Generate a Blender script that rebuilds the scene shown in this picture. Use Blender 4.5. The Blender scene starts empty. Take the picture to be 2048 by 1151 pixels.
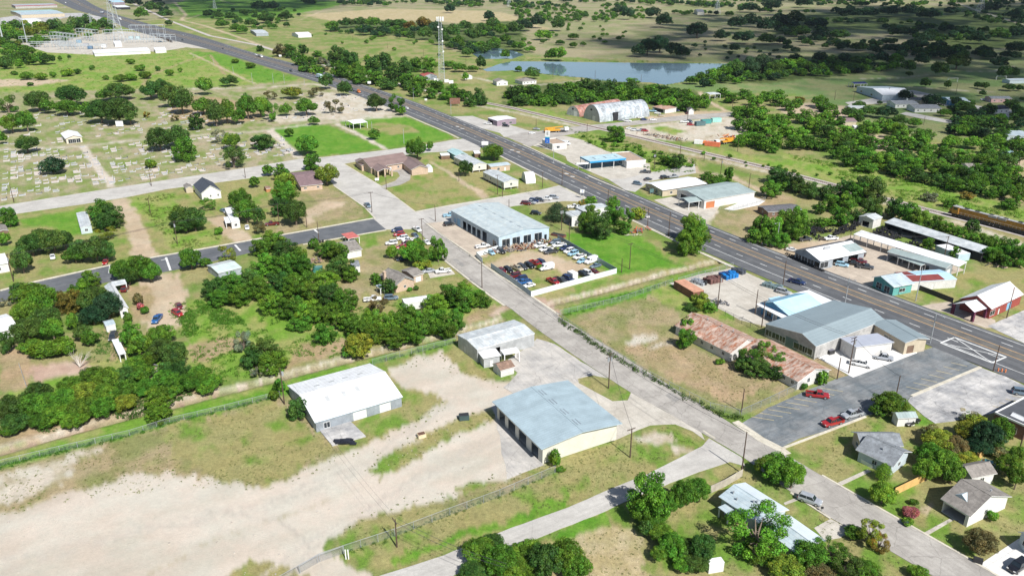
import bpy, math, random
import numpy as np
from mathutils import Vector, Matrix, noise as mn
R = math.radians
random.seed(7); rng = np.random.default_rng(11)
SC = bpy.context.scene
COL = SC.collection
# camera model
F = 1593.; H = 105.; TH = R(22.5); cT, sT = math.cos(TH), math.sin(TH)
def G(px, py, z=0.):
 """point of the photograph (2048 x 1151) -> world x, y at height z"""
 u = (px - 1024.) / F; v = (py - 575.5) / F
 t = (z - H) / (-sT - v * cT)
 return Vector((u * t, (cT - v * sT) * t))
def depth(py):
 return H / (sT + (py - 575.5) / F * cT)
def link(o, parent=None):
 COL.objects.link(o)
 if parent is not None: o.parent = parent
 return o
def tag(o, label=None, cat=None, group=None, kind=None):
 if label: o['label'] = label
 if cat: o['category'] = cat
 if group: o['group'] = group
 if kind: o['kind'] = kind
 return o
def empty(name, x, y, z=0., rz=0.):
 o = bpy.data.objects.new(name, None); o.empty_display_size = .5
 o.location = (x, y, z); o.rotation_euler = (0, 0, rz)
 return link(o)
class MB:
 def __init__(s): s.v = []; s.f = []; s.m = []
 def quad(s, pts, m=0):
  n = len(s.v); s.v += [tuple(p) for p in pts]; s.f.append(tuple(range(n, n + len(pts)))); s.m.append(m)
 def faces(s, pts, fs, m=0):
  n = len(s.v); s.v += [tuple(p) for p in pts]
  for f in fs: s.f.append(tuple(n + i for i in f)); s.m.append(m)
 def box(s, x0, y0, z0, x1, y1, z1, m=0):
  p = [(x0,y0,z0),(x1,y0,z0),(x1,y1,z0),(x0,y1,z0),(x0,y0,z1),(x1,y0,z1),(x1,y1,z1),(x0,y1,z1)]
  s.faces(p, [(0,3,2,1),(4,5,6,7),(0,1,5,4),(1,2,6,5),(2,3,7,6),(3,0,4,7)], m)
 def prism(s, poly, z0, z1, m=0, mt=None):
  n = len(poly); p = [(x, y, z0) for x, y in poly] + [(x, y, z1) for x, y in poly]
  s.faces(p, [tuple(range(n - 1, -1, -1))] + [(i, (i + 1) % n, n + (i + 1) % n, n + i) for i in range(n)], m)
  s.faces(p[n:], [tuple(range(n))], m if mt is None else mt)
 def tube(s, a, b, r0, r1=None, n=6, m=0, cap=True):
  a = Vector(a); b = Vector(b); r1 = r0 if r1 is None else r1
  d = (b - a); 
  if d.length < 1e-6: return
  d.normalize(); u = d.orthogonal().normalized(); w = d.cross(u); k = len(s.v)
  for c, r in ((a, r0), (b, r1)):
   for i in range(n):
    t = 2 * math.pi * i / n; s.v.append(tuple(c + (u * math.cos(t) + w * math.sin(t)) * r))
  for i in range(n):
   j = (i + 1) % n; s.f.append((k + i, k + j, k + n + j, k + n + i)); s.m.append(m)
  if cap:
   s.f.append(tuple(k + i for i in range(n - 1, -1, -1))); s.m.append(m)
   s.f.append(tuple(k + n + i for i in range(n))); s.m.append(m)
 def build(s, name, mats, parent=None, loc=None, rz=0., smooth=False):
  me = bpy.data.meshes.new(name); me.from_pydata(s.v, [], s.f)
  mats = mats if isinstance(mats, (list, tuple)) else [mats]
  for a in mats: me.materials.append(a)
  if len(mats) > 1: me.polygons.foreach_set('material_index', s.m)
  if smooth: me.polygons.foreach_set('use_smooth', [True] * len(s.f))
  me.update()
  o = bpy.data.objects.new(name, me)
  if loc is not None: o.location = loc
  o.rotation_euler = (0, 0, rz)
  return link(o, parent)
# materials
MC = {}
class NT:
 def __init__(s, name):
  s.mat = bpy.data.materials.new(name); s.mat.use_nodes = True
  s.t = s.mat.node_tree; s.t.nodes.clear()
  s.out = s.n('ShaderNodeOutputMaterial')
 def n(s, ty, **k):
  a = s.t.nodes.new(ty)
  for q, v in k.items(): setattr(a, q, v)
  return a
 def l(s, a, b): s.t.links.new(a, b)
 def val(s, sock, v):
  if hasattr(v, 'is_linked') or hasattr(v, 'links'): s.l(v, sock)
  else: sock.default_value = v
 def math(s, op, a, b=None, c=None, clamp=False):
  q = s.n('ShaderNodeMath', operation=op, use_clamp=clamp)
  s.val(q.inputs[0], a)
  if b is not None: s.val(q.inputs[1], b)
  if c is not None: s.val(q.inputs[2], c)
  return q.outputs[0]
 def noise(s, co, sc, det=3, rough=.6):
  q = s.n('ShaderNodeTexNoise'); q.inputs['Scale'].default_value = sc
  q.inputs['Detail'].default_value = det; q.inputs['Roughness'].default_value = rough
  s.l(co, q.inputs['Vector']); return q.outputs['Fac']
 def mr(s, x, a, b, c, d):
  q = s.n('ShaderNodeMapRange'); s.val(q.inputs[0], x)
  for i, v in enumerate((a, b, c, d)): q.inputs[i + 1].default_value = v
  return q.outputs[0]
 def mix(s, f, a, b, op='MIX'):
  q = s.n('ShaderNodeMix', data_type='RGBA', blend_type=op)
  s.val(q.inputs[0], f); s.val(q.inputs[6], a); s.val(q.inputs[7], b); return q.outputs[2]
 def bsdf(s, col, rough=.8, metal=0., bump=None, bstr=.3, bd=.05, spec=.5):
  p = s.n('ShaderNodeBsdfPrincipled'); s.val(p.inputs['Base Color'], col)
  s.val(p.inputs['Roughness'], rough); p.inputs['Metallic'].default_value = metal
  p.inputs['Specular IOR Level'].default_value = spec
  if bump is not None:
   b = s.n('ShaderNodeBump'); b.inputs['Strength'].default_value = bstr; b.inputs['Distance'].default_value = bd
   s.l(bump, b.inputs['Height']); s.l(b.outputs[0], p.inputs['Normal'])
  s.l(p.outputs[0], s.out.inputs[0]); return p
def c4(c): return (c[0], c[1], c[2], 1.)
def mul(c, k): return tuple(min(1, x * k) for x in c[:3])
def mat(name, col, rough=.75, metal=0., var=.2, scale=.6, pat=None, sp=.6, col2=None, spec=.4):
 """general surface: base colour, two scales of mottling, optional pattern
 pat: ribx / riby raised seams, block masonry, board siding, rust, shingle"""
 key = (name, tuple(col), pat, sp)
 if key in MC: return MC[key]
 n = NT(name); co = n.n('ShaderNodeTexCoord').outputs['Object']
 a = n.noise(co, scale, 4); b = n.noise(co, scale * 9, 3)
 f = n.math('ADD', n.mr(a, .3, .7, 1 - var, 1 + var), n.mr(b, .3, .7, -var * .5, var * .5))
 base = c4(col); bump = None
 xyz = n.n('ShaderNodeSeparateXYZ'); n.l(co, xyz.inputs[0])
 if col2 is not None:
  q = n.noise(co, scale * 1.7, 6, .72)
  if pat == 'rust':
   st = n.n('ShaderNodeMapping'); st.inputs['Scale'].default_value = (1.2, .25, 1.) if sp > 0 else (.25, 1.2, 1.)
   n.l(co, st.inputs[0]); q = n.noise(st.outputs[0], 1.1, 7, .75)
   fq = n.mr(q, .44, .58, 0, 1)
  else: fq = n.mr(q, .45, .6, 0, 1)
  base = n.mix(fq, c4(col), c4(col2))
 if pat in ('ribx', 'riby', 'rust'):
  c = xyz.outputs[0 if (pat == 'ribx' or (pat == 'rust' and sp > 0)) else 1]; s_ = abs(sp)
  fr = n.math('FRACT', n.math('DIVIDE', c, s_))
  d = n.math('ABSOLUTE', n.math('SUBTRACT', fr, .5))
  ln = n.mr(d, .36, .5, 0, 1); bump = ln
  f = n.math('MULTIPLY', f, n.mr(ln, 0, 1, 1.02, .86))
  sh = n.n('ShaderNodeTexWhiteNoise', noise_dimensions='1D')
  n.l(n.math('FLOOR', n.math('DIVIDE', c, s_ * 2.)), sh.inputs['W'])
  f = n.math('MULTIPLY', f, n.mr(sh.outputs[0], 0, 1, 1 - var * .45, 1 + var * .3))
 elif pat in ('shinx', 'shiny'):
  c = xyz.outputs[0 if pat == 'shinx' else 1]
  fr = n.math('FRACT', n.math('DIVIDE', c, .45)); ln = n.mr(fr, .8, 1, 1, 0); bump = ln
  sh = n.n('ShaderNodeTexVoronoi'); sh.inputs['Scale'].default_value = 2.2; n.l(co, sh.inputs['Vector'])
  g = n.n('ShaderNodeSeparateColor'); n.l(sh.outputs['Color'], g.inputs[0])
  f = n.math('MULTIPLY', f, n.mr(g.outputs[0], 0, 1, .82, 1.15))
 elif pat == 'block':
  q = n.n('ShaderNodeVectorMath', operation='ADD')
  cb = n.n('ShaderNodeCombineXYZ'); n.l(n.math('ADD', xyz.outputs[0], xyz.outputs[1]), cb.inputs[0]); n.l(xyz.outputs[2], cb.inputs[1])
  br = n.n('ShaderNodeTexBrick'); n.l(cb.outputs[0], br.inputs[0]); br.inputs['Scale'].default_value = 1.
  br.inputs['Brick Width'].default_value = .42; br.inputs['Row Height'].default_value = .21; br.inputs['Mortar Size'].default_value = .015
  br.inputs['Color1'].default_value = (1,1,1,1); br.inputs['Color2'].default_value = (.82,.82,.82,1); br.inputs['Mortar'].default_value = (.7,.7,.7,1)
  base = n.mix(1., base, br.outputs[0], 'MULTIPLY'); bump = br.outputs['Fac']
 elif pat == 'board':
  fr = n.math('FRACT', n.math('DIVIDE', xyz.outputs[2], .22)); ln = n.mr(fr, .82, 1, 1, 0); bump = ln
  f = n.math('MULTIPLY', f, n.mr(ln, 0, 1, .8, 1))
 n.bsdf(mulc(n, base, f), rough, metal, bump if bump is not None else b, .5 if bump is not None else .15, .03, spec)
 MC[key] = n.mat; return n.mat
def mulc(n, base, f):
 q = n.n('ShaderNodeVectorMath', operation='SCALE')
 if isinstance(base, tuple): q.inputs[0].default_value = base[:3]
 else: n.l(base, q.inputs[0])
 n.l(f, q.inputs['Scale']); return q.outputs[0]
def paint():
 if 'paint' in MC: return MC['paint']
 n = NT('car_paint'); oi = n.n('ShaderNodeObjectInfo'); co = n.n('ShaderNodeTexCoord').outputs['Object']
 f = n.mr(n.noise(co, 1.5, 4), .3, .7, .82, 1.08)
 p = n.bsdf(mulc(n, oi.outputs['Color'], f), .28, 0., spec=.6); p.inputs['Coat Weight'].default_value = .5
 MC['paint'] = n.mat; return n.mat
def objmat(name, rough=.8, var=.2, scale=.8, pat=None):
 key = (name, 'objcol')
 if key in MC: return MC[key]
 n = NT(name); oi = n.n('ShaderNodeObjectInfo'); co = n.n('ShaderNodeTexCoord').outputs['Object']
 a = n.noise(co, scale, 4); f = n.mr(a, .3, .7, 1 - var, 1 + var)
 n.bsdf(mulc(n, oi.outputs['Color'], f), rough, 0., n.noise(co, 6, 3), .2, .03)
 MC[key] = n.mat; return n.mat
def leafmat(name='foliage', tr=.3):
 if name in MC: return MC[name]
 n = NT(name); oi = n.n('ShaderNodeObjectInfo')
 at = n.n('ShaderNodeVertexColor', layer_name='tone'); 
 col = n.mix(1., oi.outputs['Color'], at.outputs['Color'], 'MULTIPLY')
 d = n.n('ShaderNodeBsdfDiffuse'); n.l(col, d.inputs[0])
 t = n.n('ShaderNodeBsdfTranslucent'); n.l(n.mix(1., col, (1.25, 1.25, .55, 1), 'MULTIPLY'), t.inputs[0])
 g = n.n('ShaderNodeBsdfGlossy'); g.inputs[0].default_value = (.8, .85, .8, 1); g.inputs['Roughness'].default_value = .45
 m1 = n.n('ShaderNodeMixShader'); m1.inputs[0].default_value = tr; n.l(d.outputs[0], m1.inputs[1]); n.l(t.outputs[0], m1.inputs[2])
 m2 = n.n('ShaderNodeMixShader'); m2.inputs[0].default_value = .01; n.l(m1.outputs[0], m2.inputs[1]); n.l(g.outputs[0], m2.inputs[2])
 n.l(m2.outputs[0], n.out.inputs[0]); MC[name] = n.mat; return n.mat
def glass():
 if 'glass' in MC: return MC['glass']
 n = NT('window_glass'); p = n.bsdf((.02, .028, .035, 1), .08, 0., spec=.8); MC['glass'] = n.mat; return n.mat
BARK = mat('bark', (.17, .13, .10), .9, var=.35, scale=3)
TYRE = mat('tyre_rubber', (.018, .018, .02), .85, var=.3)
STEEL = mat('galvanised_steel', (.42, .44, .46), .5, .4, var=.15)
WOODP = mat('creosote_wood', (.085, .055, .04), .9, var=.3, scale=2)
WIRE = mat('wire', (.05, .05, .055), .6)
DARK = mat('painted_interior_shade', (.025, .025, .028), .9)  # near-black colour stands in for the shade inside openings
WHITE = mat('white_trim', (.72, .72, .70), .6, var=.08)
CONC = mat('concrete_block', (.46, .43, .39), .9, var=.18)
# world, sun, camera
SUN_AZ, SUN_EL = R(-59), R(46)
w = bpy.data.worlds.new('World'); SC.world = w; w.use_nodes = True
nt = w.node_tree; bg = nt.nodes['Background']
sky = nt.nodes.new('ShaderNodeTexSky'); sky.sky_type = 'NISHITA'; sky.sun_disc = False
sky.sun_elevation = SUN_EL; sky.sun_rotation = math.pi / 2 - SUN_AZ
sky.air_density = 1.0; sky.dust_density = .6; sky.ozone_density = 1.5
nt.links.new(sky.outputs[0], bg.inputs[0]); bg.inputs[1].default_value = .07
sv = Vector((math.cos(SUN_AZ) * math.cos(SUN_EL), math.sin(SUN_AZ) * math.cos(SUN_EL), math.sin(SUN_EL)))
sl = bpy.data.lights.new('sun', 'SUN'); sl.energy = 5.; sl.angle = R(.53); sl.color = (1., .975, .935)
so = bpy.data.objects.new('sun', sl); so.rotation_euler = sv.to_track_quat('Z', 'Y').to_euler(); link(so)
cd = bpy.data.cameras.new('camera'); co = bpy.data.objects.new('camera', cd); link(co)
cd.sensor_fit = 'HORIZONTAL'; cd.sensor_width = 36.; cd.lens = F * 36. / 2048.; cd.clip_start = .5; cd.clip_end = 30000
co.location = (0, 0, H); co.rotation_euler = (math.pi / 2 - TH, 0, 0); SC.camera = co
SC.view_settings.view_transform = 'Standard'; SC.view_settings.look = 'None'
SC.view_settings.exposure = .46; SC.view_settings.gamma = 1.
SC.cycles.max_bounces = 5; SC.cycles.diffuse_bounces = 3; SC.cycles.glossy_bounces = 2
SC.cycles.transmission_bounces = 3; SC.cycles.transparent_max_bounces = 8; SC.cycles.volume_bounces = 0
SC.cycles.caustics_reflective = False; SC.cycles.caustics_refractive = False
# the ground sheet
def vnoise(x, y, seed=0):
 xi = np.floor(x).astype(np.int64); yi = np.floor(y).astype(np.int64); fx = x - xi; fy = y - yi
 fx = fx * fx * (3 - 2 * fx); fy = fy * fy * (3 - 2 * fy)
 def h(a, b):
  n = (a * 374761393 + b * 668265263 + seed * 1442695041) & 0xffffffff
  n = ((n ^ (n >> 13)) * 1274126177) & 0xffffffff
  return ((n ^ (n >> 16)) & 0xffff) / 65535.
 return (h(xi, yi) * (1 - fx) + h(xi + 1, yi) * fx) * (1 - fy) + (h(xi, yi + 1) * (1 - fx) + h(xi + 1, yi + 1) * fx) * fy
def fbm(x, y, sc, oct=4, seed=0, g=.55):
 s = 0; a = 1; t = 0
 for k in range(oct):
  s = s + a * vnoise(x / sc + 17.3 * k, y / sc - 9.1 * k, seed + k); t += a; a *= g; sc /= 2.03
 return s / t
def inpoly(X, Y, P):
 r = np.zeros(X.shape, bool); n = len(P)
 bx = (X >= min(p[0] for p in P)) & (X <= max(p[0] for p in P)) & (Y >= min(p[1] for p in P)) & (Y <= max(p[1] for p in P))
 idx = np.nonzero(bx)
 x = X[idx]; y = Y[idx]; c = np.zeros(x.shape, bool)
 for i in range(n):
  x0, y0 = P[i]; x1, y1 = P[(i + 1) % n]
  if y0 == y1: continue
  c ^= ((y0 > y) != (y1 > y)) & (x < (x1 - x0) * (y - y0) / (y1 - y0) + x0)
 r[idx] = c; return r
def segdist(X, Y, P):
 d = np.full(X.shape, 1e9)
 for (x0, y0), (x1, y1) in zip(P[:-1], P[1:]):
  L = (x1 - x0) ** 2 + (y1 - y0) ** 2; t = np.clip(((X - x0) * (x1 - x0) + (Y - y0) * (y1 - y0)) / L, 0, 1)
  d = np.minimum(d, np.hypot(X - x0 - t * (x1 - x0), Y - y0 - t * (y1 - y0)))
 return d
def GP(P): return [tuple(p) if isinstance(p, Vector) else tuple(G(*p)) for p in P]
def further(P, az, L): return P + [Vector(G(*P[-1])) + Vector((math.cos(R(az)), math.sin(R(az)))) * L]
NA, NR = 1350, 1000
ang = np.radians(np.linspace(90 + 48, 90 - 48, NA)); rad = 34. * (9000. / 34.) ** (np.linspace(0, 1, NR) ** 1.12)
AA, RR = np.meshgrid(ang, rad); X = RR * np.cos(AA); Y = RR * np.sin(AA)
PAL = {
 'field': ((.265, .24, .11), (.13, .20, .04), 14., .50),
 'dry':   ((.315, .255, .15), (.20, .205, .08), 8., .52),
 'lawn':  ((.27, .245, .105), (.125, .215, .032), 7., .56),
 'lush':  ((.085, .215, .018), (.14, .25, .035), 5., .5),
 'weed':  ((.135, .25, .03), (.26, .27, .09), 6., .5),
 'brown': ((.36, .265, .165), (.28, .225, .12), 6., .5),
 'dirt':  ((.47, .375, .275), (.40, .315, .22), 8., .5),
 'grav':  ((.53, .475, .41), (.465, .41, .345), 9., .5),
 'pale':  ((.50, .45, .38), (.36, .31, .22), 4., .55),
 'tan':   ((.285, .25, .155), (.20, .22, .095), 40., .5),
 'park':  ((.13, .20, .065), (.21, .22, .10), 25., .5),
 'wood':  ((.06, .09, .025), (.11, .14, .045), 12., .5),
 'hay':   ((.42, .345, .215), (.34, .285, .15), 3., .5),
 'cem': ((.335, .285, .195), (.17, .22, .06), 6., .50),
 'rut': ((.46, .41, .36), (.42, .375, .325), 4., .5),
 'clay':  ((.40, .28, .22), (.44, .33, .26), 6., .5),
}
Z = [  # kind, ragged edge in metres, outline in photograph pixels; later ones lie over earlier ones
 ('tan', 14, [(-900,150),(-300,20),(400,-60),(2800,-60),(2900,150),(2048,150),(1500,130),(1024,110),(700,100),(200,80)]),
 ('field', 10, [(200,60),(420,20),(700,30),(900,60),(860,130),(700,110),(560,90),(430,80)]),
 ('lush', 18, [(560,-5),(700,5),(640,20),(500,40),(380,35),(330,10),(420,-10)]),
 ('hay', 12, [(600,30),(760,18),(980,22),(1024,30),(1100,60),(1000,50),(800,40),(660,42)]),
 ('field', 8, [(560,70),(760,58),(820,80),(900,100),(960,125),(860,118),(700,92),(600,90)]),
 ('wood', 12, [(640,50),(760,40),(900,50),(1050,40),(1050,110),(960,112),(900,90),(800,72),(680,62)]),
 ('wood', 10, [(1010,170),(1180,160),(1300,168),(1400,182),(1430,215),(1360,222),(1240,200),(1130,212),(1010,212)]),
 ('park', 10, [(1300,170),(1500,162),(1750,140),(2048,110),(2500,110),(2500,260),(2048,270),(1820,280),(1600,190),(1420,185)]),
 ('wood', 10, [(1380,150),(1480,125),(1640,110),(1740,105),(1800,130),(1780,140),(1560,165),(1400,168)]),
 ('wood', 14, [(1700,20),(2100,10),(2400,60),(2300,110),(2048,95),(1900,100),(1850,60),(1700,60),(1550,70),(1540,40)]),
 ('weed', 8, [(-300,110),(0,95),(110,105),(380,100),(512,132),(600,160),(500,172),(430,180),(300,188),(200,185),(0,190),(-300,200)]),
 ('lush', 8, [(380,102),(430,105),(512,130),(602,160),(520,165),(450,135)]),
 ('dirt', 5, [(-100,160),(60,158),(140,160),(60,172),(-100,175)]),
 ('cem', 4, [(-400,190),(0,185),(430,175),(640,160),(820,230),(900,275),(600,320),(0,415),(-400,470)]),
 ('pale', 4, [(640,185),(720,190),(800,225),(760,235),(690,240),(560,245),(520,235),(600,225)]),
 ('brown', 3, [(270,185),(340,200),(340,235),(430,250),(520,240),(540,215),(440,195)]),
 ('cem', 3, [(0,300),(165,293),(228,372),(0,410),(-200,440),(-200,320)]),
 ('cem', 3, [(188,296),(500,262),(596,310),(595,320),(235,375)]),
 ('lush', 1.5, [(530,258),(600,248),(655,250),(685,262),(768,297),(640,313),(595,298)]),
 ('lush', 1.5, [(682,244),(740,235),(812,233),(912,276),(800,292),(770,296)]),
 ('lawn', 2, [(700,255),(760,245),(820,250),(840,265),(780,270)]),
 ('lawn', 3, [(0,430),(180,408),(330,383),(500,357),(560,350),(640,340),(665,372),(745,436),(587,464),(400,497),(60,560),(0,575),(-200,610),(-200,470)]),
 ('lush', 2, [(30,440),(175,415),(170,440),(190,465),(150,470),(110,455)]),
 ('dirt', 2, [(225,398),(262,394),(280,430),(300,480),(318,512),(268,522),(262,480),(250,440)]),
 ('weed', 3, [(265,396),(345,385),(370,425),(440,480),(400,497),(340,500),(330,470),(275,420)]),
 ('dirt', 2, [(415,440),(440,430),(480,460),(512,480),(470,487),(445,470)]),
 ('dry', 2, [(600,380),(670,375),(745,432),(600,460),(560,470),(550,450)]),
 ('dirt', 2, [(610,420),(650,400),(700,405),(650,425),(615,450)]),
 ('lawn', 3, [(832,422),(764,373),(690,328),(870,308),(1080,365),(1110,372),(1000,390),(900,408)]),
 ('dirt', 1.5, [(855,322),(866,325),(960,380),(978,396),(966,398),(900,350)]),
 ('lawn', 3, [(780,468),(830,460),(935,553),(1020,620),(930,668),(700,720),(500,560),(600,490)]),
 ('dry', 3, [(735,490),(790,480),(800,520),(850,560),(760,600),(700,560)]),
 ('dry', 3, [(690,560),(760,545),(720,600),(700,610)]),
 ('brown', 3, [(930,620),(985,600),(1010,625),(960,640),(920,655)]),
 ('dirt', 2, [(862,436),(905,430),(1000,500),(950,520),(905,485)]),
 ('dirt', 2, [(975,515),(1060,485),(1165,500),(1215,530),(1130,550),(1075,570),(1055,560),(1010,545)]),
 ('lawn', 2, [(1000,500),(1080,480),(1115,478),(1225,545),(1065,592),(960,520)]),
 ('dirt', 2, [(962,528),(1060,500),(1110,512),(1180,535),(1130,548),(1085,530),(1010,540),(985,540)]),
 ('lush', 2, [(1130,465),(1240,465),(1290,475),(1345,495),(1420,530),(1380,540),(1230,555),(1160,510)]),
 ('lawn', 2, [(1290,480),(1350,485),(1440,528),(1410,540),(1340,520)]),
 ('lawn', 2, [(1065,592),(1230,550),(1440,525),(1470,535),(1400,560),(1120,605)]),
 ('lush', 2, [(1120,625),(1180,600),(1290,572),(1340,558),(1400,545),(1440,540),(1420,550),(1300,590),(1140,632)]),
 ('weed', 2, [(1330,560),(1350,580),(1460,610),(1480,640),(1400,630),(1300,590)]),
 ('dry', 2, [(1130,640),(1300,588),(1360,625),(1375,680),(1490,730),(1590,780),(1480,832),(1300,745)]),
 ('brown', 3, [(1250,690),(1370,690),(1530,770),(1470,815),(1330,750)]),
 ('pale', 1.5, [(1252,686),(1270,672),(1315,668),(1320,678),(1270,692)]),
 ('pale', 1.5, [(1298,696),(1340,685),(1342,690),(1305,700)]),
 ('clay', 3, [(1020,596),(1060,596),(1110,602),(1130,620),(1118,632),(1080,622)]),
 ('weed', 3, [(1000,600),(700,640),(500,600),(330,600),(380,680),(0,760),(0,880),(420,770),(900,650)]),
 ('brown', 3, [(0,690),(60,690),(50,780),(0,790)]),
 ('dirt', 3, [(270,555),(350,545),(375,600),(365,640),(345,655),(300,650),(285,600)]),
 ('brown', 2, [(255,570),(300,575),(310,640),(270,640)]),
 ('brown', 2, [(205,655),(245,660),(260,710),(215,720)]),
 ('clay', 3, [(50,735),(165,720),(200,730),(60,765)]),
 ('brown', 3, [(375,690),(470,672),(480,700),(400,720)]),
 ('brown', 3, [(600,690),(700,670),(690,700),(560,740)]),
 ('brown', 2, [(-60,885),(0,860),(440,768),(440,790),(0,900),(-60,915)]),
 ('lush', 2, [(-100,930),(0,908),(330,830),(560,775),(760,715),(910,672),(915,695),(760,730),(580,790),(340,850),(0,935),(-100,960)]),
 ('weed', 2, [(-100,926),(0,900),(330,818),(560,762),(760,706),(910,662),(912,678),(760,718),(570,775),(340,832),(0,920),(-100,945)]),
 ('dry', 3, [(-200,960),(0,930),(350,848),(580,792),(625,850),(680,900),(560,985),(200,990),(-100,1050)]),
 ('lawn', 3, [(330,855),(560,800),(620,860),(660,910),(560,970),(420,960),(340,910)]),
 ('pale', 3, [(-100,965),(60,935),(220,895),(140,945),(20,1010),(-100,1030)]),
 ('lawn', 3, [(745,730),(915,690),(970,740),(1010,780),(930,830),(850,870),(640,900),(700,850)]),
 ('grav', 3.2, [(-400,1075),(0,1030),(45,1012),(110,988),(190,965),(265,945),(345,940),(430,968),(520,972),(580,965),(640,938),(700,905),(740,885),(800,855),(850,838),(885,808),(860,790),(820,775),(775,748),(800,735),(835,712),(885,708),(900,738),(960,760),(1030,768),(1060,740),(1150,760),(1100,830),(1080,930),(1024,953),(960,966),(887,993),(787,1013),(730,1038),(684,1070),(667,1090),(700,1125),(760,1148),(640,1200),(560,1300),(-500,1350)]),
 ('lawn', 2.2, [(737,948),(744,925),(762,910),(837,878),(882,856),(945,828),(985,822),(1000,836),(960,850),(915,868),(880,885),(837,903),(794,933),(752,958)]),
 ('lawn', 1.5, [(800,790),(840,780),(880,800),(845,838),(790,862),(735,875),(725,862),(780,830)]),
 ('lawn', 3, [(440,1165),(500,1125),(560,1118),(600,1140),(620,1170),(560,1220),(440,1220)]),
 ('lawn', 1, [(1160,757),(1185,750),(1215,757),(1262,788),(1252,798),(1225,800),(1170,772)]),
 ('lawn', 2, [(682,1072),(787,1016),(887,996),(960,970),(1060,935),(1222,885),(1330,848),(1375,852),(1408,885),(1374,908),(1294,948),(1134,1015),(1023,1055),(812,1135),(724,1140)]),
 ('lush', 2.5, [(880,1080),(1020,1030),(1130,985),(1134,1010),(1023,1050),(800,1130),(790,1110)]),
 ('pale', 2, [(1260,870),(1330,862),(1345,880),(1290,885)]),
 ('pale', 2, [(1345,890),(1395,893),(1400,902),(1360,905)]),
 ('dry', 1, [(887,1000),(1000,965),(1080,945),(1100,950),(900,1020)]),
 ('lawn', 3, [(1036,1092),(1209,1022),(1459,925),(1485,935),(1560,975),(1640,1020),(1850,1150),(1900,1250),(900,1300)]),
 ('hay', 3, [(1150,1080),(1230,1045),(1275,1060),(1310,1130),(1400,1180),(1150,1250),(1100,1150)]),
 ('lush', 2, [(1101,1068),(1209,1026),(1230,1040),(1140,1080)]),
 ('lawn', 2, [(1562,896),(1665,860),(1735,832),(1850,800),(2100,800),(2200,1200),(2000,1150),(1820,1048),(1640,948)]),
 ('lush', 2, [(1800,815),(1850,835),(1870,850),(1810,845)]),
 ('dirt', 1, [(1830,1010),(1870,1000),(1850,1025)]),
 ('weed', 3, [(1140,255),(1290,290),(1400,320),(1395,345),(1285,350),(1280,318),(1210,300),(1165,280),(1130,270)]),
 ('dirt', 4, [(1545,200),(1690,212),(1700,235),(1630,242),(1560,225)]), ('dirt', 4, [(1690,265),(1790,272),(1835,292),(1790,305),(1700,292)]), ('dirt', 4, [(1930,320),(2048,300),(2048,330),(1990,350)]), ('dry', 5, [(1980,360),(2048,350),(2100,400),(2020,410)]),
 ('weed', 3, [(1400,290),(1600,330),(1800,350),(2048,420),(2048,455),(1840,405),(1650,360),(1400,300)]),
 ('weed', 4, [(1560,305),(1760,345),(1900,385),(2048,420),(2300,480),(2300,520),(2048,460),(1860,412),(1720,375),(1580,335)]),
 ('dry', 3, [(1250,275),(1400,300),(1560,338),(1540,345),(1380,315),(1240,285)]),
 ('pale', 3, [(1215,268),(1280,252),(1400,238),(1480,234),(1520,262),(1480,285),(1420,283),(1330,280),(1250,272)]),
 ('weed', 2, [(1300,256),(1330,252),(1370,262),(1350,270)]),
 ('dirt', 3, [(1290,235),(1380,222),(1450,222),(1450,230),(1300,245)]),
 ('weed', 3, [(1030,215),(1130,240),(1200,258),(1140,240),(1100,222)]),
 ('dry', 3, [(1390,425),(1500,408),(1545,440),(1560,470),(1530,495),(1440,460)]),
 ('pale', 2, [(1400,395),(1440,420),(1410,450),(1370,430),(1340,405)]),
 ('brown', 2, [(1470,400),(1540,380),(1600,400),(1570,430),(1600,460),(1540,450)]),
 ('dirt', 2, [(1510,492),(1600,485),(1700,470),(1850,500),(1800,545),(1740,570),(1640,540)]),
 ('lawn', 3, [(1830,580),(1940,535),(2048,500),(2200,540),(2200,640),(1900,612),(1800,592)]),
 ('lawn', 1, [(1795,578),(1822,570),(1890,605),(1830,608),(1790,595)]),
 ('dirt', 1.5, [(1840,612),(1905,602),(1990,640),(1960,655),(1900,625)]),
 ('brown', 1, [(1640,712),(1700,752),(1670,760),(1610,720)]),
]
Wx = (fbm(X, Y, 9., 4, 3) - .5) + (fbm(X, Y, 1.7, 2, 31) - .5) * .45; Wy = (fbm(X, Y, 9., 4, 8) - .5) + (fbm(X, Y, 1.7, 2, 35) - .5) * .45
base = np.zeros(X.shape + (3,)); gr = np.ones(X.shape); AM = {'grav': .3, 'pale': .6, 'dirt': .55, 'clay': .6, 'hay': .9}
def kindcol(kind, mask):
 a, b, s, bal = PAL[kind]; x = X[mask]; y = Y[mask]
 s = max(s, 1.)
 if kind == 'grav': x, y = (x * .83 + y * .56) * .35, (y * .83 - x * .56) * 1.6
 n = fbm(x, y, s, 5, 21, .68); n2 = fbm(x * .5 + y, y * .5 - x, s * .35, 3, 5)
 t = np.clip((n * .75 + n2 * .25 - bal) * 7.5 + .5, 0, 1)[:, None]
 c = np.array(a) * (1 - t) + np.array(b) * t
 return c * (0.93 + .14 * n2[:, None])
allm = np.ones(X.shape, bool); base[allm] = kindcol('field', allm)
for kind, rg, P in Z:
 Q = GP([(x, max(y, -52)) for x, y in P])
 m = inpoly(X + Wx * rg * 2.6, Y + Wy * rg * 2.6, Q)
 if m.any(): base[m] = kindcol(kind, m); gr[m] = AM.get(kind, 1.)
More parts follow.
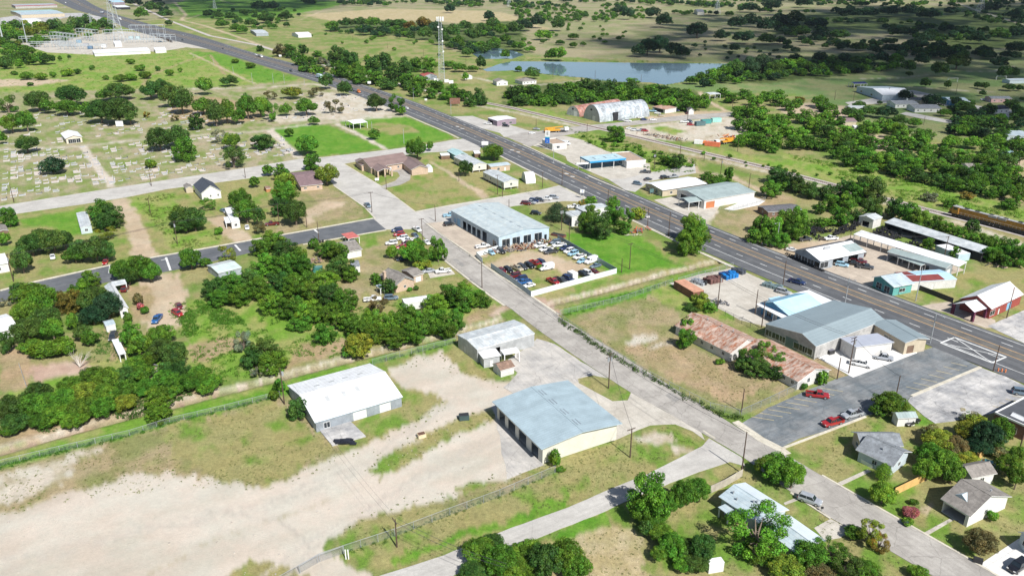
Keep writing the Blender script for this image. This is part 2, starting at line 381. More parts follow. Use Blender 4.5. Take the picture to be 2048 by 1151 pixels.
for kind, wd, P in [
 ('grav', 3.6, [(0,300),(150,293),(300,278),(520,262),(640,246),(850,228)]), ('grav', 4, [(165,292),(185,320),(222,372)]),
 ('grav', 4.5, [(540,262),(600,315)]), ('grav', 3.2, [(676,248),(772,298)]), ('grav', 4, [(380,178),(520,175),(630,168),(680,180)]),
 ('dirt', 5, [(345,0),(372,30),(362,40),(410,52),(470,72),(540,98),(620,125)]), ('dirt', 3, [(360,42),(400,30),(470,30)]),
 ('pale', 3.4, [(925,150),(1024,172),(1080,170),(1172,160)]), ('dirt', 4, [(1400,185),(1420,205),(1450,220),(1470,228)]),
 ('pale', 3.5, [(950,210),(1040,227),(1150,253)]), ('pale', 3.5, [(1340,300),(1400,312),(1540,345),(1660,378),(1840,422)]), ('dirt', 4, [(1380,318),(1392,345),(1460,352),(1530,385)]),
 ('pale', 4, [(1900,440),(2048,490)]), ('pale', 2.2, [(1720,158),(1800,156),(1852,150)]), ('pale', 2.2, [(1920,143),(1985,143),(2030,132)]),
 ('pale', 2, [(1790,172),(1900,180),(2000,184)]), ('dirt', 3, [(445,450),(480,462),(500,478)]),
 ('lush', 2.2, [(-60,948),(0,930),(130,898),(260,868),(340,842),(450,815),(560,790)]),
 ('rut', .7, [(430,1240),(600,1090),(760,1000),(880,925),(1000,860)]), ('rut', .7, [(450,1260),(620,1100),(775,1006),(895,931),(1010,868)]), ('rut', .6, [(0,1120),(250,1060),(520,1010),(720,930),(830,850),(900,790)]), ('rut', .6, [(0,1135),(255,1070),(530,1018),(730,938),(842,855),(912,795)]), ('pale', .8, [(300,1150),(420,1080),(600,1020),(760,960)]), ('rut', .6, [(640,1130),(600,1070),(560,1040),(400,1020)]),
 ('brown', 3, [(285,170),(300,150),(380,120),(420,110),(450,150)]),
 ('dirt', 2.6, [(380,106),(440,135),(510,168)]), ('dirt', 2, [(440,0),(470,10),(500,12)]), ('dirt', 6, [(1560,70),(1640,62),(1700,72)]),
 ('pale', 5, [(1900,0),(1950,20),(2048,50)]), ('dirt', 2.5, [(680,20),(640,24),(600,40)]),
 ('clay', 2.4, [(985,632),(1010,615),(1030,600)])]:
 m = segdist(X + Wx * 3, Y + Wy * 3, GP(P)) < wd / 2
 if m.any(): base[m] = kindcol(kind, m)
zz = (fbm(X, Y, 30., 3, 40) - .5) * .12 * np.clip((RR - 34) / 50, 0, 1)
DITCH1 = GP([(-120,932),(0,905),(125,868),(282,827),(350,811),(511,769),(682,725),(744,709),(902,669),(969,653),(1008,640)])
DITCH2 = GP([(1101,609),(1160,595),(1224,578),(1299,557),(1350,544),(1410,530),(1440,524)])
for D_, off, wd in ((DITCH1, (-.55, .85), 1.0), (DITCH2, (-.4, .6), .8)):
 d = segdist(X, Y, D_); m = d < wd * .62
 base[m] = kindcol('clay', m) * .62  # clay darkened along the channel, shade of its steep edge put into the colour
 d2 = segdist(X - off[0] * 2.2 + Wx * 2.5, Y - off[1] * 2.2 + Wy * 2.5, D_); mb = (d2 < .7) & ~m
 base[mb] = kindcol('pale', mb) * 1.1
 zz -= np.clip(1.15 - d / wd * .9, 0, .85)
zz[RR > 2200] = 0
for _ in range(1):
 base[1:-1] = (base[:-2] + 2 * base[1:-1] + base[2:]) / 4; base[:, 1:-1] = (base[:, :-2] + 2 * base[:, 1:-1] + base[:, 2:]) / 4
V = np.stack([X, Y, zz], -1).reshape(-1, 3)
i = np.arange(NR - 1)[:, None] * NA + np.arange(NA - 1)[None, :]
Q = np.stack([i, i + 1, i + NA + 1, i + NA], -1).reshape(-1, 4)[:, ::-1]
me = bpy.data.meshes.new('ground'); me.vertices.add(len(V)); me.vertices.foreach_set('co', V.ravel())
me.loops.add(Q.size); me.loops.foreach_set('vertex_index', Q.ravel().astype(np.int32))
me.polygons.add(len(Q)); me.polygons.foreach_set('loop_start', np.arange(0, Q.size, 4, dtype=np.int32))
me.update(calc_edges=True)
ca = me.color_attributes.new('zone', 'FLOAT_COLOR', 'POINT')
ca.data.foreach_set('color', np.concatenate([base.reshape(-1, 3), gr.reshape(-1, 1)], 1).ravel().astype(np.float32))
me.polygons.foreach_set('use_smooth', np.ones(len(Q), bool))
n = NT('ground_cover'); pos = n.n('ShaderNodeNewGeometry').outputs['Position']
at = n.n('ShaderNodeVertexColor', layer_name='zone')
f = n.math('MULTIPLY', n.mr(n.noise(pos, 1.3, 5, .7), .3, .7, .76, 1.24), n.mr(n.noise(pos, .35, 4, .65), .3, .7, .85, 1.15))
f = n.math('MULTIPLY', f, n.mr(n.noise(pos, 6., 3, .7), .32, .68, .74, 1.26))
f = n.math('ADD', n.math('MULTIPLY', n.math('SUBTRACT', f, 1.), at.outputs[1]), 1.)
hue = n.mix(n.mr(n.noise(pos, .09, 4, .7), .4, .62, 0, 1), (1.03, 1., .97, 1), (.97, 1.01, .99, 1))
n.bsdf(mulc(n, n.mix(1., at.outputs[0], hue, 'MULTIPLY'), f), .95, 0., n.noise(pos, 3.5, 5, .75), .8, .2, .15)
me.materials.append(n.mat)
go = bpy.data.objects.new('ground', me); link(go); tag(go, kind='structure')
del V, Q, base
# paving sheets
def pave(name, col, col2=None, scale=.25, var=.2, crack=0., worn=None, rough=.9, streak=None, joints=0.):
 n = NT(name); pos = n.n('ShaderNodeNewGeometry').outputs['Position']
 mp = n.n('ShaderNodeMapping'); mp.inputs['Rotation'].default_value = (0, 0, R(60 if streak is None else streak)); n.l(pos, mp.inputs[0])
 st = n.n('ShaderNodeMapping'); st.inputs['Scale'].default_value = (.12, 1.6, 1); n.l(mp.outputs[0], st.inputs[0])
 base = c4(col)
 if col2 is not None: base = n.mix(n.mr(n.noise(pos, scale, 6, .7), .42, .6, 0, 1), c4(col), c4(col2))
 f = n.math('MULTIPLY', n.mr(n.noise(pos, scale * 2.3, 5, .7), .3, .7, 1 - var, 1 + var), n.mr(n.noise(st.outputs[0], .8, 4, .6), .3, .7, 1 - var * .8, 1 + var * .8))
 f = n.math('MULTIPLY', f, n.mr(n.noise(pos, 5., 3, .7), .3, .7, .9, 1.1))
 if crack:
  wv = n.n('ShaderNodeVectorMath', operation='ADD'); nz = n.n('ShaderNodeTexNoise'); nz.inputs['Scale'].default_value = .6; n.l(pos, nz.inputs[0])
  n.l(pos, wv.inputs[0]); n.l(nz.outputs['Color'], wv.inputs[1])
  v = n.n('ShaderNodeTexVoronoi', feature='DISTANCE_TO_EDGE'); v.inputs['Scale'].default_value = .16; n.l(wv.outputs[0], v.inputs['Vector'])
  f = n.math('MULTIPLY', f, n.mr(v.outputs['Distance'], 0., .018, 1 - crack, 1.))
 if joints:
  sx = n.n('ShaderNodeSeparateXYZ'); n.l(mp.outputs[0], sx.inputs[0])
  for k in (0, 1):
   fr = n.math('ABSOLUTE', n.math('SUBTRACT', n.math('FRACT', n.math('DIVIDE', sx.outputs[k], joints)), .5))
   f = n.math('MULTIPLY', f, n.mr(fr, .0, .014, .72, 1.))
 n.bsdf(mulc(n, base, f), rough, 0., n.noise(pos, 8., 3), .15, .03, .2)
 return n.mat
P_ASPH = pave('asphalt_old', (.31, .288, .26), (.385, .36, .325), .12, .12, .25)
P_BLACK = pave('asphalt_new', (.105, .112, .122), (.135, .14, .148), .1, .14, .12, streak=-33)
P_HWY = pave('highway_asphalt', (.10, .104, .112), (.125, .128, .132), .08, .14, .1)
P_CHIP = pave('chip_seal', (.46, .44, .405), (.39, .37, .34), .1, .1, .12, streak=-33)
P_CONC = pave('concrete_paving', (.49, .455, .395), (.41, .375, .32), .12, .1, .15, joints=4.5)
P_WHITE = pave('new_concrete', (.66, .645, .62), (.60, .585, .56), .1, .05, 0., joints=5.)
P_LOT = pave('lot_asphalt', (.13, .148, .16), (.215, .22, .22), .11, .2, .2, streak=-33)
P_LOT2 = pave('worn_pale_paving', (.50, .48, .455), (.27, .27, .275), .09, .16, .3, streak=-33)
P_KERB = pave('kerb_concrete', (.56, .52, .43), (.46, .42, .34), .5, .1)
P_BALL = pave('ballast', (.40, .355, .33), (.47, .43, .39), .5, .2)
P_PINK = pave('pinkish_concrete', (.47, .40, .32), (.40, .335, .27), .12, .12, .15, joints=6)
def rough_edge(Q, amp, step=2.5):
 if not amp: return Q
 out = []
 for i in range(len(Q)):
  a = Vector(Q[i]); b = Vector(Q[(i + 1) % len(Q)]); L = (b - a).length; k = max(1, min(60, int(L / step)))
  nrm = Vector((b - a).normalized().yx) if L > 0 else Vector((0, 0)); nrm.x = -nrm.x
  for j in range(k):
   p = a.lerp(b, j / k); d = (mn.noise(Vector((p.x * .35, p.y * .35, 3.))) + .6 * mn.noise(Vector((p.x * 1.1, p.y * 1.1, 7.)))) * amp
   out.append(tuple(p + nrm * d))
 return out
from mathutils.geometry import tessellate_polygon
def sheet(name, P, m, z, amp=0., world=False, thick=0., label=None):
 Q = P if world else GP(P)
 Q = rough_edge(Q, amp)
 b = MB(); tr = tessellate_polygon([[Vector((x, y, 0)) for x, y in Q]])
 a = sum(Q[i][0] * Q[(i + 1) % len(Q)][1] - Q[(i + 1) % len(Q)][0] * Q[i][1] for i in range(len(Q)))
 fs = []
 for t in tr:
  p, q, r_ = (Vector(Q[k]) for k in t); c = (q - p).cross(r_ - p)
  fs.append(tuple(t) if c > 0 else tuple(reversed(t)))
 b.faces([(x, y, z) for x, y in Q], fs)
 if a < 0: Q = Q[::-1]
 n_ = len(Q)
 for i in range(n_):
  j = (i + 1) % n_; b.quad([(Q[i][0], Q[i][1], z - .25), (Q[j][0], Q[j][1], z - .25), (Q[j][0], Q[j][1], z), (Q[i][0], Q[i][1], z)])
 o = b.build(name, m); tag(o, kind='structure'); return o
def strip(name, P, wd, m, z, world=False, kind='structure'):
 Q = [Vector(p) for p in (P if world else GP(P))]; L = []; Rr = []
 for i, p in enumerate(Q):
  d = (Q[min(i + 1, len(Q) - 1)] - Q[max(i - 1, 0)]).normalized(); nn = Vector((-d.y, d.x))
  L.append(p + nn * wd / 2); Rr.append(p - nn * wd / 2)
 b = MB(); pts = [(p.x, p.y, z) for p in L] + [(p.x, p.y, z) for p in Rr]; k = len(L)
 b.faces(pts, [(i + k, i + 1 + k, i + 1, i) for i in range(k - 1)])
 pts2 = [(p.x, p.y, z - .2) for p in L] + [(p.x, p.y, z - .2) for p in Rr]
 b.faces(pts + pts2, [(i, i + 1, 2 * k + i + 1, 2 * k + i) for i in range(k - 1)] + [(k + i + 1, k + i, 3 * k + i, 3 * k + i + 1) for i in range(k - 1)])
 o = b.build(name, m); tag(o, kind=kind); return o
Z0 = .09
ST_R = [(849,446),(879,468),(936,508),(965,530),(1062,594),(1120,634),(1230,702),(1330,765),(1400,808),(1451,840),(1523,884),(1580,914),(1642,950),(1750,1012),(1819,1051),(1856,1071),(1925,1111),(2000,1155),(2120,1225)]
ST_L = [(832,456),(889,519),(908,537),(931,553),(982,591),(1024,619),(1074,658),(1150,712),(1210,752),(1262,785),(1330,822),(1400,863),(1485,913),(1530,945),(1581,983),(1631,1013),(1661,1035),(1706,1060),(1773,1097),(1833,1132),(1868,1153),(1990,1230)]
sheet('side_street', further(ST_R, -55, 90) + further(ST_L, -55, 90)[::-1], P_ASPH, Z0 + .01, .12)
sheet('crossing_road', [(745,437),(760,436),(829,423),(900,410),(1010,392),(1060,385),(1118,371),(1165,392),(1178,404),(1130,402),(1028,412),(900,442),(850,447),(832,458),(772,459)], P_CHIP, Z0 + .03, .1)
sheet('upper_street', [(636,331),(667,370),(729,413),(752,440),(835,430),(829,423),(762,373),(687,327)], P_CHIP, Z0 + .02, .1)
sheet('black_street', [(-160,612),(0,583),(75,564),(225,530.5),(317,514),(400,500),(511,480),(587,467),(747,438),(772,459),(717,468),(606,487),(512,503),(350,540),(205,566),(104,588),(0,603),(-160,632)], P_BLACK, Z0 + .045)
sheet('cemetery_road', [(-180,440),(0,412),(215,378),(365,355),(511,333),(597,318),(642,315),(774,300),(860,288),(905,280),(930,277),(962,292),(960,301),(900,303),(855,305),(740,318),(687,328),(640,335),(511,355),(335,378),(250,395),(175,407),(37,427),(-180,462)], P_CHIP, Z0, .15)
sheet('chip_seal_road', [(420,1330),(600,1235),(700,1178),(760,1150),(812,1135),(887,1110),(1023,1055),(1134,1015),(1231,973),(1294,948),(1374,908),(1405,892),(1418,876),(1483,914),(1490,932),(1459,923),(1399,943),(1341,965),(1261,998),(1209,1022),(1101,1065),(1036,1092),(950,1130),(900,1153),(800,1200),(620,1320)], P_CHIP, Z0, .15)
FARE = [(160,-6),(190,12),(225,27),(250,35),(312,52),(375,66),(425,80),(512,108),(565,121),(647,142),(717,167),(824,200),(900,231),(954,255),(1008,273),(1056,293),(1100,314),(1144,335),(1200,360),(1249,380),(1299,400),(1374,434),(1414,452),(1470,475),(1535,501),(1600,525),(1648,542),(1736,574),(1811,599),(1886,624),(1973,658),(2048,687),(2200,745)]
NEAR = [(92,-6),(150,20),(215,38),(250,56),(312,75),(375,87),(412,97),(511,127),(549,139),(632,163),(700,185),(812,228),(900,264),(940,283),(998,311),(1041,332),(1100,360),(1155,388),(1252,433),(1350,479),(1400,502),(1468,533),(1535,562),(1600,590),(1700,629),(1780,660),(1866,694),(1970,737),(2048,769),(2220,836)]
def resample(P, n):
 Q = [Vector(p) for p in GP(P)]; L = [0]
 for a, b in zip(Q[:-1], Q[1:]): L.append(L[-1] + (b - a).length)
 out = []
 for k in range(n):
  s = L[-1] * k / (n - 1); i = max(0, min(len(Q) - 2, next((j for j in range(len(L)) if L[j] >= s), len(L) - 1) - 1))
  t = (s - L[i]) / max(1e-6, L[i + 1] - L[i]); out.append(Q[i].lerp(Q[i + 1], t))
 return out
HN = 240
hf = resample(further(FARE, -57, 110), HN); hn = resample(further(NEAR, -57, 110), HN)
def smooth(P, k):
 for _ in range(k): P = [P[0]] + [(P[i - 1] + P[i] * 2 + P[i + 1]) / 4 for i in range(1, len(P) - 1)] + [P[-1]]
 return P
hf = smooth(hf, 40); hn = smooth(hn, 40)
b = MB(); pts = [(p.x, p.y, Z0 + .03) for p in hn] + [(p.x, p.y, Z0 + .03) for p in hf]
b.faces(pts, [(i, i + 1, HN + i + 1, HN + i) if (hn[i+1]-hn[i]).cross(hf[i]-hn[i]) > 0 else (HN + i, HN + i + 1, i + 1, i) for i in range(HN - 1)])
tag(b.build('highway', P_HWY), kind='structure')
PW = mat('road_paint_white', (.62, .62, .60), .8, var=.25, scale=.4); PO = mat('road_paint_orange', (.50, .30, .12), .8, var=.25, scale=.4); PY = mat('road_paint_yellow', (.42, .35, .19), .8, var=.3, scale=.5)
def hline(name, t, wd, m, z, dash=None, rng_=(0, 1)):
 C_ = [hn[i].lerp(hf[i], t) for i in range(HN)]
 b = MB(); s = 0.
 for i in range(HN - 1):
  a, c = C_[i], C_[i + 1]; L = (c - a).length; d = (c - a) / L; nn = Vector((-d.y, d.x)) * wd / 2
  if not (rng_[0] <= i / HN <= rng_[1]): continue
  if dash is None: segs = [(0, L)]
  else:
   per, on = dash; segs = []; k = math.floor(s / per)
   while k * per < s + L:
    u0 = max(k * per, s) - s; u1 = min(k * per + on, s + L) - s
    if u1 > u0: segs.append((u0, u1))
    k += 1
   s += L
  for u0, u1 in segs:
   p = a + d * u0; q = a + d * u1
   b.quad([(p.x - nn.x, p.y - nn.y, z), (q.x - nn.x, q.y - nn.y, z), (q.x + nn.x, q.y + nn.y, z), (p.x + nn.x, p.y + nn.y, z)])
 if b.f: tag(b.build(name, m), kind='structure')
zl = Z0 + .045
P_MID = pave('turn_lane_asphalt', (.122, .115, .105), (.145, .138, .125), .2, .15)
b = MB(); A_ = [hn[i].lerp(hf[i], .53) for i in range(HN)]; B_ = [hn[i].lerp(hf[i], .68) for i in range(HN)]
b.faces([(p.x, p.y, Z0 + .037) for p in A_] + [(p.x, p.y, Z0 + .037) for p in B_], [(i, i + 1, HN + i + 1, HN + i) for i in range(HN - 1)])
tag(b.build('turn_lane', P_MID), kind='structure')
P_WEAR = pave('lane_wear', (.085, .088, .095), (.108, .11, .115), .08, .14, 0.)
for t_ in (.30, .45, .745, .865): hline('lane_wear', t_, 1.5, P_WEAR, Z0 + .036)
hline('orange_line', .53, .3, PO, zl); hline('orange_line', .68, .3, PO, zl)
hline('edge_line', .215, .24, PW, zl, rng_=(.62, 1)); hline('edge_line', .935, .24, PW, zl, rng_=(.58, 1))
hline('lane_dashes', .375, .28, PW, zl, (12.2, 3.4)); hline('lane_dashes', .80, .28, PW, zl, (12.2, 3.4))
def seg(b, p, q, wd, z):
 p = G(*p); q = G(*q); d = (q - p).normalized(); nn = Vector((-d.y, d.x)) * wd / 2
 b.quad([(p.x - nn.x, p.y - nn.y, z), (q.x - nn.x, q.y - nn.y, z), (q.x + nn.x, q.y + nn.y, z), (p.x + nn.x, p.y + nn.y, z)])
b = MB(); bx = [(1881,686),(1909,675),(2012,714),(1984,726)]
for i in range(4): seg(b, bx[i], bx[(i + 1) % 4], .55, zl + .01 + i * .003)
seg(b, bx[0], bx[2], .3, zl + .025); seg(b, bx[1], bx[3], .3, zl + .03)
tag(b.build('crossed_box_marking', PW), kind='structure')
b = MB()
for p, q in [((912,253),(918,254)),((921,257),(928,258)),((1020,300),(1028,301)),((1033,304),(1040,305)),((1129,347),(1137,348)),((1141,353),(1149,354))]: seg(b, p, q, 1.3, zl + .01)
tag(b.build('turn_arrow_marking', PW), kind='structure')
b = MB()
for p, q in [((221,531),(219,546)),((332,515),(341,541)),((470,490),(481,502)),((629,460),(637,466))]: seg(b, p, q, .8, Z0 + .055)
seg(b, (322,521), (334,518), .5, Z0 + .06)
tag(b.build('street_marking', PW), kind='structure')
sheet('parking_lot', [(1483,846),(1536,816),(1608,783),(1676,756),(1706,748),(1790,710),(1831,706),(1868,693),(1961,734),(1823,791),(1800,815),(1731,831),(1661,858),(1600,876),(1561,895)], P_LOT, Z0, .2)
sheet('pale_parking_lot', [(1821,793),(1961,735),(2010,752),(2060,776),(2300,880),(2200,900),(2100,860),(2030,800),(1986,826),(1906,842),(1870,846),(1848,832),(1815,802)], P_LOT2, Z0 - .01, .2)
sheet('pale_parking_lot', [(1975,652),(2060,615),(2300,640),(2300,760),(2120,715),(2048,686)], P_LOT2, Z0 - .01, .2)
sheet('white_forecourt', [(1631,713),(1684,690),(1775,668),(1834,700),(1834,706),(1706,755)], P_WHITE, Z0 + .02)
sheet('concrete_yard', [(1338,566),(1400,548),(1470,535),(1600,592),(1660,620),(1640,690),(1560,660),(1480,640),(1440,618),(1395,596)], P_CONC, Z0 - .02, .2)
sheet('tyre_shop_yard', [(1612,500),(1700,470),(1780,480),(1930,540),(1830,570),(1740,573),(1650,541)], P_PINK, Z0 - .02, .2)
sheet('concrete_apron', [(1262,785),(1330,822),(1400,860),(1410,880),(1385,862),(1350,848),(1300,850),(1255,868),(1225,882),(1140,800),(1150,762),(1175,775),(1225,802),(1255,800)], P_CONC, Z0 - .02, .15)
P_APR = pave('apron_worn_concrete', (.47, .44, .40), (.36, .345, .325), .1, .14, .25)
sheet('old_asphalt_apron', [(1075,676),(1110,688),(1150,714),(1215,756),(1185,750),(1155,757),(1160,775),(1040,795),(1010,775),(1035,745),(1010,722),(1060,690)], P_APR, Z0 - .03, .6)
sheet('garage_forecourt', [(852,446),(880,436),(905,430),(1000,499),(948,515),(900,478)], P_PINK, Z0 - .02, .1)
sheet('pavement', [(1016,958),(984,803),(992,806),(1088,930),(1070,935)], P_APR, Z0 - .04, .6)
sheet('service_station_forecourt', [(1048,287),(1075,276),(1130,272),(1165,280),(1212,302),(1300,328),(1300,345),(1245,358),(1215,358),(1160,335),(1135,322),(1131,313),(1100,300)], P_CONC, Z0 - .02, .2)
sheet('side_lot', [(1215,358),(1245,358),(1300,345),(1390,328),(1392,346),(1300,362),(1270,384),(1250,380)], P_CHIP, Z0 - .015, .2)
sheet('side_road', [(1012,274),(1041,266),(1080,262),(1161,252),(1230,246),(1374,230),(1475,224),(1490,231),(1374,240),(1249,252),(1180,262),(1100,276),(1060,294)], P_ASPH, Z0, .1)
sheet('roadside_lot', [(905,233),(945,232),(975,242),(1020,250),(1060,262),(1075,262),(1045,272),(1008,274),(1000,266),(960,256)], P_CHIP, Z0 - .03, .2)
sheet('concrete_pad', [(1448,418),(1482,404),(1490,388),(1530,402),(1518,410),(1466,421)], P_WHITE, Z0, .1)
sheet('shop_forecourt', [(1308,400),(1352,392),(1440,412),(1425,432),(1400,448),(1374,434)], P_CONC, Z0 - .02, .2)
sheet('church_forecourt', [(1835,612),(1900,603),(1990,640),(1992,655),(1970,656),(1890,624)], P_PINK, Z0 - .02, .2)
sheet('substation_pad', [(38,88),(95,105),(190,110),(330,102),(372,95),(470,103),(512,112),(380,80),(300,68),(240,62),(160,74)], P_CONC, Z0 - .04, 2)
sheet('driveway', [(1956,1130),(2040,1075),(2170,1095),(2230,1150),(2120,1230),(2010,1160)], P_WHITE, Z0)
sheet('driveway', [(1628,1055),(1661,1037),(1706,1060),(1680,1075),(1650,1080)], P_CONC, Z0 - .03, .1)
sheet('driveway', [(855,545),(905,541),(910,548),(860,556)], P_CONC, Z0 - .03, .2)
sheet('curved_driveway', [(770,330),(800,330),(822,345),(820,360),(800,370),(770,376),(762,372),(790,362),(800,352),(795,344),(770,342)], P_ASPH, Z0 - .03, .1)
sheet('garden_path', [(1675,965),(1735,938),(1742,942),(1683,970)], P_CONC, Z0 - .03)
sheet('garden_path', [(1847,1065),(1900,1036),(1909,1038),(1855,1070)], P_CONC, Z0 - .03)
sheet('garden_path', [(1567,1005),(1596,993),(1600,998),(1570,1009)], P_CONC, Z0 - .03)
sheet('loading_slab', [(640,862),(700,842),(732,873),(665,892)], P_LOT2, .25)
sheet('distant_road', [(1790,190),(1835,200),(1880,202),(2060,225),(2300,250),(2300,262),(2048,236),(1980,243),(1915,250),(1836,236),(1800,228),(1812,224),(1840,229),(1912,243),(1975,237),(2010,230),(1870,209),(1780,206),(1700,211),(1690,205)], P_CHIP, Z0)
sheet('distant_car_park', [(1815,182),(1825,180),(1870,190),(1850,196),(1835,194)], P_ASPH, Z0 - .02)
sheet('roadside_yard', [(0,36),(60,28),(160,26),(212,36),(200,42),(140,34),(60,50),(0,52)], P_LOT2, Z0 - .04, 2)
for P in ([(1406,861),(1430,877)],): strip('kerb', P, .5, P_KERB, Z0 + .06)
strip('kerb', [(1470,843),(1523,879),(1562,899),(1575,909)], 2.2, P_KERB, Z0 + .05)
strip('kerb', [(1823,792),(1961,734)], .9, P_KERB, Z0 + .1); strip('kerb', [(1563,897),(1661,860),(1731,833)], .6, P_KERB, Z0 + .1)
strip('kerb', [(853,447),(880,467),(938,507),(967,530),(1064,593),(1118,630)], .8, P_KERB, Z0 + .08)
strip('kerb', [(889,521),(932,555),(982,593),(1010,612)], .8, P_KERB, Z0 + .08)
strip('kerb', [(1644,950),(1752,1012),(1821,1051),(1927,1111),(2002,1155)], .5, P_KERB, Z0 + .08)
strip('kerb', [(1581,985),(1661,1037)], .5, P_KERB, Z0 + .08)
strip('kerb', [(0,581),(75,562),(225,529),(317,512.5),(400,498.5),(511,478.5),(587,465.5),(747,436.5)], 1.2, P_KERB, Z0 + .06)
strip('kerb', [(772,460),(717,469.5),(640,483),(606,489)], .8, P_KERB, Z0 + .06)
strip('kerb', [(752,439),(729,414),(667,371)], .6, P_KERB, Z0 + .06); strip('kerb', [(831,424),(764,373.5),(688,328)], .6, P_KERB, Z0 + .06)
strip('kerb', [(831,424.5),(900,411),(1010,393),(1075,381)], .7, P_KERB, Z0 + .07)
strip('sidewalk', [(1253,435),(1300,457),(1352,482),(1401,505),(1467,535)], 1.5, P_KERB, Z0 + .1)
strip('sidewalk', [(1000,312),(1045,335),(1095,360)], 1.2, P_KERB, Z0 + .1); strip('sidewalk', [(812,230),(850,247),(898,267),(918,277)], 1.2, P_KERB, Z0 + .1)
strip('sidewalk', [(1130,377),(1156,391),(1180,403)], 1.2, P_KERB, Z0 + .1)
strip('kerb', [(1046,289),(1100,315),(1131,329)], .9, P_KERB, Z0 + .1); strip('kerb', [(1176,352),(1200,362),(1249,382)], .8, P_KERB, Z0 + .1)
strip('kerb', [(1165,392),(1176,400),(1184,406)], .8, P_KERB, Z0 + .12)
b = MB()
for k in range(9):
 p = (1502 + k * 17.2, 833 - k * 7.2); seg(b, p, (p[0] + 46, p[1] + 7.5), .22, Z0 + .012)
for k in range(7):
 p = (1812 + k * 15., 773 - k * 8.0); seg(b, p, (p[0] + 32, p[1] + 7.5), .22, Z0 + .012)
for k in range(5):
 p = (1985 + k * 13, 812 - k * 7); seg(b, p, (p[0] + 22, p[1] + 5), .22, Z0 + .012)
tag(b.build('parking_bay_lines', PY), kind='structure')
P_PATCH = pave('road_patch', (.24, .23, .215), (.29, .275, .255), .4, .15)
for P in ([(1330,790),(1342,784),(1362,798),(1348,804)],[(1560,925),(1576,920),(1590,930),(1574,936)],[(905,520),(912,517),(930,531),(923,534)]): sheet('road_patch', P, P_PATCH, Z0 + .02, .15)
n = NT('pond_water'); pos = n.n('ShaderNodeNewGeometry').outputs['Position']
p = n.bsdf((.12, .185, .23, 1), .05, 0., n.noise(pos, .9, 3), .03, .05, .9); n.l(n.mr(n.noise(pos, .02, 3), .45, .6, .03, .12), p.inputs['Roughness'])  # base colour lifted towards blue to stand in for the sky's reflection
sheet('pond_water', [(1000,128),(1024,123),(1124,124),(1274,126),(1478,128),(1452,136),(1434,143),(1395,155),(1371,163),(1331,170),(1299,165),(1240,164),(1199,161),(1171,156),(1120,152),(1089,148),(1024,141),(974,143),(966,140)], n.mat, .12, 1.5)
sheet('pond_water', [(946,109),(955,94),(990,96),(1024,101),(1048,110),(1024,118),(960,118)], n.mat, .12, 1.5)
strip('rail_ballast', [(230,-10),(340,42),(420,72),(512,90),(610,119),(720,150),(860,183),(930,198),(1024,216),(1149,246),(1256,270),(1399,304),(1535,336),(1658,368),(1838,416),(1950,444),(2048,470),(2200,512)], 6., P_BALL, .16)
RP = smooth(resample([(860,183),(930,198),(1024,216),(1149,246),(1256,270),(1399,304),(1535,336),(1658,368),(1838,416),(1950,444),(2048,470),(2200,512)], 60), 4)
RUST = mat('rusty_steel', (.20, .12, .085), .7, .3, var=.3)
for s_ in (-.75, .75):
 b = MB()
 for i in range(len(RP) - 1):
  a, c = RP[i], RP[i + 1]; d = (c - a).normalized(); nn = Vector((-d.y, d.x))
  p = a + nn * s_; q = c + nn * s_; b.tube((p.x, p.y, .32), (q.x, q.y, .32), .09, n=4)
 tag(b.build('rail', RUST), 'long rusty steel rail on the %s side of the track bed' % ('near' if s_ < 0 else 'far'), 'rail')
b = MB()
for i in range(len(RP) - 1):
 a, c = RP[i], RP[i + 1]; L = (c - a).length; d = (c - a) / L; nn = Vector((-d.y, d.x)); k = 0
 while k < L:
  m_ = a + d * k; p = m_ + nn * 1.3; q = m_ - nn * 1.3; b.tube((p.x, p.y, .2), (q.x, q.y, .2), .11, n=4); k += 1.2
tag(b.build('railway_sleepers', WOODP), 'hundreds of dark timber sleepers under the two rails', 'sleepers', kind='stuff')
# buildings
def metal(name, col, ax='x', sp=.9, col2=None, rough=.45, var=.14): return mat(name, col, rough, 0., var, .35, 'rib' + ax, sp, col2)
def shingle(name, col, ax='x', var=.22): return mat(name, col, .95, 0., var, .7, 'shin' + ax)
W_WHITE = mat('white_board_wall', (.66, .65, .62), .75, var=.1, pat='board'); W_CREAM = mat('cream_metal_wall', (.60, .58, .50), .6, var=.08, pat='ribx', sp=.6)
W_GREY = mat('grey_sheet_wall', (.30, .33, .36), .55, var=.2, pat='ribx', sp=.5); W_BLUEG = mat('pale_blue_sheet_wall', (.42, .52, .58), .55, var=.12, pat='ribx', sp=.6)
W_SILV = mat('silver_sheet_wall', (.42, .43, .43), .5, .1, var=.2, pat='ribx', sp=.4)
W_PEACH = mat('peach_brick_wall', (.56, .42, .31), .9, var=.12, pat='block'); W_BRICK = mat('brown_brick_wall', (.20, .10, .08), .9, var=.2, pat='block')
W_BLOCK = mat('grey_block_wall', (.44, .43, .41), .9, var=.25, pat='block'); W_WBLOCK = mat('white_block_wall', (.68, .66, .63), .85, var=.08, pat='block')
W_TEAL = mat('teal_board_wall', (.12, .36, .33), .8, var=.15, pat='board'); W_BLUE = mat('blue_sheet_wall', (.05, .22, .40), .6, var=.1, pat='ribx', sp=.5)
W_RED = mat('red_sheet_wall', (.28, .06, .05), .6, var=.15, pat='ribx', sp=.5); W_MAR = mat('maroon_wall', (.10, .02, .05), .7, var=.15)
W_PURP = mat('mauve_sheet_wall', (.26, .20, .24), .6, var=.12, pat='ribx', sp=.4); W_TAN = mat('tan_board_wall', (.48, .41, .30), .85, var=.12, pat='board')
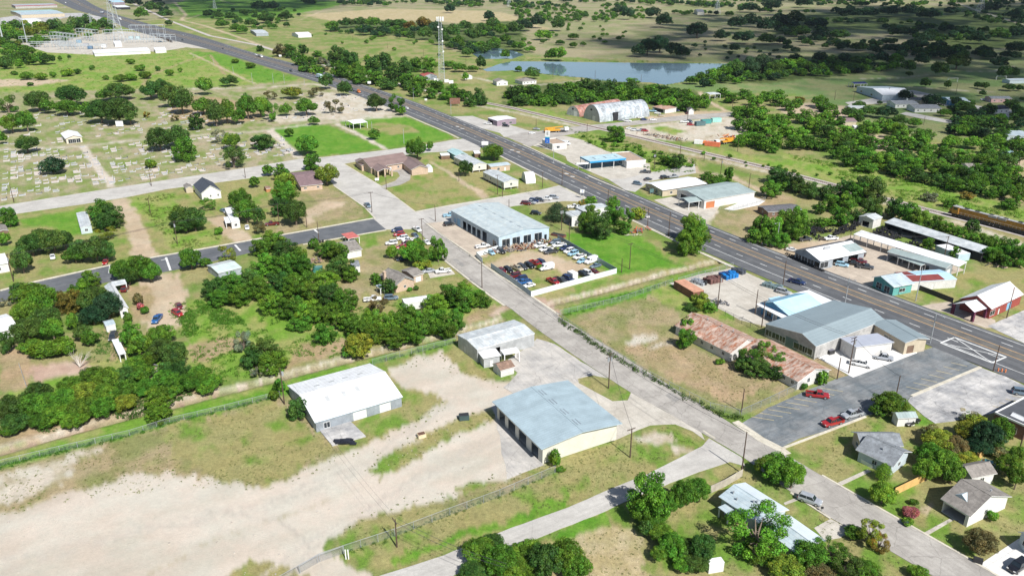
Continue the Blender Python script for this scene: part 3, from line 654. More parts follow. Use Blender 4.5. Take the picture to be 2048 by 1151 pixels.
W_WOOD = mat('brown_board_wall', (.17, .11, .075), .9, var=.25, pat='board'); W_PALEB = mat('pale_blue_board_wall', (.48, .55, .58), .8, var=.1, pat='board')
D_BLUE = mat('blue_door', (.22, .42, .60), .5, var=.08); D_WHITE = mat('white_door', (.66, .66, .64), .5, var=.06, pat='board'); D_DARK = mat('dark_door', (.05, .045, .05), .5)
D_ORNG = mat('orange_door', (.48, .17, .07), .6, var=.1, pat='board'); D_GREEN = mat('grey_green_shutter_door', (.14, .20, .19), .6, var=.1, pat='board')
FRAME = WHITE
def wall(b, p0, p1, h, t, ops, z0=0.):
 p0 = Vector(p0); p1 = Vector(p1); L = (p1 - p0).length; d = (p1 - p0) / L; nn = Vector((-d.y, d.x))   # nn points inward
 def blk(s0, s1, a, c):
  if s1 - s0 < .02 or c - a < .02: return
  q = [p0 + d * s0, p0 + d * s1, p0 + d * s1 + nn * t, p0 + d * s0 + nn * t]
  b.prism([(v.x, v.y) for v in q], a, c)
 s = 0.
 for (s0, s1, a, c) in sorted(ops):
  s0 = max(s0, s); s1 = min(s1, L)
  if s1 <= s0: continue
  blk(s, s0, z0, h); blk(s0, s1, z0, a); blk(s0, s1, min(c, h), h); s = s1
 blk(s, L, z0, h)
def bld(name, label, cat, F1, F2, B, h, rise=0., rd='u', rf=.5, oh=.35, roof=None, roof2=None, wm=None, ops=(), auto=0, posts=0, hip=False,
  pm=None, z0=0., sky=(), chim=None, vents=(), fascia=None, group=None, door=D_WHITE, th=.14, parapet=0., trim=True, az=None, skm=None):
 a = G(F1[0], F1[1], h); c = G(F2[0], F2[1], h); L = (c - a).length; A = math.atan2(c.y - a.y, c.x - a.x)
 if az is not None: A = R(az)
 u = Vector((math.cos(A), math.sin(A))); v = Vector((-u.y, u.x))
 Wd = B if isinstance(B, (int, float)) else abs((G(B[0], B[1], h) - c).dot(v))
 if az is not None: L = abs((c - a).dot(u))
 root = empty(name, a.x, a.y, 0, A); tag(root, label, cat, group)
 def zr(x, y):
  if rd == 'u':
   e = rise * min(y / (rf * Wd), (Wd - y) / ((1 - rf) * Wd)) if rise else 0
   if hip: e = min(e, rise * min(x, L - x) / (Wd * .5))
   return h + e
  if rd == 'v':
   e = rise * min(x / (rf * L), (L - x) / ((1 - rf) * L)) if rise else 0
   if hip: e = min(e, rise * min(y, Wd - y) / (L * .5))
   return h + e
  if rd == 'sy': return h + rise * y / Wd
  if rd == 'sx': return h + rise * x / L
  return h
 if wm is not None:
  b = MB(); t = .2; ht = min(zr(oh, Wd / 2), zr(L / 2, oh)) - th if rise else h - th
  cs = [(oh, oh), (L - oh, oh), (L - oh, Wd - oh), (oh, Wd - oh)]; lens = [L - 2 * oh, Wd - 2 * oh, L - 2 * oh, Wd - 2 * oh]
  hs = [zr(L / 2, oh) - th - .01 if rd in ('u', 'sy') or not rise else h - .05 for _ in range(4)]
  if rd == 'u': hw = [zr(L / 2, oh) - th] * 4
  elif rd == 'v': hw = [zr(oh, Wd / 2) - th] * 4
  elif rd == 'sy': hw = [zr(0, oh) - th] * 4
  elif rd == 'sx': hw = [zr(oh, 0) - th] * 4
  else: hw = [h - th - .01] * 4
  allops = list(ops)
  if auto:
   for sd in (0, 1, 2, 3):
    if any(o_[0] == sd for o_ in ops): continue
    k = max(1, int(lens[sd] / auto))
    for i in range(k):
     dr = (sd in (0, 2) and i == k // 2 and k > 1)
     allops.append((sd, (i + .5) / k, z0 + (0.05 if dr else .95), .95 if dr else 1.15, 2.05 if dr else 1.15, 'd' if dr else 'w'))
  per = {0: [], 1: [], 2: [], 3: []}
  for (sd, fr, oz, ow, oh_, kd) in allops:
   s0 = fr * lens[sd] - ow / 2; s1 = s0 + ow; top = min(oz + oh_, hw[sd] - .08)
   if s0 < .1 or s1 > lens[sd] - .1: s0 = max(.1, s0); s1 = min(lens[sd] - .1, s1)
   per[sd].append((s0, s1, oz, top, kd))
  for sd in range(4):
   p0 = Vector(cs[sd]); p1 = Vector(cs[(sd + 1) % 4]); d = (p1 - p0).normalized(); nn = Vector((-d.y, d.x))
   q0, q1, sh = (p0, p1, 0) if sd in (0, 2) else (p0 + d * t, p1 - d * t, t)
   wall(b, q0, q1, hw[sd], t, [(s0 - sh, s1 - sh, a_, c_) for s0, s1, a_, c_, k_ in per[sd]], z0)
  if rise and not hip and rd in ('u', 'v'):
   for e in (0, 1):
    if rd == 'u':
     x0 = oh if e == 0 else L - oh - t; z_ = hw[0]; yr = rf * Wd; zt = h + rise - th
     tri = [(oh, z_), (Wd - oh, z_), (yr, zt)]
     pts = [(x0, y, z) for y, z in tri] + [(x0 + t, y, z) for y, z in tri]
    else:
     y0 = oh if e == 0 else Wd - oh - t; z_ = hw[0]; xr = rf * L; zt = h + rise - th
     tri = [(oh, z_), (L - oh, z_), (xr, zt)]
     pts = [(x, y0, z) for x, z in tri] + [(x, y0 + t, z) for x, z in tri]
    b.faces(pts, [(0, 1, 2), (5, 4, 3), (0, 3, 4, 1), (1, 4, 5, 2), (2, 5, 3, 0)])
  elif rise and rd in ('sy', 'sx'):
   if rd == 'sy':
    for x0 in (oh, L - oh - t):
     tri = [(oh, hw[0]), (Wd - oh, hw[0]), (Wd - oh, zr(0, Wd - oh) - th)]; pts = [(x0, y, z) for y, z in tri] + [(x0 + t, y, z) for y, z in tri]
     b.faces(pts, [(0, 1, 2), (5, 4, 3), (0, 3, 4, 1), (1, 4, 5, 2), (2, 5, 3, 0)])
    b.box(oh + t, Wd - oh - t, hw[0], L - oh - t, Wd - oh, zr(0, Wd - oh) - th)
   else:
    for y0 in (oh, Wd - oh - t):
     tri = [(oh, hw[0]), (L - oh, hw[0]), (L - oh, zr(L - oh, 0) - th)]; pts = [(x, y0, z) for x, z in tri] + [(x, y0 + t, z) for x, z in tri]
     b.faces(pts, [(0, 1, 2), (5, 4, 3), (0, 3, 4, 1), (1, 4, 5, 2), (2, 5, 3, 0)])
    b.box(L - oh - t, oh + t, hw[0], L - oh, Wd - oh - t, zr(L - oh, 0) - th)
  b.build('wall', wm, root)
  b = MB(); b.box(oh + .25, oh + .25, max(z0 - .1, .1), L - oh - .25, Wd - oh - .25, z0 + .16); b.build('floor', CONC, root)
  if z0 > .3:
   for i in range(max(2, int(L / 2.6)) + 1):
    for y in (oh + .3, Wd / 2, Wd - oh - .3):
     b = MB(); x = oh + .3 + (L - 2 * oh - .6) * i / max(2, int(L / 2.6)); b.box(x - .2, y - .2, -.2, x + .2, y + .2, z0 - .1); b.build('pier', W_BLOCK, root)
  for sd in range(4):
   p0 = Vector(cs[sd]); p1 = Vector(cs[(sd + 1) % 4]); d = (p1 - p0).normalized(); nn = Vector((-d.y, d.x)); AA_ = math.atan2(d.y, d.x)
   for s0, s1, za, zb, kd in per[sd]:
    q = p0 + d * s0; wd = s1 - s0
    if kd == 'w':
     f = MB(); e = .07
     for bx_ in ((0, za, wd, za + e), (0, zb - e, wd, zb), (0, za + e, e, zb - e), (wd - e, za + e, wd, zb - e), (wd / 2 - .03, za + e, wd / 2 + .03, zb - e)):
      f.box(bx_[0], -.025, bx_[1], bx_[2], .08, bx_[3])
     fo = f.build('window', FRAME, root, (q.x, q.y, 0), AA_)
     g = MB(); g.box(e, .02, za + e, wd - e, .05, zb - e); g.build('pane', glass(), fo)
    elif kd in ('d', 'g', 'G', 'B', 'O'):
     f = MB(); f.box(.02, .08, za, wd - .02, .14, zb - .02)
     f.build('door' if kd == 'd' else 'garage_door', {'d': door, 'g': D_WHITE, 'G': D_GREEN, 'B': D_BLUE, 'O': D_ORNG}[kd], root, (q.x, q.y, 0), AA_)
 r1 = roof; r2 = roof2 or roof; b = MB()
 def slab(pts, m):
  nn = len(pts); lo = [(x, y, z - th) for x, y, z in pts]
  b.faces(pts, [tuple(range(nn))], m); b.faces(list(pts) + lo, [(i, nn + i, nn + (i + 1) % nn, (i + 1) % nn) for i in range(nn)], 2)
  b.faces(lo, [tuple(range(nn - 1, -1, -1))], 2)
 zt = h + rise
 if rd == 'u' and rise:
  y = rf * Wd; i_ = Wd * .5 if hip else 0
  if hip: i_ = min(i_, L * .48)
  slab([(0, 0, h), (L, 0, h), (L - i_, y, zt), (i_, y, zt)], 0); slab([(L, Wd, h), (0, Wd, h), (i_, y, zt), (L - i_, y, zt)], 1)
  if hip: slab([(L, 0, h), (L, Wd, h), (L - i_, y, zt)], 0); slab([(0, Wd, h), (0, 0, h), (i_, y, zt)], 1)
 elif rd == 'v' and rise:
  x = rf * L; i_ = L * .5 if hip else 0
  if hip: i_ = min(i_, Wd * .48)
  slab([(0, Wd, h), (0, 0, h), (x, i_, zt), (x, Wd - i_, zt)], 0); slab([(L, 0, h), (L, Wd, h), (x, Wd - i_, zt), (x, i_, zt)], 1)
  if hip: slab([(0, 0, h), (L, 0, h), (x, i_, zt)], 0); slab([(L, Wd, h), (0, Wd, h), (x, Wd - i_, zt)], 1)
 elif rd == 'sy': slab([(0, 0, h), (L, 0, h), (L, Wd, zt), (0, Wd, zt)], 0)
 elif rd == 'sx': slab([(0, 0, h), (L, 0, zt), (L, Wd, zt), (0, Wd, h)], 0)
 else: slab([(0, 0, h), (L, 0, h), (L, Wd, h), (0, Wd, h)], 0)
 ro = b.build('roof', [r1, r2, fascia or WHITE], root)
 if rise and rd in ('u', 'v') and trim:
  b = MB(); rr = .09
  i_ = (min(Wd * .5, L * .48) if rd == 'u' else min(L * .5, Wd * .48)) if hip else 0
  if rd == 'u': b.tube((i_, rf * Wd, zt + .01), (L - i_, rf * Wd, zt + .01), rr, n=5)
  else: b.tube((rf * L, i_, zt + .01), (rf * L, Wd - i_, zt + .01), rr, n=5)
  b.build('ridge_cap', r1, ro)
 if parapet:
  b = MB(); e = .25
  for q in ((0, 0, L, e), (0, Wd - e, L, Wd), (0, e, e, Wd - e), (L - e, e, L, Wd - e)): b.box(q[0], q[1], h, q[2], q[3], h + parapet)
  b.build('parapet', fascia or WHITE, root)
 for (fx, fy, sx, sy) in sky:
  b = MB(); x, y = fx * L, fy * Wd
  P_ = [(x - sx / 2, y - sy / 2), (x + sx / 2, y - sy / 2), (x + sx / 2, y + sy / 2), (x - sx / 2, y + sy / 2)]
  b.faces([(p, q, zr(p, q) + .05) for p, q in P_] + [(p, q, zr(p, q) - .02) for p, q in P_], [(0, 1, 2, 3), (0, 4, 5, 1), (1, 5, 6, 2), (2, 6, 7, 3), (3, 7, 4, 0)])
  b.build('skylight', skm or SKYL, ro)
 for (fx, fy) in vents:
  x, y = fx * L, fy * Wd; z = zr(x, y); b = MB(); b.tube((x, y, z - .1), (x, y, z + .45), .12, n=8); b.tube((x, y, z + .45), (x, y, z + .6), .22, n=8)
  b.build('vent', STEEL, ro)
 if chim:
  x, y = chim[0] * L, chim[1] * Wd; b = MB(); b.box(x - .5, y - .4, 0, x + .5, y + .4, zt + .7); b.box(x - .6, y - .5, zt + .7, x + .6, y + .5, zt + .85); b.build('chimney', W_PEACH, root)
 if posts:
  pw = .4 if pm else .12; nx = max(1, round(L / posts)); ny = max(1, round(Wd / posts))
  for i in range(nx + 1):
   for j in range(ny + 1):
    if wm is None and 0 < i < nx and 0 < j < ny: continue
    x = .25 + (L - .5) * i / nx; y = .25 + (Wd - .5) * j / ny
    if wm is not None and (oh < x < L - oh and oh < y < Wd - oh): continue
    b = MB(); b.box(x - pw, y - pw, 0, x + pw, y + pw, zr(x, y) - th); b.build('post', pm or WHITE, root)
 root['L'] = L; root['W'] = Wd
 return root, L, Wd, zr
SKYL = mat('skylight_panel', (.45, .46, .46), .4, var=.1); SKYG = mat('grey_vent_panel', (.20, .23, .26), .5)
RW = metal('white_metal_roof', (.74, .745, .75), 'y', 1.0, var=.08, col2=(.66, .66, .655)); RWx = metal('white_metal_roof', (.74, .745, .75), 'x', 1.0, var=.08)
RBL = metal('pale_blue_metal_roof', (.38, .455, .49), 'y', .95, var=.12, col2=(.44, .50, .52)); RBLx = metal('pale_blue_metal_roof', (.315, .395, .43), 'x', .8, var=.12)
RG = metal('grey_metal_roof', (.42, .45, .46), 'y', .9, col2=(.54, .56, .56)); RGx = metal('grey_metal_roof', (.42, .45, .46), 'x', .9, col2=(.54, .56, .56))
RGG = metal('grey_green_metal_roof', (.30, .36, .35), 'x', .8); RGGy = metal('grey_green_metal_roof', (.30, .36, .35), 'y', .8)
RGAR = metal('garage_metal_roof', (.40, .46, .475), 'y', .9, var=.12, col2=(.49, .53, .515))
RBIG = metal('blue_grey_metal_roof', (.225, .275, .295), 'x', 1.0, var=.06); RLAV = metal('lavender_metal_roof', (.40, .42, .48), 'y', .8, var=.06)
RBR = metal('brown_metal_roof', (.21, .15, .135), 'y', .5, var=.12); RBRx = metal('brown_metal_roof', (.21, .15, .135), 'x', .5, var=.12)
RRUST = mat('rusty_corrugated_roof', (.44, .34, .28), .8, .0, .3, .5, 'rust', .75, (.29, .115, .06)); RRUSTy = mat('rusty_corrugated_roof', (.45, .32, .25), .8, .0, .25, .5, 'rust', .7, (.32, .15, .09))
SH_G = shingle('grey_shingle_roof', (.20, .215, .23), 'y'); SH_GX = shingle('grey_shingle_roof', (.20, .215, .23), 'x'); SH_D = shingle('dark_shingle_roof', (.055, .065, .085), 'y')
SH_T = shingle('taupe_shingle_roof', (.215, .195, .175), 'y'); SH_TX = shingle('taupe_shingle_roof', (.215, .195, .175), 'x'); SH_BR = shingle('brown_shingle_roof', (.23, .15, .11), 'x')
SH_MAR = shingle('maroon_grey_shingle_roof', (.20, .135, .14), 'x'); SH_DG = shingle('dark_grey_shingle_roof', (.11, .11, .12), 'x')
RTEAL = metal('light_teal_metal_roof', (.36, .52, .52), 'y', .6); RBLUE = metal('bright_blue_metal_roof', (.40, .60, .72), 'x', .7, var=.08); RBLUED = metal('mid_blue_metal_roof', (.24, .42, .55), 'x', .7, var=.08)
RRED = metal('red_metal_roof', (.40, .10, .08), 'x', .5); RTAN = mat('tan_gravel_roof', (.36, .27, .20), .95, var=.2)
C_GREY = mat('grey_canopy', (.34, .35, .36), .7)
# --- near field
bld('warehouse', 'long white metal warehouse with grey sheet walls beside the gravel lot', 'warehouse', (574,770), (629.5,845), (808,795), 2.9, 2.3, 'v', .5, .3, RW, RW, W_GREY,
 ops=[(0, .28, .05, 1, 2.1, 'd'), (1, .12, .4, 1.6, 1.6, 'w'), (1, .5, .05, 3.5, 2.3, 'g'), (1, .8, .05, 3, 2.3, 'g')], fascia=W_BLUEG,
 sky=[(.32, .25, 1, 1.4), (.32, .42, 1, 1.4), (.32, .58, 1, 1.4), (.32, .76, 1, 1.4), (.68, .25, 2, 1.0), (.68, .44, 2, 1.0), (.66, .6, 2, 1.0)])
bld('office_warehouse', 'low building with a pale blue seamed roof and cream end wall in the gravel lot', 'workshop', (984,802), (1082.7,898), (1242,843.5), 4.6, 1.1, 'u', .5, .9, RBLx, RBLx, W_CREAM,
 ops=[(0, .12, .05, 3, 3, 'b'), (0, .34, .05, 3.6, 3, 'b'), (0, .58, .05, 3.6, 3, 'b'), (0, .84, .05, 3.2, 3, 'b')], fascia=W_BLUEG,
 sky=[(x, .5 + e, 2.6, .22) for x in (.16, .37, .59, .81) for e in (.03, .07)], skm=SKYG, posts=0)
bld('metal_shed', 'weathered grey metal shed with translucent roof panels beside the side street', 'shed', (914.5,669), (954,699), (1071.5,667), 4.2, .7, 'v', .5, .15, RG, RG, W_SILV,
 ops=[(0, .35, .05, 1, 2.1, 'd'), (1, .3, .05, 3.5, 3, 'b')], sky=[(.3, .3, 1.2, 2), (.3, .5, 1.2, 2), (.3, .7, 1.2, 2), (.3, .88, 1.2, 2), (.7, .3, 1.2, 2), (.7, .55, 1.2, 2), (.7, .8, 1.2, 2)])
bld('lean_to_shed', 'small lean-to with pale roof against the grey metal shed', 'shed', (955,702), (966,716.5), (1000,707), 3.2, 0, 'f', roof=RW, wm=W_SILV, ops=[(1, .5, .05, 1, 2, 'd')])
bld('canopy', 'thin white canopy on posts at the front of the grey metal shed', 'canopy', (1000,699), (1008,709), (1037,699), 3.1, 0, 'f', roof=RW, posts=5)
bld('garden_shed', 'small cream block shed with brown roof beside a utility pole', 'shed', (984,727), (1001,741), (1030,732), 2.2, 1., 'v', .5, .25, SH_BR, SH_BR, W_WBLOCK, ops=[(0, .5, .05, .9, 1.9, 'd')])
bld('long_barracks', 'long white block hall with a rust streaked corrugated roof in the fenced yard', 'hall', (1349,650), (1461,706.5), 13.5, 2.9, 2.6, 'u', .5, .35, RRUST, RRUST, W_WBLOCK,
 ops=[(0, x, 1.1, 1.1, 1.1, 'w') for x in (.36, .5, .68, .88)] + [(1, .4, .05, 1, 2, 'd')], vents=[(.3, .5), (.55, .5), (.75, .5)])
bld('barracks_wing', 'lower rusty roofed wing with a white gable end and two windows near the parking lot', 'hall', (1478,700), (1596,763), (1661,738), 2.7, 2.1, 'u', .5, .35, RRUST, RRUSTy, W_WBLOCK,
 ops=[(0, x, 1., 1., 1.1, 'w') for x in (.2, .4, .65, .78, .92)] + [(1, .35, 1.1, 1.1, 1.3, 'w'), (1, .65, 1.1, 1.1, 1.3, 'w')])
bld('metal_garage', 'big pale blue metal garage with a row of open bays beside the side street', 'garage', (900.5,420), (997,474), (1099,454), 5.4, 1.3, 'u', .5, .25, RGAR, RGAR, W_BLUEG,
 ops=[(0, .09, .9, 2., 2, 'B'), (0, .17, .05, 3, 3.4, 'B'), (0, .30, .05, 3.2, 3.6, 'b'), (0, .40, .05, 3.2, 3.6, 'b'), (0, .50, .05, 3.2, 3.6, 'b'), (0, .60, .05, 3.2, 3.6, 'b'), (0, .72, .05, 3.6, 4.2, 'b'), (0, .92, .05, 3.2, 2.9, 'w')]
  + [(1, x, .6, 3.6, 3.4, 'w') for x in (.14, .34, .56, .78)] + [(1, .93, .05, 1.2, 2.6, 'b')],
 sky=[(x, .5, 2., .8) for x in (.12, .24, .42, .58, .74, .9)], skm=SKYG, fascia=W_BLUEG)
bld('metal_building', 'large blue grey roofed metal building beside the highway with a windowed end wall', 'warehouse', (1530,647), (1632,692.5), (1785,645), 4.3, 2.0, 'v', .72, .2, RBIG, RBIG, W_BLOCK,
 ops=[(0, .08, .8, 2.5, 2, 'w'), (0, .22, .8, 3, 2, 'w'), (0, .36, .8, 2.2, 2, 'w'), (0, .52, .05, 5, 3.4, 'G'), (0, .7, .8, 4, 2, 'w'), (0, .86, .8, 3.4, 2, 'w')])
bld('white_annex', 'white block annex with pale lavender roof behind the white forecourt', 'shop', (1680,675), (1712,697), (1768,674), 4.2, .5, 'sx', roof=RLAV, wm=W_WBLOCK, ops=[(0, .2, .05, 1, 2, 'd'), (1, .72, 1.4, .6, 1.1, 'w')])
bld('brown_shopfront', 'brown shopfront with a low grey roof at the corner of the parking lot', 'shop', (1744,646), (1811,685), (1851,672), 4.2, .8, 'u', .5, .6, RBIG, RBIG, W_TAN,
 ops=[(0, .5, .4, 4, 2.4, 'w'), (1, .3, .2, 2.4, 2.4, 'd')], door=W_WOOD)
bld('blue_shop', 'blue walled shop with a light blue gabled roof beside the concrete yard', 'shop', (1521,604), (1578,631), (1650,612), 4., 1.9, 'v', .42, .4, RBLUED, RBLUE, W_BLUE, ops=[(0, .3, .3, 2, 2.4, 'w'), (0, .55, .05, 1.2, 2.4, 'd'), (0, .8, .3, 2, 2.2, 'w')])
bld('porch_canopy', 'long low white porch roof along the blue shop front', 'canopy', (1512,608), (1565,636), 3., 3.3, .5, 'sy', roof=RW, posts=4.5)
bld('service_canopy', 'broad flat white canopy with teal edge beside the highway and blue shop', 'canopy', (1579,588), (1650,622), (1672,604), 4.1, 0, 'f', roof=RW, posts=7, fascia=W_TEAL, th=.5)
bld('small_canopy', 'small pale blue flat roofed porch at the back of the concrete yard', 'canopy', (1536,596), (1549,603), (1569,597), 3.6, 0, 'f', roof=RBLUE, posts=4)
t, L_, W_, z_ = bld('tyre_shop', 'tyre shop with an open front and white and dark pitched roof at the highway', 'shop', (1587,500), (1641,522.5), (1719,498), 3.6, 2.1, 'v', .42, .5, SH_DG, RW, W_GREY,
 ops=[(0, .15, .5, 3, 2.2, 'w'), (0, .4, .5, 3, 2.2, 'w'), (0, .65, .5, 3, 2.2, 'w'), (0, .88, .05, 2.4, 2.6, 'b'), (1, .1, .4, 4, 2.4, 'w'), (1, .4, .05, 5, 3, 'b'), (1, .75, .05, 5, 3, 'b')], sky=[(.72, .86, 4.5, 7)], skm=RGG)
bld('long_canopy', 'long white roofed open shelter behind the tyre shop yard', 'canopy', (1707,468), (1918,533), 5., 3.8, .8, 'sy', roof=RW, posts=6, oh=.1)
bld('workshop_shed', 'long grey green roofed workshop along the tyre shop yard', 'shed', (1774,503), (1893,536), (1918,531), 3.9, .7, 'u', .6, .3, RGGy, RGGy, W_GREY, ops=[(0, x, .05, 4, 2.8, 'b') for x in (.1, .28, .46, .64)] + [(1, .5, .05, 3, 2.6, 'g')])
bld('awning', 'narrow grey green awning in front of the long workshop', 'canopy', (1795,514), (1842,531), 3.2, 3., .3, 'sy', roof=RGGy, posts=4)
t, L_, W_, z_ = bld('metal_building', 'pale blue low roof building with an L shaped dark red patch by the tyre shop', 'workshop', (1788,544), (1821,564), (1891,545), 3.2, .6, 'v', .5, .1, RBLUE, RBLUE, W_WBLOCK, ops=[(1, .5, .05, 1, 2, 'd')])
for (x0, y0, x1, y1) in ((.02, .0, .98, .28), (.55, .28, .98, .75)):
 b = MB(); P_ = [(x0 * L_, y0 * W_), (x1 * L_, y0 * W_), (x1 * L_, y1 * W_), (x0 * L_, y1 * W_)]
 if x0 < .5 < x1:
  for a_, c_ in ((x0, .5), (.5, x1)): b.quad([(a_ * L_, y0 * W_, z_(a_ * L_, 1) + .04), (c_ * L_, y0 * W_, z_(c_ * L_, 1) + .04), (c_ * L_, y1 * W_, z_(c_ * L_, 1) + .04), (a_ * L_, y1 * W_, z_(a_ * L_, 1) + .04)])
 else: b.quad([(p, q, z_(p, q) + .04) for p, q in P_])
 b.build('roof_patch', mat('dark_red_paint', (.20, .045, .04), .8, var=.2), t)
bld('corner_shop', 'small shop with a teal gable and pale roof at the highway edge', 'shop', (1743,554), (1788,574.5), (1822,563), 3.4, 1.7, 'v', .38, .6, RBL, RBL, W_TEAL, ops=[(0, .3, .3, 2.4, 2.2, 'w'), (0, .7, .3, 2.4, 2.2, 'w'), (1, .5, .8, 2.6, 1.4, 'w')])
bld('church_hall', 'dark red hall with a stained white roof beside the highway', 'hall', (1918,597), (1984,618.5), (2060,592), 3.6, 2.9, 'v', .5, .5, RW, metal('stained_white_roof', (.68, .66, .64), 'y', 1., col2=(.50, .45, .42)), W_RED,
 ops=[(1, .08, .8, 3.2, 1.8, 'w'), (1, .3, .05, 1, 2, 'd'), (1, .62, .05, 3, 2.6, 'B')], fascia=W_MAR)
bld('entrance_porch', 'gabled white roof porch on thick maroon columns in front of the red hall', 'porch', (1906,607.5), (1949,624), (1972,614.5), 3.4, 1.7, 'v', .5, .3, RW, RW, None, posts=6, pm=W_MAR, fascia=W_MAR)
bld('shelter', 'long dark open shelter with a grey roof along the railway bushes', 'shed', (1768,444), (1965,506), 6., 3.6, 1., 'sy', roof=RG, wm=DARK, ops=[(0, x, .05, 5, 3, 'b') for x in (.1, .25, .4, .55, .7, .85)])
bld('shipping_container', 'long pale blue container with white end behind the tyre shop', 'container', (1872,490), (1918,509), (1934,503), 2.9, 0, 'f', roof=RW, wm=W_BLUEG, oh=.02, fascia=W_BLUEG)
bld('wooden_shed', 'raised grey green shed with a pale gable roof above the tyre piles', 'shed', (1717,432), (1748,440), (1762,433), 4., .9, 'v', .5, .3, RG, RG, W_WBLOCK, ops=[(0, .5, .1, 3, 2.4, 'b')])
bld('rusty_container', 'long rust orange storage box at the edge of the concrete yard', 'container', (1348,561), (1387,584), (1403,577), 2.7, 0, 'f', roof=mat('orange_faded_paint', (.50, .26, .17), .8, var=.2), wm=mat('rust_brown_boards', (.20, .09, .06), .9, var=.3, pat='ribx', sp=.5), oh=.02, fascia=mat('orange_faded_paint', (.50, .26, .17), .8, var=.2))
# --- shops across the highway
bld('office', 'low office with a bright white roof beyond the highway', 'office', (1288,366), (1325,380.5), (1405,363.5), 3.4, .9, 'v', .4, .6, RW, RW, W_TAN, ops=[(0, x, .6, 2, 1.8, 'w') for x in (.15, .4, .65)] + [(0, .86, .05, 1, 2.1, 'd'), (1, .2, .9, 1.4, 1.2, 'w')])
bld('showroom', 'grey green roofed showroom with a white side wall and orange door', 'shop', (1352,379), (1409,400.5), (1487,375), 4.2, 1.4, 'v', .4, .4, RGGy, RGGy, W_WBLOCK, ops=[(0, .3, .4, 6, 2.6, 'b'), (0, .75, .4, 5, 2.6, 'w'), (1, .12, .05, 5, 3, 'O')])
bld('porch_canopy', 'grey green drive-through porch on brick pillars before the showroom', 'canopy', (1357,396), (1378,405), (1412,396), 3.6, .8, 'v', .5, .1, RGGy, RGGy, None, posts=6)
bld('dark_shed', 'low brown shed with a dark roof above the dry slope', 'shed', (1514,412), (1536,424), (1590,411), 2.6, .8, 'v', .5, .3, SH_DG, SH_DG, W_WOOD, auto=5)
bld('service_station', 'tan flat roofed service station shop with white side wall', 'shop', (1222,306), (1253.5,323.5), (1284,316.5), 3.6, 0, 'f', roof=RTAN, wm=W_WBLOCK, oh=.1, parapet=.35, ops=[(0, .25, .6, 3, 2, 'w'), (0, .6, .6, 4, 2, 'w'), (0, .88, .05, 1, 2.2, 'd')])
bld('fuel_canopy', 'flat fuel canopy with bright blue edges over the pumps', 'canopy', (1160,313), (1180,323), (1241,311), 5., 0, 'f', roof=metal('canopy_roof', (.42, .56, .60), 'x', 1.), fascia=mat('bright_blue_panel', (.03, .28, .55), .4, var=.05), th=.9, posts=8, sky=[(.5, x, 3.6, .8) for x in (.25, .55, .85)], skm=SKYG)
bld('kiosk_building', 'small white box building with a tan flat roof beside the tall blue sign', 'shop', (1084,279), (1105,289), (1121,280.5), 3.4, 0, 'f', roof=RTAN, wm=W_WBLOCK, oh=.1, parapet=.3, ops=[(1, .4, .8, 2, 1.5, 'w'), (0, .5, .8, 2, 1.5, 'w')])
bld('snack_bar', 'mauve roadside snack bar with a white overhanging roof', 'shop', (975,235.5), (994,241.5), (1030,236), 3.8, .5, 'u', .5, .2, RW, RW, W_PURP, ops=[(0, .35, .05, 5, 2.6, 'b'), (1, .35, .8, 3, 1.5, 'w'), (1, .7, .8, 2, 1.4, 'w')])
# --- block with the brown roofs
bld('chapel', 'broad brown roofed chapel with peach brick walls beside the cemetery road', 'chapel', (741,336), (822,323), 17., 3.4, 3.4, 'u', .5, .6, RBR, RBR, W_PEACH, auto=4.5)
bld('chapel_wing', 'brown roofed wing with a blank peach gable end', 'house', (797,320), (822,339.5), (855,333.5), 3.2, 1.9, 'u', .5, .5, RBR, RBR, W_PEACH, ops=[(0, .5, .9, 1, 1.2, 'w')])
bld('porte_cochere', 'brown roofed drive-through porch on pale brick pillars', 'porch', (728,324), (755,343), (782,338), 3.4, 1.2, 'u', .5, .4, RBR, RBR, None, posts=5, pm=W_PEACH)
bld('chapel_porch', 'small brown roofed porch at the left of the chapel', 'porch', (709,320), (722,331), (741,326), 3.2, .9, 'u', .5, .4, RBR, RBR, W_PEACH, ops=[(0, .5, .2, 3, 2.4, 'b')])
bld('garden_shed', 'little arched white shed behind the chapel wing', 'shed', (851,331), (855,337), (865,335), 2.2, .8, 'u', .5, .1, RW, RW, D_WHITE, ops=[(0, .5, .05, 1, 1.8, 'd')])
bld('brown_house', 'peach walled house with a broad maroon grey roof', 'house', (580,345), (600,372.5), (644,364.5), 2.8, 1.9, 'v', .5, .5, SH_MAR, SH_MAR, W_PEACH, ops=[(1, .2, 1., 1.4, .9, 'w'), (1, .8, 1., 1.2, .9, 'w')], hip=False)
bld('orange_shed', 'little orange plank shed among trees behind the maroon roofed house', 'shed', (527,373), (532,377.5), (541,375.5), 1.8, .6, 'v', .5, .1, SH_BR, SH_BR, mat('orange_planks', (.42, .20, .09), .9, pat='board'))
bld('white_house', 'white house with a steep dark shingle roof beside the cemetery road', 'house', (386,369.5), (401.5,387), (443,381.5), 3.6, 3.2, 'u', .5, .35, SH_D, SH_D, W_WHITE, ops=[(1, .45, 1.2, .8, 1.1, 'w'), (1, .85, 1.2, .8, 1.1, 'w'), (0, .5, 1, 1, 1.2, 'w')])
bld('garden_shed', 'low grey brown shed beside the steep roofed white house', 'shed', (366,370), (371,377), (386,375), 2.4, .9, 'u', .5, .2, SH_T, SH_T, W_TAN)
bld('mobile_home', 'pale green mobile home on the grass beside a dark tree', 'mobile home', (152,425.5), (160,455), (183,451), 2.9, .25, 'u', .5, .1, RG, RG, W_PALEB, auto=4)
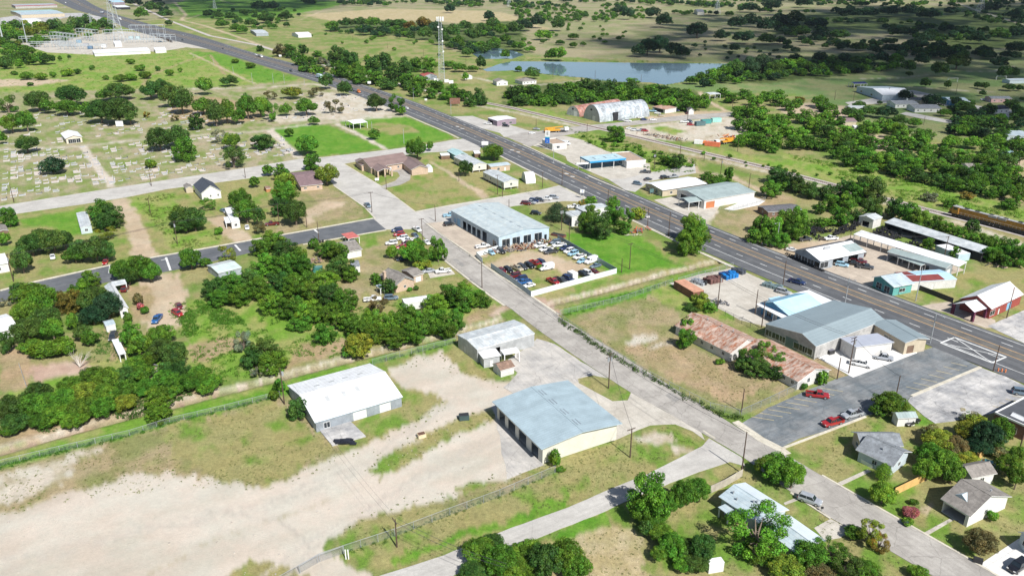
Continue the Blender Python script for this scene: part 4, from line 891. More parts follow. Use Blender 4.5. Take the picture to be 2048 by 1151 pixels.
bld('small_house', 'white weatherboard cottage at the left edge above the black street', 'house', (-24,512), (-14,531), (17,524), 3.4, 1.8, 'v', .5, .3, RW, RW, W_WHITE, ops=[(1, .35, 1, .8, 1.1, 'w'), (1, .7, .1, .9, 2, 'd')])
bld('wood_shed', 'small weathered wood cabin at the left edge of the lawn', 'shed', (-12,452), (-6,464), (17,460), 2.4, .5, 'u', .5, .2, SH_TX, SH_TX, W_WOOD)
bld('mobile_home', 'narrow white mobile home at the end of a dirt drive', 'mobile home', (449,416), (462,444), (479,440), 3., .2, 'u', .5, .1, RW, RW, W_WHITE, auto=4)
bld('carport', 'low white carport beside the narrow mobile home', 'carport', (447,434), (451,446), (468,443), 2.5, 0, 'f', roof=RW, posts=3)
bld('long_shed', 'long shed with a pale green roof among the trees below the black street', 'shed', (413,530), (436,546), (484,534.5), 2.6, .6, 'v', .4, .2, RG, metal('pale_green_roof', (.50, .58, .55), 'y', .7), W_GREY)
bld('grey_roof_house', 'white house with a grey shingle roof just below the black street', 'house', (654,489), (676,507), (721,494.5), 3., 1.6, 'v', .38, .4, SH_G, SH_T, W_WHITE, ops=[(1, .3, 1, 1.6, 1.1, 'w'), (1, .72, .1, 1, 2, 'd'), (0, .5, 1, 1, 1.1, 'w')])
bld('carport', 'faded red roofed carport at the kerb of the black street', 'carport', (682,467.5), (696.5,477.5), (716.5,471), 2.8, 0, 'f', roof=mat('faded_red_sheet', (.50, .14, .12), .6, var=.12, pat='riby', sp=.4), posts=4)
bld('garden_shed', 'tiny white shed with a grey roof in the trees below the grey roofed house', 'shed', (699,521), (703,534), (720,531), 2.2, .6, 'v', .5, .1, SH_G, SH_G, W_WHITE)
bld('tan_house', 'tan house with a taupe roof, brick chimney and pale blue gable trim', 'house', (756,552), (790,571.5), (837,563), 2.9, 2.2, 'u', .5, .5, SH_T, SH_T, W_PEACH, ops=[(1, .5, 1.1, 1, .9, 'w'), (0, .3, 1, 1.2, 1.1, 'w'), (0, .7, .1, 2, 2, 'w')], chim=(.38, .02), fascia=W_PALEB)
bld('house_wing', 'taupe roofed garage wing of the tan house', 'garage', (800,540), (827,552.5), (850,546.5), 2.8, .9, 'v', .5, .4, SH_T, SH_T, W_PEACH, ops=[(1, .5, .1, 2.4, 2, 'g')])
bld('porch_canopy', 'pale blue sheet porch behind the tan house', 'canopy', (751,570), (760,577), (768,573), 2.4, 0, 'f', roof=RBL, posts=3)
bld('long_trailer', 'long white trailer with a white roof among the bushes', 'trailer', (803,597), (809,606.5), (858,590.5), 2.6, .5, 'v', .5, .1, RW, RW, D_WHITE)
bld('bungalow', 'white roofed bungalow with a red roof patch at the left edge', 'house', (-40,640), (-18,668), (34,651), 3., 1.2, 'v', .5, .5, RW, RW, W_WHITE, auto=4)
bld('small_house', 'white roofed house half hidden by a dark oak near the gravel drive', 'house', (208,572), (237,620), (257,614), 3., 1.0, 'u', .6, .4, RG, RW, W_WHITE, auto=4)
bld('house_porch', 'grey roofed front porch of the house by the gravel drive', 'porch', (220,563), (226,572), (257,571), 2.8, .6, 'v', .5, .2, RG, RG, None, posts=4)
bld('garden_shed', 'small blue roofed shed with white side below the dark oak', 'shed', (205,642), (211,652), (231,647), 2.2, .4, 'v', .5, .1, RBL, RBL, W_WHITE)
bld('carport', 'white sheet carport over a parked dark car', 'carport', (223,679), (237,709), (251,704), 2.4, 0, 'f', roof=RW, posts=4)
bld('mobile_home', 'long mobile home with a pale roof raised on piers, farther of the two', 'mobile home', (906.5,313), (944,331), (971.5,326), 4., .8, 'u', .5, .2, RG, RG, W_CREAM, z0=1., auto=5, group='raised mobile homes beside the highway')
bld('mobile_home', 'long mobile home with a pale roof raised on piers, nearer of the two', 'mobile home', (965,343.5), (1007.5,364.5), (1035,359), 4., .8, 'u', .5, .2, RG, RG, W_CREAM, z0=1., auto=5, group='raised mobile homes beside the highway')
bld('small_office', 'peach walled cabin with a sloping blue roof at the highway sidewalk', 'cabin', (971,328), (981,333.5), (1015.5,326), 3.2, .5, 'v', .5, .3, RBL, RBL, W_PEACH, ops=[(1, .4, .8, 1.4, 1.4, 'w'), (1, .75, .1, 1, 2, 'd')])
bld('teal_house', 'teal house with a light blue roof at the cemetery road corner', 'house', (893,301), (912,311.5), (929,305), 3.2, 1.1, 'u', .5, .4, RTEAL, RTEAL, W_TEAL, auto=4)
bld('garden_shed', 'small dark shed with a white roof beside the teal house', 'shed', (879,306), (882,311), (899,308.5), 2.4, .2, 'v', .5, .1, RW, RW, W_WOOD)
bld('food_stand', 'tiny dark food stand with white roof near the highway', 'stand', (946,301.5), (949,307), (960,304), 2.4, .2, 'v', .5, .1, RW, RW, W_WOOD)
bld('pavilion', 'open white roofed burial pavilion on the green lawn', 'pavilion', (690,241.5), (706,247.5), (735,244), 4., .7, 'v', .35, .2, RW, RW, None, posts=6)
bld('cemetery_chapel', 'white roofed chapel with a brown gable in the cemetery', 'chapel', (120.5,266.5), (130,277.5), (164.5,273), 3.3, 1.6, 'u', .5, .5, RW, RW, mat('cream_chapel_wall', (.58, .52, .42), .85, var=.1), ops=[(1, .25, .05, 2.4, 2.6, 'w'), (1, .5, .05, 2, 2.6, 'w'), (1, .76, .05, 2.4, 2.6, 'w')])
# --- lower right houses
bld('bungalow', 'grey shingled bungalow wing with tan wall beside the parking lot', 'house', (1702,862), (1722,891), (1785,862), 3., 1.5, 'v', .5, .5, SH_G, SH_G, W_TAN, auto=5)
bld('bungalow', 'grey shingled bungalow with a railed front porch behind a cone shaped cypress', 'house', (1711,898), (1787,933), (1836,908), 3., 2., 'u', .5, .6, SH_G, SH_G, W_PALEB, auto=4, vents=[(.55, .3), (.75, .55)])
t_cot = bld('cottage', 'white cottage with a taupe gabled roof and deep front porch at the lower right', 'house', (1881,996), (1941,1032.5), (2022,991), 3.1, 2.9, 'u', .42, .5, SH_T, SH_T, W_WHITE, ops=[(1, .45, 1.2, 1., 1.1, 'w'), (0, .15, 0.05, 3, 2.3, 'b'), (0, .42, .05, 3, 2.3, 'b'), (0, .66, .05, 2.4, 2.3, 'b')], vents=[(.75, .6)])
ro, L_, W_, z_ = t_cot; x = L_ * .42; y0 = W_ * .16; zb = z_(x, y0) + .02; y1 = y0 + .9 / (2.9 / (.42 * W_)); b = MB()
b.faces([(x - 1.5, y0, zb - .1), (x + 1.5, y0, zb - .1), (x, y0, zb + .9), (x, y1, zb + .9), (x - 1.5, y0, zb - .6), (x + 1.5, y0, zb - .6)], [(0, 1, 2), (0, 2, 3), (2, 1, 3), (4, 5, 1, 0)]); b.build('dormer', W_PALEB, ro)
bld('small_house', 'small white house with a brown grey roof behind the taupe cottage', 'house', (1909,930), (1944,956), (1984,938), 2.8, 1.4, 'v', .5, .4, SH_TX, SH_TX, W_WHITE, auto=4)
bld('flat_roof_shop', 'brown brick building with a flat charcoal roof at the right edge', 'shop', (1989,825), (2052,853), (2130,815), 3.8, 0, 'f', roof=mat('charcoal_membrane', (.07, .075, .085), .9, var=.15), wm=W_BRICK, oh=.1, parapet=.3, ops=[(0, .5, .8, 4, 1.6, 'w')])
bld('awning', 'white peaked awning on the brown brick building', 'canopy', (2017,834), (2043,846), (2052,838), 3.4, 1., 'u', .5, .1, RW, RW, None, posts=4)
bld('ranch_house', 'pale blue white roofed ranch house shaded by a tall sparse tree', 'house', (1437,992), (1525,1050), (1578,1018), 3.1, 1.1, 'u', .55, .5, RBL, metal('white_blue_roof', (.56, .62, .66), 'y', .6, var=.05), W_PALEB, auto=4, vents=[(.15, .3), (.3, .2), (.55, .4), (.6, .45)])
bld('garage_wing', 'lower pale blue roofed garage end of the ranch house', 'garage', (1523,1054), (1597,1109), (1645,1075), 2.8, .9, 'u', .5, .4, RBL, metal('white_blue_roof', (.56, .62, .66), 'y', .6, var=.05), W_PALEB, ops=[(1, .3, .05, 2.6, 2.1, 'b'), (1, .72, .05, 2.6, 2.1, 'b')])
bld('porch_canopy', 'small pale sheet porch at the back of the ranch house', 'canopy', (1436,1013), (1457,1029), (1468,1018), 2.4, 0, 'f', roof=RBL, posts=3)
bld('garden_shed', 'white box shed half hidden by bushes at the bottom edge', 'shed', (1412,1117), (1419,1128), (1442,1112), 2.2, 0, 'f', roof=RW, wm=D_WHITE, oh=.02)
bld('garden_shed', 'small white shed with a grey green roof beside the dark parked sedan', 'shed', (1783,823), (1796,836), (1823,821), 2.5, .7, 'v', .5, .3, RGGy, RGGy, W_WHITE, ops=[(1, .5, .05, .9, 1.9, 'd')])
bld('corner_garage', 'pale garage at the lower right corner beside the white driveway', 'garage', (2036,1062), (2060,1090), (2120,1060), 2.9, 1.3, 'v', .5, .4, SH_G, SH_G, W_PALEB, auto=5)
# --- far right town edge
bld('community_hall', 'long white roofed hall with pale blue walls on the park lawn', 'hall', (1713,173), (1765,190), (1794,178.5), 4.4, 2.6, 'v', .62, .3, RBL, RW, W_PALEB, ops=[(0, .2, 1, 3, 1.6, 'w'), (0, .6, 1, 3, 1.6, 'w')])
bld('playground_shade', 'dark blue playground shade canopy beside the park hall', 'canopy', (1697,165), (1709,168), (1722,164), 3.5, 1., 'v', .5, .1, *(mat('navy_fabric', (.02, .03, .12), .8),) * 2, None, posts=6)
bld('house', 'white house with grey roof, leftmost of the pair by the park road', 'house', (1773,203), (1791,208.5), (1819,202), 3., 1.5, 'v', .4, .4, SH_GX, SH_GX, W_WHITE, auto=4)
bld('house', 'white house with grey roof, rightmost of the pair by the park road', 'house', (1812,210.5), (1830,217), (1861,209), 3., 1.5, 'v', .4, .4, SH_GX, SH_GX, W_WHITE, auto=4)
bld('house', 'dark roofed low house behind the pair by the park road', 'house', (1815,197), (1840,201), (1852,197), 3., 1., 'u', .5, .4, SH_DG, SH_DG, W_TAN, auto=5)
bld('house', 'blue roofed building beside the park road', 'house', (1878,194), (1902,203), (1929,199), 3.4, 1.4, 'v', .5, .4, RBLUED, RBL, W_BLUE, auto=5)
bld('house', 'pink walled long house with grey roof at the park edge', 'house', (1969,192.5), (1983,197), (2019,195.5), 3.2, 1., 'v', .5, .3, SH_G, SH_G, mat('pink_wall', (.52, .33, .32), .9), auto=4)
bld('house', 'white house with a near black roof at the right edge', 'house', (1963,213), (1990,219), (2027,219), 3.2, 1.6, 'v', .5, .4, shingle('black_shingle_roof', (.03, .03, .045), 'x'), shingle('black_shingle_roof', (.03, .03, .045), 'x'), W_WHITE, auto=4)
bld('house', 'pale roofed house hidden in the trees below the park hall', 'house', (1690,211), (1700,216), (1730,214), 3., .8, 'v', .5, .3, RG, RG, W_WHITE)
bld('house', 'brown roofed house deep in the trees right of the vacant lot', 'house', (1672,236), (1686,243), (1700,236), 3., 1.2, 'v', .5, .4, SH_MAR, SH_MAR, W_TAN)
bld('house', 'low white trailer roof among the trees right of the vacant lot', 'house', (1704,250), (1709,254), (1724,250), 3., .2, 'v', .5, .1, RW, RW, W_WHITE)
bld('house', 'pale blue metal roofs at the right edge beyond the trees', 'house', (1990,258), (2015,271), (2052,269), 3., 1.2, 'v', .5, .3, RBL, RBL, W_PALEB)
bld('house', 'teal gable house at the right edge among yards', 'house', (1997,305), (2006,310), (2032,305), 3., 2., 'u', .5, .3, RTEAL, RTEAL, W_PALEB)
bld('house', 'grey roofed house in the trees near the right edge', 'house', (1922,326), (1935,334), (1962,328), 3., 1., 'v', .5, .3, SH_T, SH_T, W_WHITE)
bld('house', 'pale tents and sheds roof above the far park trees', 'shed', (2004,158), (2020,161), (2048,157), 3., .8, 'v', .5, .3, RW, RBL, W_PALEB)
# --- beyond the railway
bld('lake_house', 'little white house with grey roof on the pond track', 'house', (985,160), (993,164), (1010,160), 3.5, 1.8, 'u', .5, .3, SH_TX, SH_TX, W_WHITE, auto=4)
bld('lake_house', 'wide white house with grey hip roof near the pond', 'house', (1029,159), (1045,163), (1063,158), 3., 2., 'v', .5, .4, SH_TX, SH_TX, W_WHITE, auto=3, hip=True)
bld('red_roof_cabin', 'grey cabin with a dark red roof near the tower base', 'cabin', (839,148), (848,153), (866,147), 3.4, 2.2, 'u', .5, .3, RRED, RRED, W_GREY)
bld('camper_trailer', 'white camper trailer parked on the pond track', 'trailer', (925,150), (930,153), (944,152), 2.8, .2, 'u', .5, .1, RW, RW, D_WHITE)
bld('barn', 'rusty red roofed barn in the far field', 'barn', (583,66), (596,70), (617,67), 4., 2., 'v', .5, .3, metal('rust_red_roof', (.30, .12, .09), 'x', .6), RW, W_WHITE)
bld('barn', 'grey roofed shed at the field edge right of the highway', 'barn', (500,60), (512,67), (535,65), 4., 1., 'v', .5, .3, RG, RG, W_GREY)
bld('yard_house', 'grey roofed house with white porch beyond the quonset hut', 'house', (1372,215), (1377,221), (1387,219), 3., 1.6, 'u', .5, .3, SH_DG, SH_DG, W_WHITE)
bld('yard_shed', 'long rusty roofed shed between the quonset hut and the house', 'shed', (1304,213), (1330,219), (1344,214), 3., .6, 'sy', roof=RRUSTy, wm=W_WBLOCK, ops=[(0, .5, .05, 10, 2.4, 'b')])
bld('carport', 'open dark carport at the wood edge beyond the yard house', 'carport', (1407,185), (1420,189), (1432,185), 4., .5, 'v', .5, .1, RG, RG, None, posts=6)
bld('retail_building', 'long teal roofed store by the far highway at the upper left', 'store', (20,22), (42,30), (115,23), 6., 1.5, 'v', .5, .4, RTEAL, RBL, W_TAN)
bld('retail_building', 'low grey store with a red stripe behind the teal roofed store', 'store', (22,9), (30,12), (112,9), 6., 0, 'f', roof=C_GREY, wm=W_BLOCK, fascia=mat('red_stripe', (.35, .03, .05), .6), th=1.)
bld('retail_building', 'low white roofed store nearest the substation trees', 'store', (36,38), (46,41), (73,37), 5., 0, 'f', roof=RW, wm=W_WHITE)
bld('retail_building', 'bright blue roofed building beyond the far highway', 'store', (215,1), (225,5), (243,2), 6., 1., 'v', .5, .3, RBLUE, RBLUE, W_PURP)
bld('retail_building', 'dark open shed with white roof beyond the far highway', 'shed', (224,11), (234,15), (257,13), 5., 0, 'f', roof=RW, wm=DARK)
bld('control_building', 'long low white control building along the substation front', 'building', (184,100), (188,107), (297,98), 3.4, .6, 'v', .3, .4, RW, RW, W_WHITE)
bld('control_building', 'short white building at the right end of the substation front', 'building', (307,95), (310,101), (331,97), 3.4, .4, 'v', .5, .3, RW, RW, W_WHITE)
bld('control_building', 'pale low building in the middle of the substation yard', 'building', (226,82), (229,88), (243,86), 4., .3, 'v', .5, .2, RW, RW, W_WHITE)
bld('farmhouse', 'tiny farmhouse in the distant scrub', 'house', (1388,20), (1395,24), (1405,22), 6., 3., 'v', .5, .3, SH_G, SH_G, W_CREAM)
bld('metal_shed', 'white sheet shed with a dark open front behind the blue garage', 'shed', (1127,424), (1143.5,433), (1164,424.5), 4.6, .3, 'u', .5, .15, RG, RG, D_WHITE, ops=[(0, .5, .05, 9, 3.6, 'b')])
bld('long_shed', 'long pale roofed shed leading to the highway behind the leafy trees', 'shed', (1150,414), (1166,422), (1214,411), 4.4, .5, 'u', .5, .15, RG, RG, D_WHITE)
# --- round metal huts
def quonset(label, F1, F2, B, rm, wm_, hfac=1.0, door=True, name='quonset_hut', cat='hut', segs=18):
 a = G(*F1); c = G(*F2); A = math.atan2(c.y - a.y, c.x - a.x); L = (c - a).length
 u = Vector((math.cos(A), math.sin(A))); v = Vector((-u.y, u.x)); D_ = abs((G(*B) - c).dot(v))
 root = empty(name, a.x, a.y, 0, A); tag(root, label, cat); r = L / 2
 arc = [(r - r * math.cos(math.pi * i / segs), r * hfac * math.sin(math.pi * i / segs)) for i in range(segs + 1)]
 b = MB(); K = max(2, int(D_ / .9)); 
 for k in range(K):
  y0 = D_ * k / K; y1 = D_ * (k + 1) / K; e = .05 if k % 2 else 0.
  sc = 1 + e / r
  for i in range(segs):
   (x0, z0_), (x1, z1_) = arc[i], arc[i + 1]
   f_ = lambda x, z: (r + (x - r) * sc, z * sc)
   p, q = f_(x0, z0_), f_(x1, z1_)
   b.quad([(p[0], y0, p[1]), (q[0], y0, q[1]), (q[0], y1, q[1]), (p[0], y1, p[1])])
 b.build('roof', rm, root)
 mid = [(x, z) for x, z in arc]
 for y in (.06, D_ - .06):
  b = MB()
  b.faces([(x, y, z) for x, z in mid], [tuple(range(segs + 1))])
  b.faces([(x, y + (.03 if y < 1 else -.03), z) for x, z in mid], [tuple(range(segs, -1, -1))])
  b.build('end_wall', wm_, root)
 if door:
  b = MB(); b.box(.55 * L, -.03, 0, .55 * L + 3, .02, min(3.4, r * .8)); b.build('door', D_WHITE, root)
  b = MB(); b.box(.42 * L, -.04, r * hfac * .62, .42 * L + 1.6, .03, r * hfac * .62 + 1.3); b.build('hatch', DARK, root)
 return root, L, D_
SILV = mat('weathered_galvanised_arch', (.46, .49, .51), .5, .1, var=.3, scale=.3, pat='riby', sp=1.8, col2=(.27, .30, .33))
q, ql, qd = quonset('large silver corrugated arched hut with a dark side opening', (1167,236), (1199.5,245), (1288,230.5), SILV, W_SILV, 1.1)
b = MB(); b.box(ql - .5, qd * .26, 0, ql + .22, qd * .26 + 4.2, 5.6); b.box(ql - .4, qd * .26 - .15, 5.6, ql + .3, qd * .26 + 4.35, 5.8); b.build('side_opening_shade', DARK, q)  # solid dark block painted as the shade inside the opening
quonset('rusty red arched hut behind the silver one', (1133,229), (1159,234), (1225,215), mat('rust_red_arch', (.30, .12, .09), .85, 0., .3, .3, 'riby', 1.8, (.42, .28, .24)), W_SILV, 1.05)
quonset('small white arched shelter on the grass by the highway', (1043,358), (1052,367.5), (1069,364), RW, D_WHITE, 1., False, 'arched_shelter', 'shelter', 10)
# vehicles (x forward, origin at the ground under the middle)
CHROME = mat('wheel_rim', (.45, .46, .47), .35, .6, var=.05)
LAMP = mat('headlight_lens', (.75, .75, .72), .2, var=.03); TAIL = mat('tail_light_lens', (.35, .02, .02), .25, var=.03); TRIM = mat('black_trim', (.03, .03, .032), .6, var=.1)
def loft(b, secs, m=0):
 """secs: x, half width low, half width high, z low, z shoulder, z top"""
 k = len(b.v); N = 8
 for x, wl, wh, z0, zs, z1 in secs:
  b.v += [(x, -wl * .92, z0), (x, -wl, z0 + .12), (x, -wl, zs), (x, -wh, z1), (x, wh, z1), (x, wl, zs), (x, wl, z0 + .12), (x, wl * .92, z0)]
 for s in range(len(secs) - 1):
  for i in range(N):
   j = (i + 1) % N; b.f.append((k + s * N + i, k + (s + 1) * N + i, k + (s + 1) * N + j, k + s * N + j)); b.m.append(m)
 b.f.append(tuple(k + i for i in range(N))); b.m.append(m); e = k + (len(secs) - 1) * N
 b.f.append(tuple(e + i for i in range(N - 1, -1, -1))); b.m.append(m)
def wheel(x, y, r, wd=.22):
 b = MB(); s = 1 if y > 0 else -1
 b.tube((x, y - s * wd, r), (x, y, r), r, n=12, m=0); b.tube((x, y, r), (x, y + s * .015, r), r * .6, n=10, m=1)
 return b
CARS = {}
def carproto(ty):
 """list of (name, mesh, colour follows body)"""
 out = []
 def add(name, b, mats, parent=None, smooth=False):
  me = bpy.data.meshes.new('vehicle_' + name); me.from_pydata(b.v, [], b.f)
  for a in mats: me.materials.append(a)
  if len(mats) > 1: me.polygons.foreach_set('material_index', b.m)
  me.update(); out.append((name, me))
 P = paint(); L, Wd, r = {'sedan': (4.7, 1.8, .33), 'suv': (4.8, 1.9, .37), 'pickup': (5.8, 1.98, .40), 'van': (5.7, 2.05, .36), 'hatch': (4.3, 1.78, .33), 'kombi': (5.2, 1.95, .38)}[ty]
 h = Wd / 2; l = L / 2; b = MB()
 if ty in ('sedan', 'hatch'):
  loft(b, [(-l, h * .84, h * .76, .32, .7, .78), (-l + .25, h * .96, h * .86, .25, .72, .93), (-l + .9, h, h * .9, .2, .74, .98), (-.3, h, h * .9, .2, .74, .96), (l - 1.5, h, h * .9, .2, .72, .93), (l - .5, h * .97, h * .84, .22, .66, .82), (l - .12, h * .88, h * .74, .26, .58, .68), (l, h * .8, h * .68, .32, .52, .6)])
  g = (-l + (.75 if ty == 'sedan' else .3), -l + (1.45 if ty == 'sedan' else .8), .35, l - 1.45, 1.43, .95)
 elif ty in ('suv', 'kombi'):
  loft(b, [(-l, h * .88, h * .82, .36, .85, 1.0), (-l + .15, h * .97, h * .9, .28, .88, 1.1), (-.3, h, h * .93, .25, .86, 1.1), (l - 1.5, h, h * .92, .25, .84, 1.06), (l - .5, h * .97, h * .86, .27, .8, .98), (l - .12, h * .9, h * .78, .3, .7, .86), (l, h * .82, h * .7, .36, .6, .72)])
  g = (-l + .12, -l + .45, .5, l - 1.3, 1.78 if ty == 'suv' else 1.88, 1.08)
 elif ty == 'pickup':
  loft(b, [(-.35, h, h * .94, .35, .95, 1.14), (l - 1.6, h, h * .93, .35, .95, 1.14), (l - .4, h * .98, h * .88, .36, .92, 1.08), (l - .1, h * .92, h * .82, .4, .8, .98), (l, h * .86, h * .76, .45, .7, .85)])
  b.box(-l, -h * .98, .4, -.35, h * .98, .62); b.box(-l, -h, .62, -.35, -h + .1, 1.14); b.box(-l, h - .1, .62, -.35, h, 1.14); b.box(-l, -h + .1, .62, -l + .09, h - .1, 1.12)
  b.box(-l - .1, -h * .8, .42, -l, h * .8, .6)
  g = (-.42, -.2, .95, l - 1.35, 1.86, 1.12)
 else:
  loft(b, [(-l, h * .92, h * .8, .35, 1.5, 2.3), (-l + .1, h, h * .88, .3, 1.55, 2.42), (l - 1.8, h, h * .86, .3, 1.5, 2.42), (l - 1.1, h, h * .86, .3, 1.2, 1.75), (l - .7, h, h * .86, .3, 1.0, 1.22), (l - .1, h * .93, h * .8, .32, .8, .95), (l, h * .85, h * .75, .4, .65, .8)])
  g = None
 if g:
  a0, a1, a2, a3, zt, zb = g; wt = h * .72; wb = h * .9
  roof = [(a1, -wt, zt), (a2, -wt, zt), (a2, wt, zt), (a1, wt, zt)]
  low = [(x, y, z - .07) for x, y, z in roof]; lo2 = [(a0, -wb, zb), (a3, -wb, zb), (a3, wb, zb), (a0, wb, zb)]
  b.faces(roof + [(a1 - .05, -wt - .03, zt - .07), (a2 + .06, -wt - .03, zt - .07), (a2 + .06, wt + .03, zt - .07), (a1 - .05, wt + .03, zt - .07)], [(0, 1, 2, 3), (0, 4, 5, 1), (1, 5, 6, 2), (2, 6, 7, 3), (3, 7, 4, 0)])
  for s in (-1, 1):
   b.tube((a0 + .02, s * wb, zb), (a1, s * wt, zt - .05), .055, n=4); b.tube((a3 - .02, s * wb, zb), (a2, s * wt, zt - .05), .05, n=4)
   xm = (a0 + a3) / 2; b.tube((xm, s * wb, zb), ((a1 + a2) / 2, s * wt, zt - .05), .05, n=4)
 add('body', b, [P], smooth=True)
 w = MB()
 if g:
  a0, a1, a2, a3, zt, zb = g; q = .02
  P_ = [(a0 + q, -wb + q, zb - .02), (a3 - q, -wb + q, zb - .02), (a3 - q, wb - q, zb - .02), (a0 + q, wb - q, zb - .02), (a1, -wt, zt - .06), (a2, -wt, zt - .06), (a2, wt, zt - .06), (a1, wt, zt - .06)]
  w.faces(P_, [(0, 1, 5, 4), (1, 2, 6, 5), (2, 3, 7, 6), (3, 0, 4, 7)])
 else:
  w.faces([(l - 1.78, -h * .8, 2.3), (l - 1.78, h * .8, 2.3), (l - 1.03, h * .86, 1.62), (l - 1.03, -h * .86, 1.62)], [(3, 2, 1, 0)])
  for v_ in range(4): w.v[v_] = (w.v[v_][0] + .06, w.v[v_][1], w.v[v_][2] + .03)
  for s in (-1, 1): w.box(l - 2.5, s * h * .96 - .015, 1.35, l - 1.5, s * h * .96 + .03, 1.9)
 add('windows', w, [glass()])
 if ty == 'pickup':
  c = MB(); c.box(-l + .1, -h + .11, .625, -.42, h - .11, .66); add('bed_liner', c, [TRIM])
 wx = {'sedan': (1.42, -1.36), 'hatch': (1.3, -1.25), 'suv': (1.45, -1.38), 'kombi': (1.55, -1.5), 'pickup': (1.85, -1.75), 'van': (1.85, -1.75)}[ty]
 for x in wx:
  for s in (-1, 1):
   b = wheel(x, s * (h + .01), r); add('wheel', b, [TYRE, CHROME])
 zf = {'sedan': .58, 'hatch': .6, 'suv': .75, 'kombi': .78, 'pickup': .86, 'van': .8}[ty]
 for s in (-1, 1):
  b = MB(); b.box(l - .14, s * h * .66 - .17, zf - .07, l + .02, s * h * .66 + .17, zf + .09); add('headlight', b, [LAMP])
  b = MB(); zt_ = zf + .12; b.box(-l - .03, s * h * .78 - .12, zt_ - .12, -l + .1, s * h * .78 + .12, zt_ + .13); add('tail_light', b, [TAIL])
 CARS[ty] = out
COLR = {'white': (.74, .74, .73), 'silver': (.33, .35, .38), 'grey': (.17, .18, .19), 'black': (.012, .012, .015), 'red': (.33, .018, .02), 'maroon': (.13, .015, .02), 'navy': (.015, .03, .10), 'blue': (.025, .11, .30),
  'light blue': (.30, .50, .62), 'charcoal': (.05, .052, .058), 'teal': (.08, .25, .27), 'tan': (.42, .36, .26), 'orange': (.55, .16, .03), 'slate': (.12, .17, .22)}
CATN = {'sedan': ('sedan', 'car'), 'suv': ('suv', 'car'), 'pickup': ('pickup_truck', 'pickup truck'), 'van': ('van', 'van'), 'hatch': ('hatchback', 'car'), 'kombi': ('suv', 'car')}
def car(px, py, az, ty, colr, label, group=None, s=1.):
 if ty not in CARS: carproto(ty)
 p = G(px, py, .7); n_, cat = CATN[ty]
 ro = empty(n_, p.x, p.y, Z0 + .03, R(az)); tag(ro, label, cat, group)
 for name, me in CARS[ty]:
  o = bpy.data.objects.new(name, me); o.color = c4(COLR[colr]); link(o, ro)
 if s != 1: ro.scale = (s, s, s)
 return ro
g1 = 'cars parked in the fenced dealer yard'
for a in [
 (982,504,-62,'sedan','light blue','light blue sedan just inside the yard gate'), (992,500,-60,'sedan','white','white sedan between the light blue sedan and a black car by the yard gate'), (1002,502,-57,'suv','black','black car by the garage corner, right of the white sedan'),
 (1081,490.5,216,'pickup','white','white pickup at the upper end of the yard, topmost of the white pair'), (1092,498,212,'pickup','white','white pickup just above the black pickup in the yard'), (1102,503,208,'pickup','charcoal','black pickup facing left in the middle of the dealer yard'),
 (1118,490,206,'pickup','white','long white pickup with roof rack near the back fence'), (1110,484,200,'suv','slate','dark teal car under the back fence at the scrap heap'), (1132,496,215,'pickup','navy','navy pickup against the back fence beside white pickup'),
 (1138,501.5,222,'suv','white','white suv first in the row along the right fence'), (1146,506.5,222,'suv','light blue','light blue suv in the row along the right fence'), (1159,513,222,'pickup','white','white pickup in the row along the right fence'), (1164,521,228,'sedan','light blue','light blue small car beside the tall white van'),
 (1182,522,222,'van','white','tall white cargo van nearest the right fence'), (1191,531,215,'sedan','slate','dark blue sedan below the tall white van'),
 (1189,543,-50,'sedan','maroon','maroon sedan at the end of the white fence row'), (1176,546,-48,'suv','white','white suv in the row along the white front fence'), (1167,549,-48,'suv','black','black suv beside the white box trailer'), (1137,557,-48,'kombi','navy','dark navy van left of the white box trailer'), (1121,560,-48,'pickup','charcoal','charcoal truck between the red truck and navy van'), (1106,562.5,-55,'pickup','red','bright red truck at the left end of the front fence row'),
 (1093,535.5,208,'van','white','white van standing alone in the middle of the yard'), (1084,525,-50,'suv','navy','navy car behind the white van in the yard'), (1071,526,-52,'pickup','red','red car in the middle row of the yard'), (1059,531,-52,'suv','black','black suv left of the red car in the middle row'), (1045,534,-50,'suv','charcoal','charcoal suv in the middle row of the yard'), (1034,536,-52,'pickup','tan','cream roofed old truck with rusty bed in the middle row'), (1017,540,-56,'suv','black','black car near the street side fence in the yard'), (1004,540,-56,'hatch','maroon','maroon car tight against the street side fence'),
 (1029,551,212,'suv','maroon','dark red suv in the lower left row of the yard'), (1042,557,210,'suv','navy','navy suv above the blue pickup in the lower left row'), (1047,564,210,'pickup','blue','dark blue pickup beside the white car at the fence corner'), (1058,570,213,'sedan','white','white sedan nearest the lower left fence corner'),
]: car(*a, group=g1)
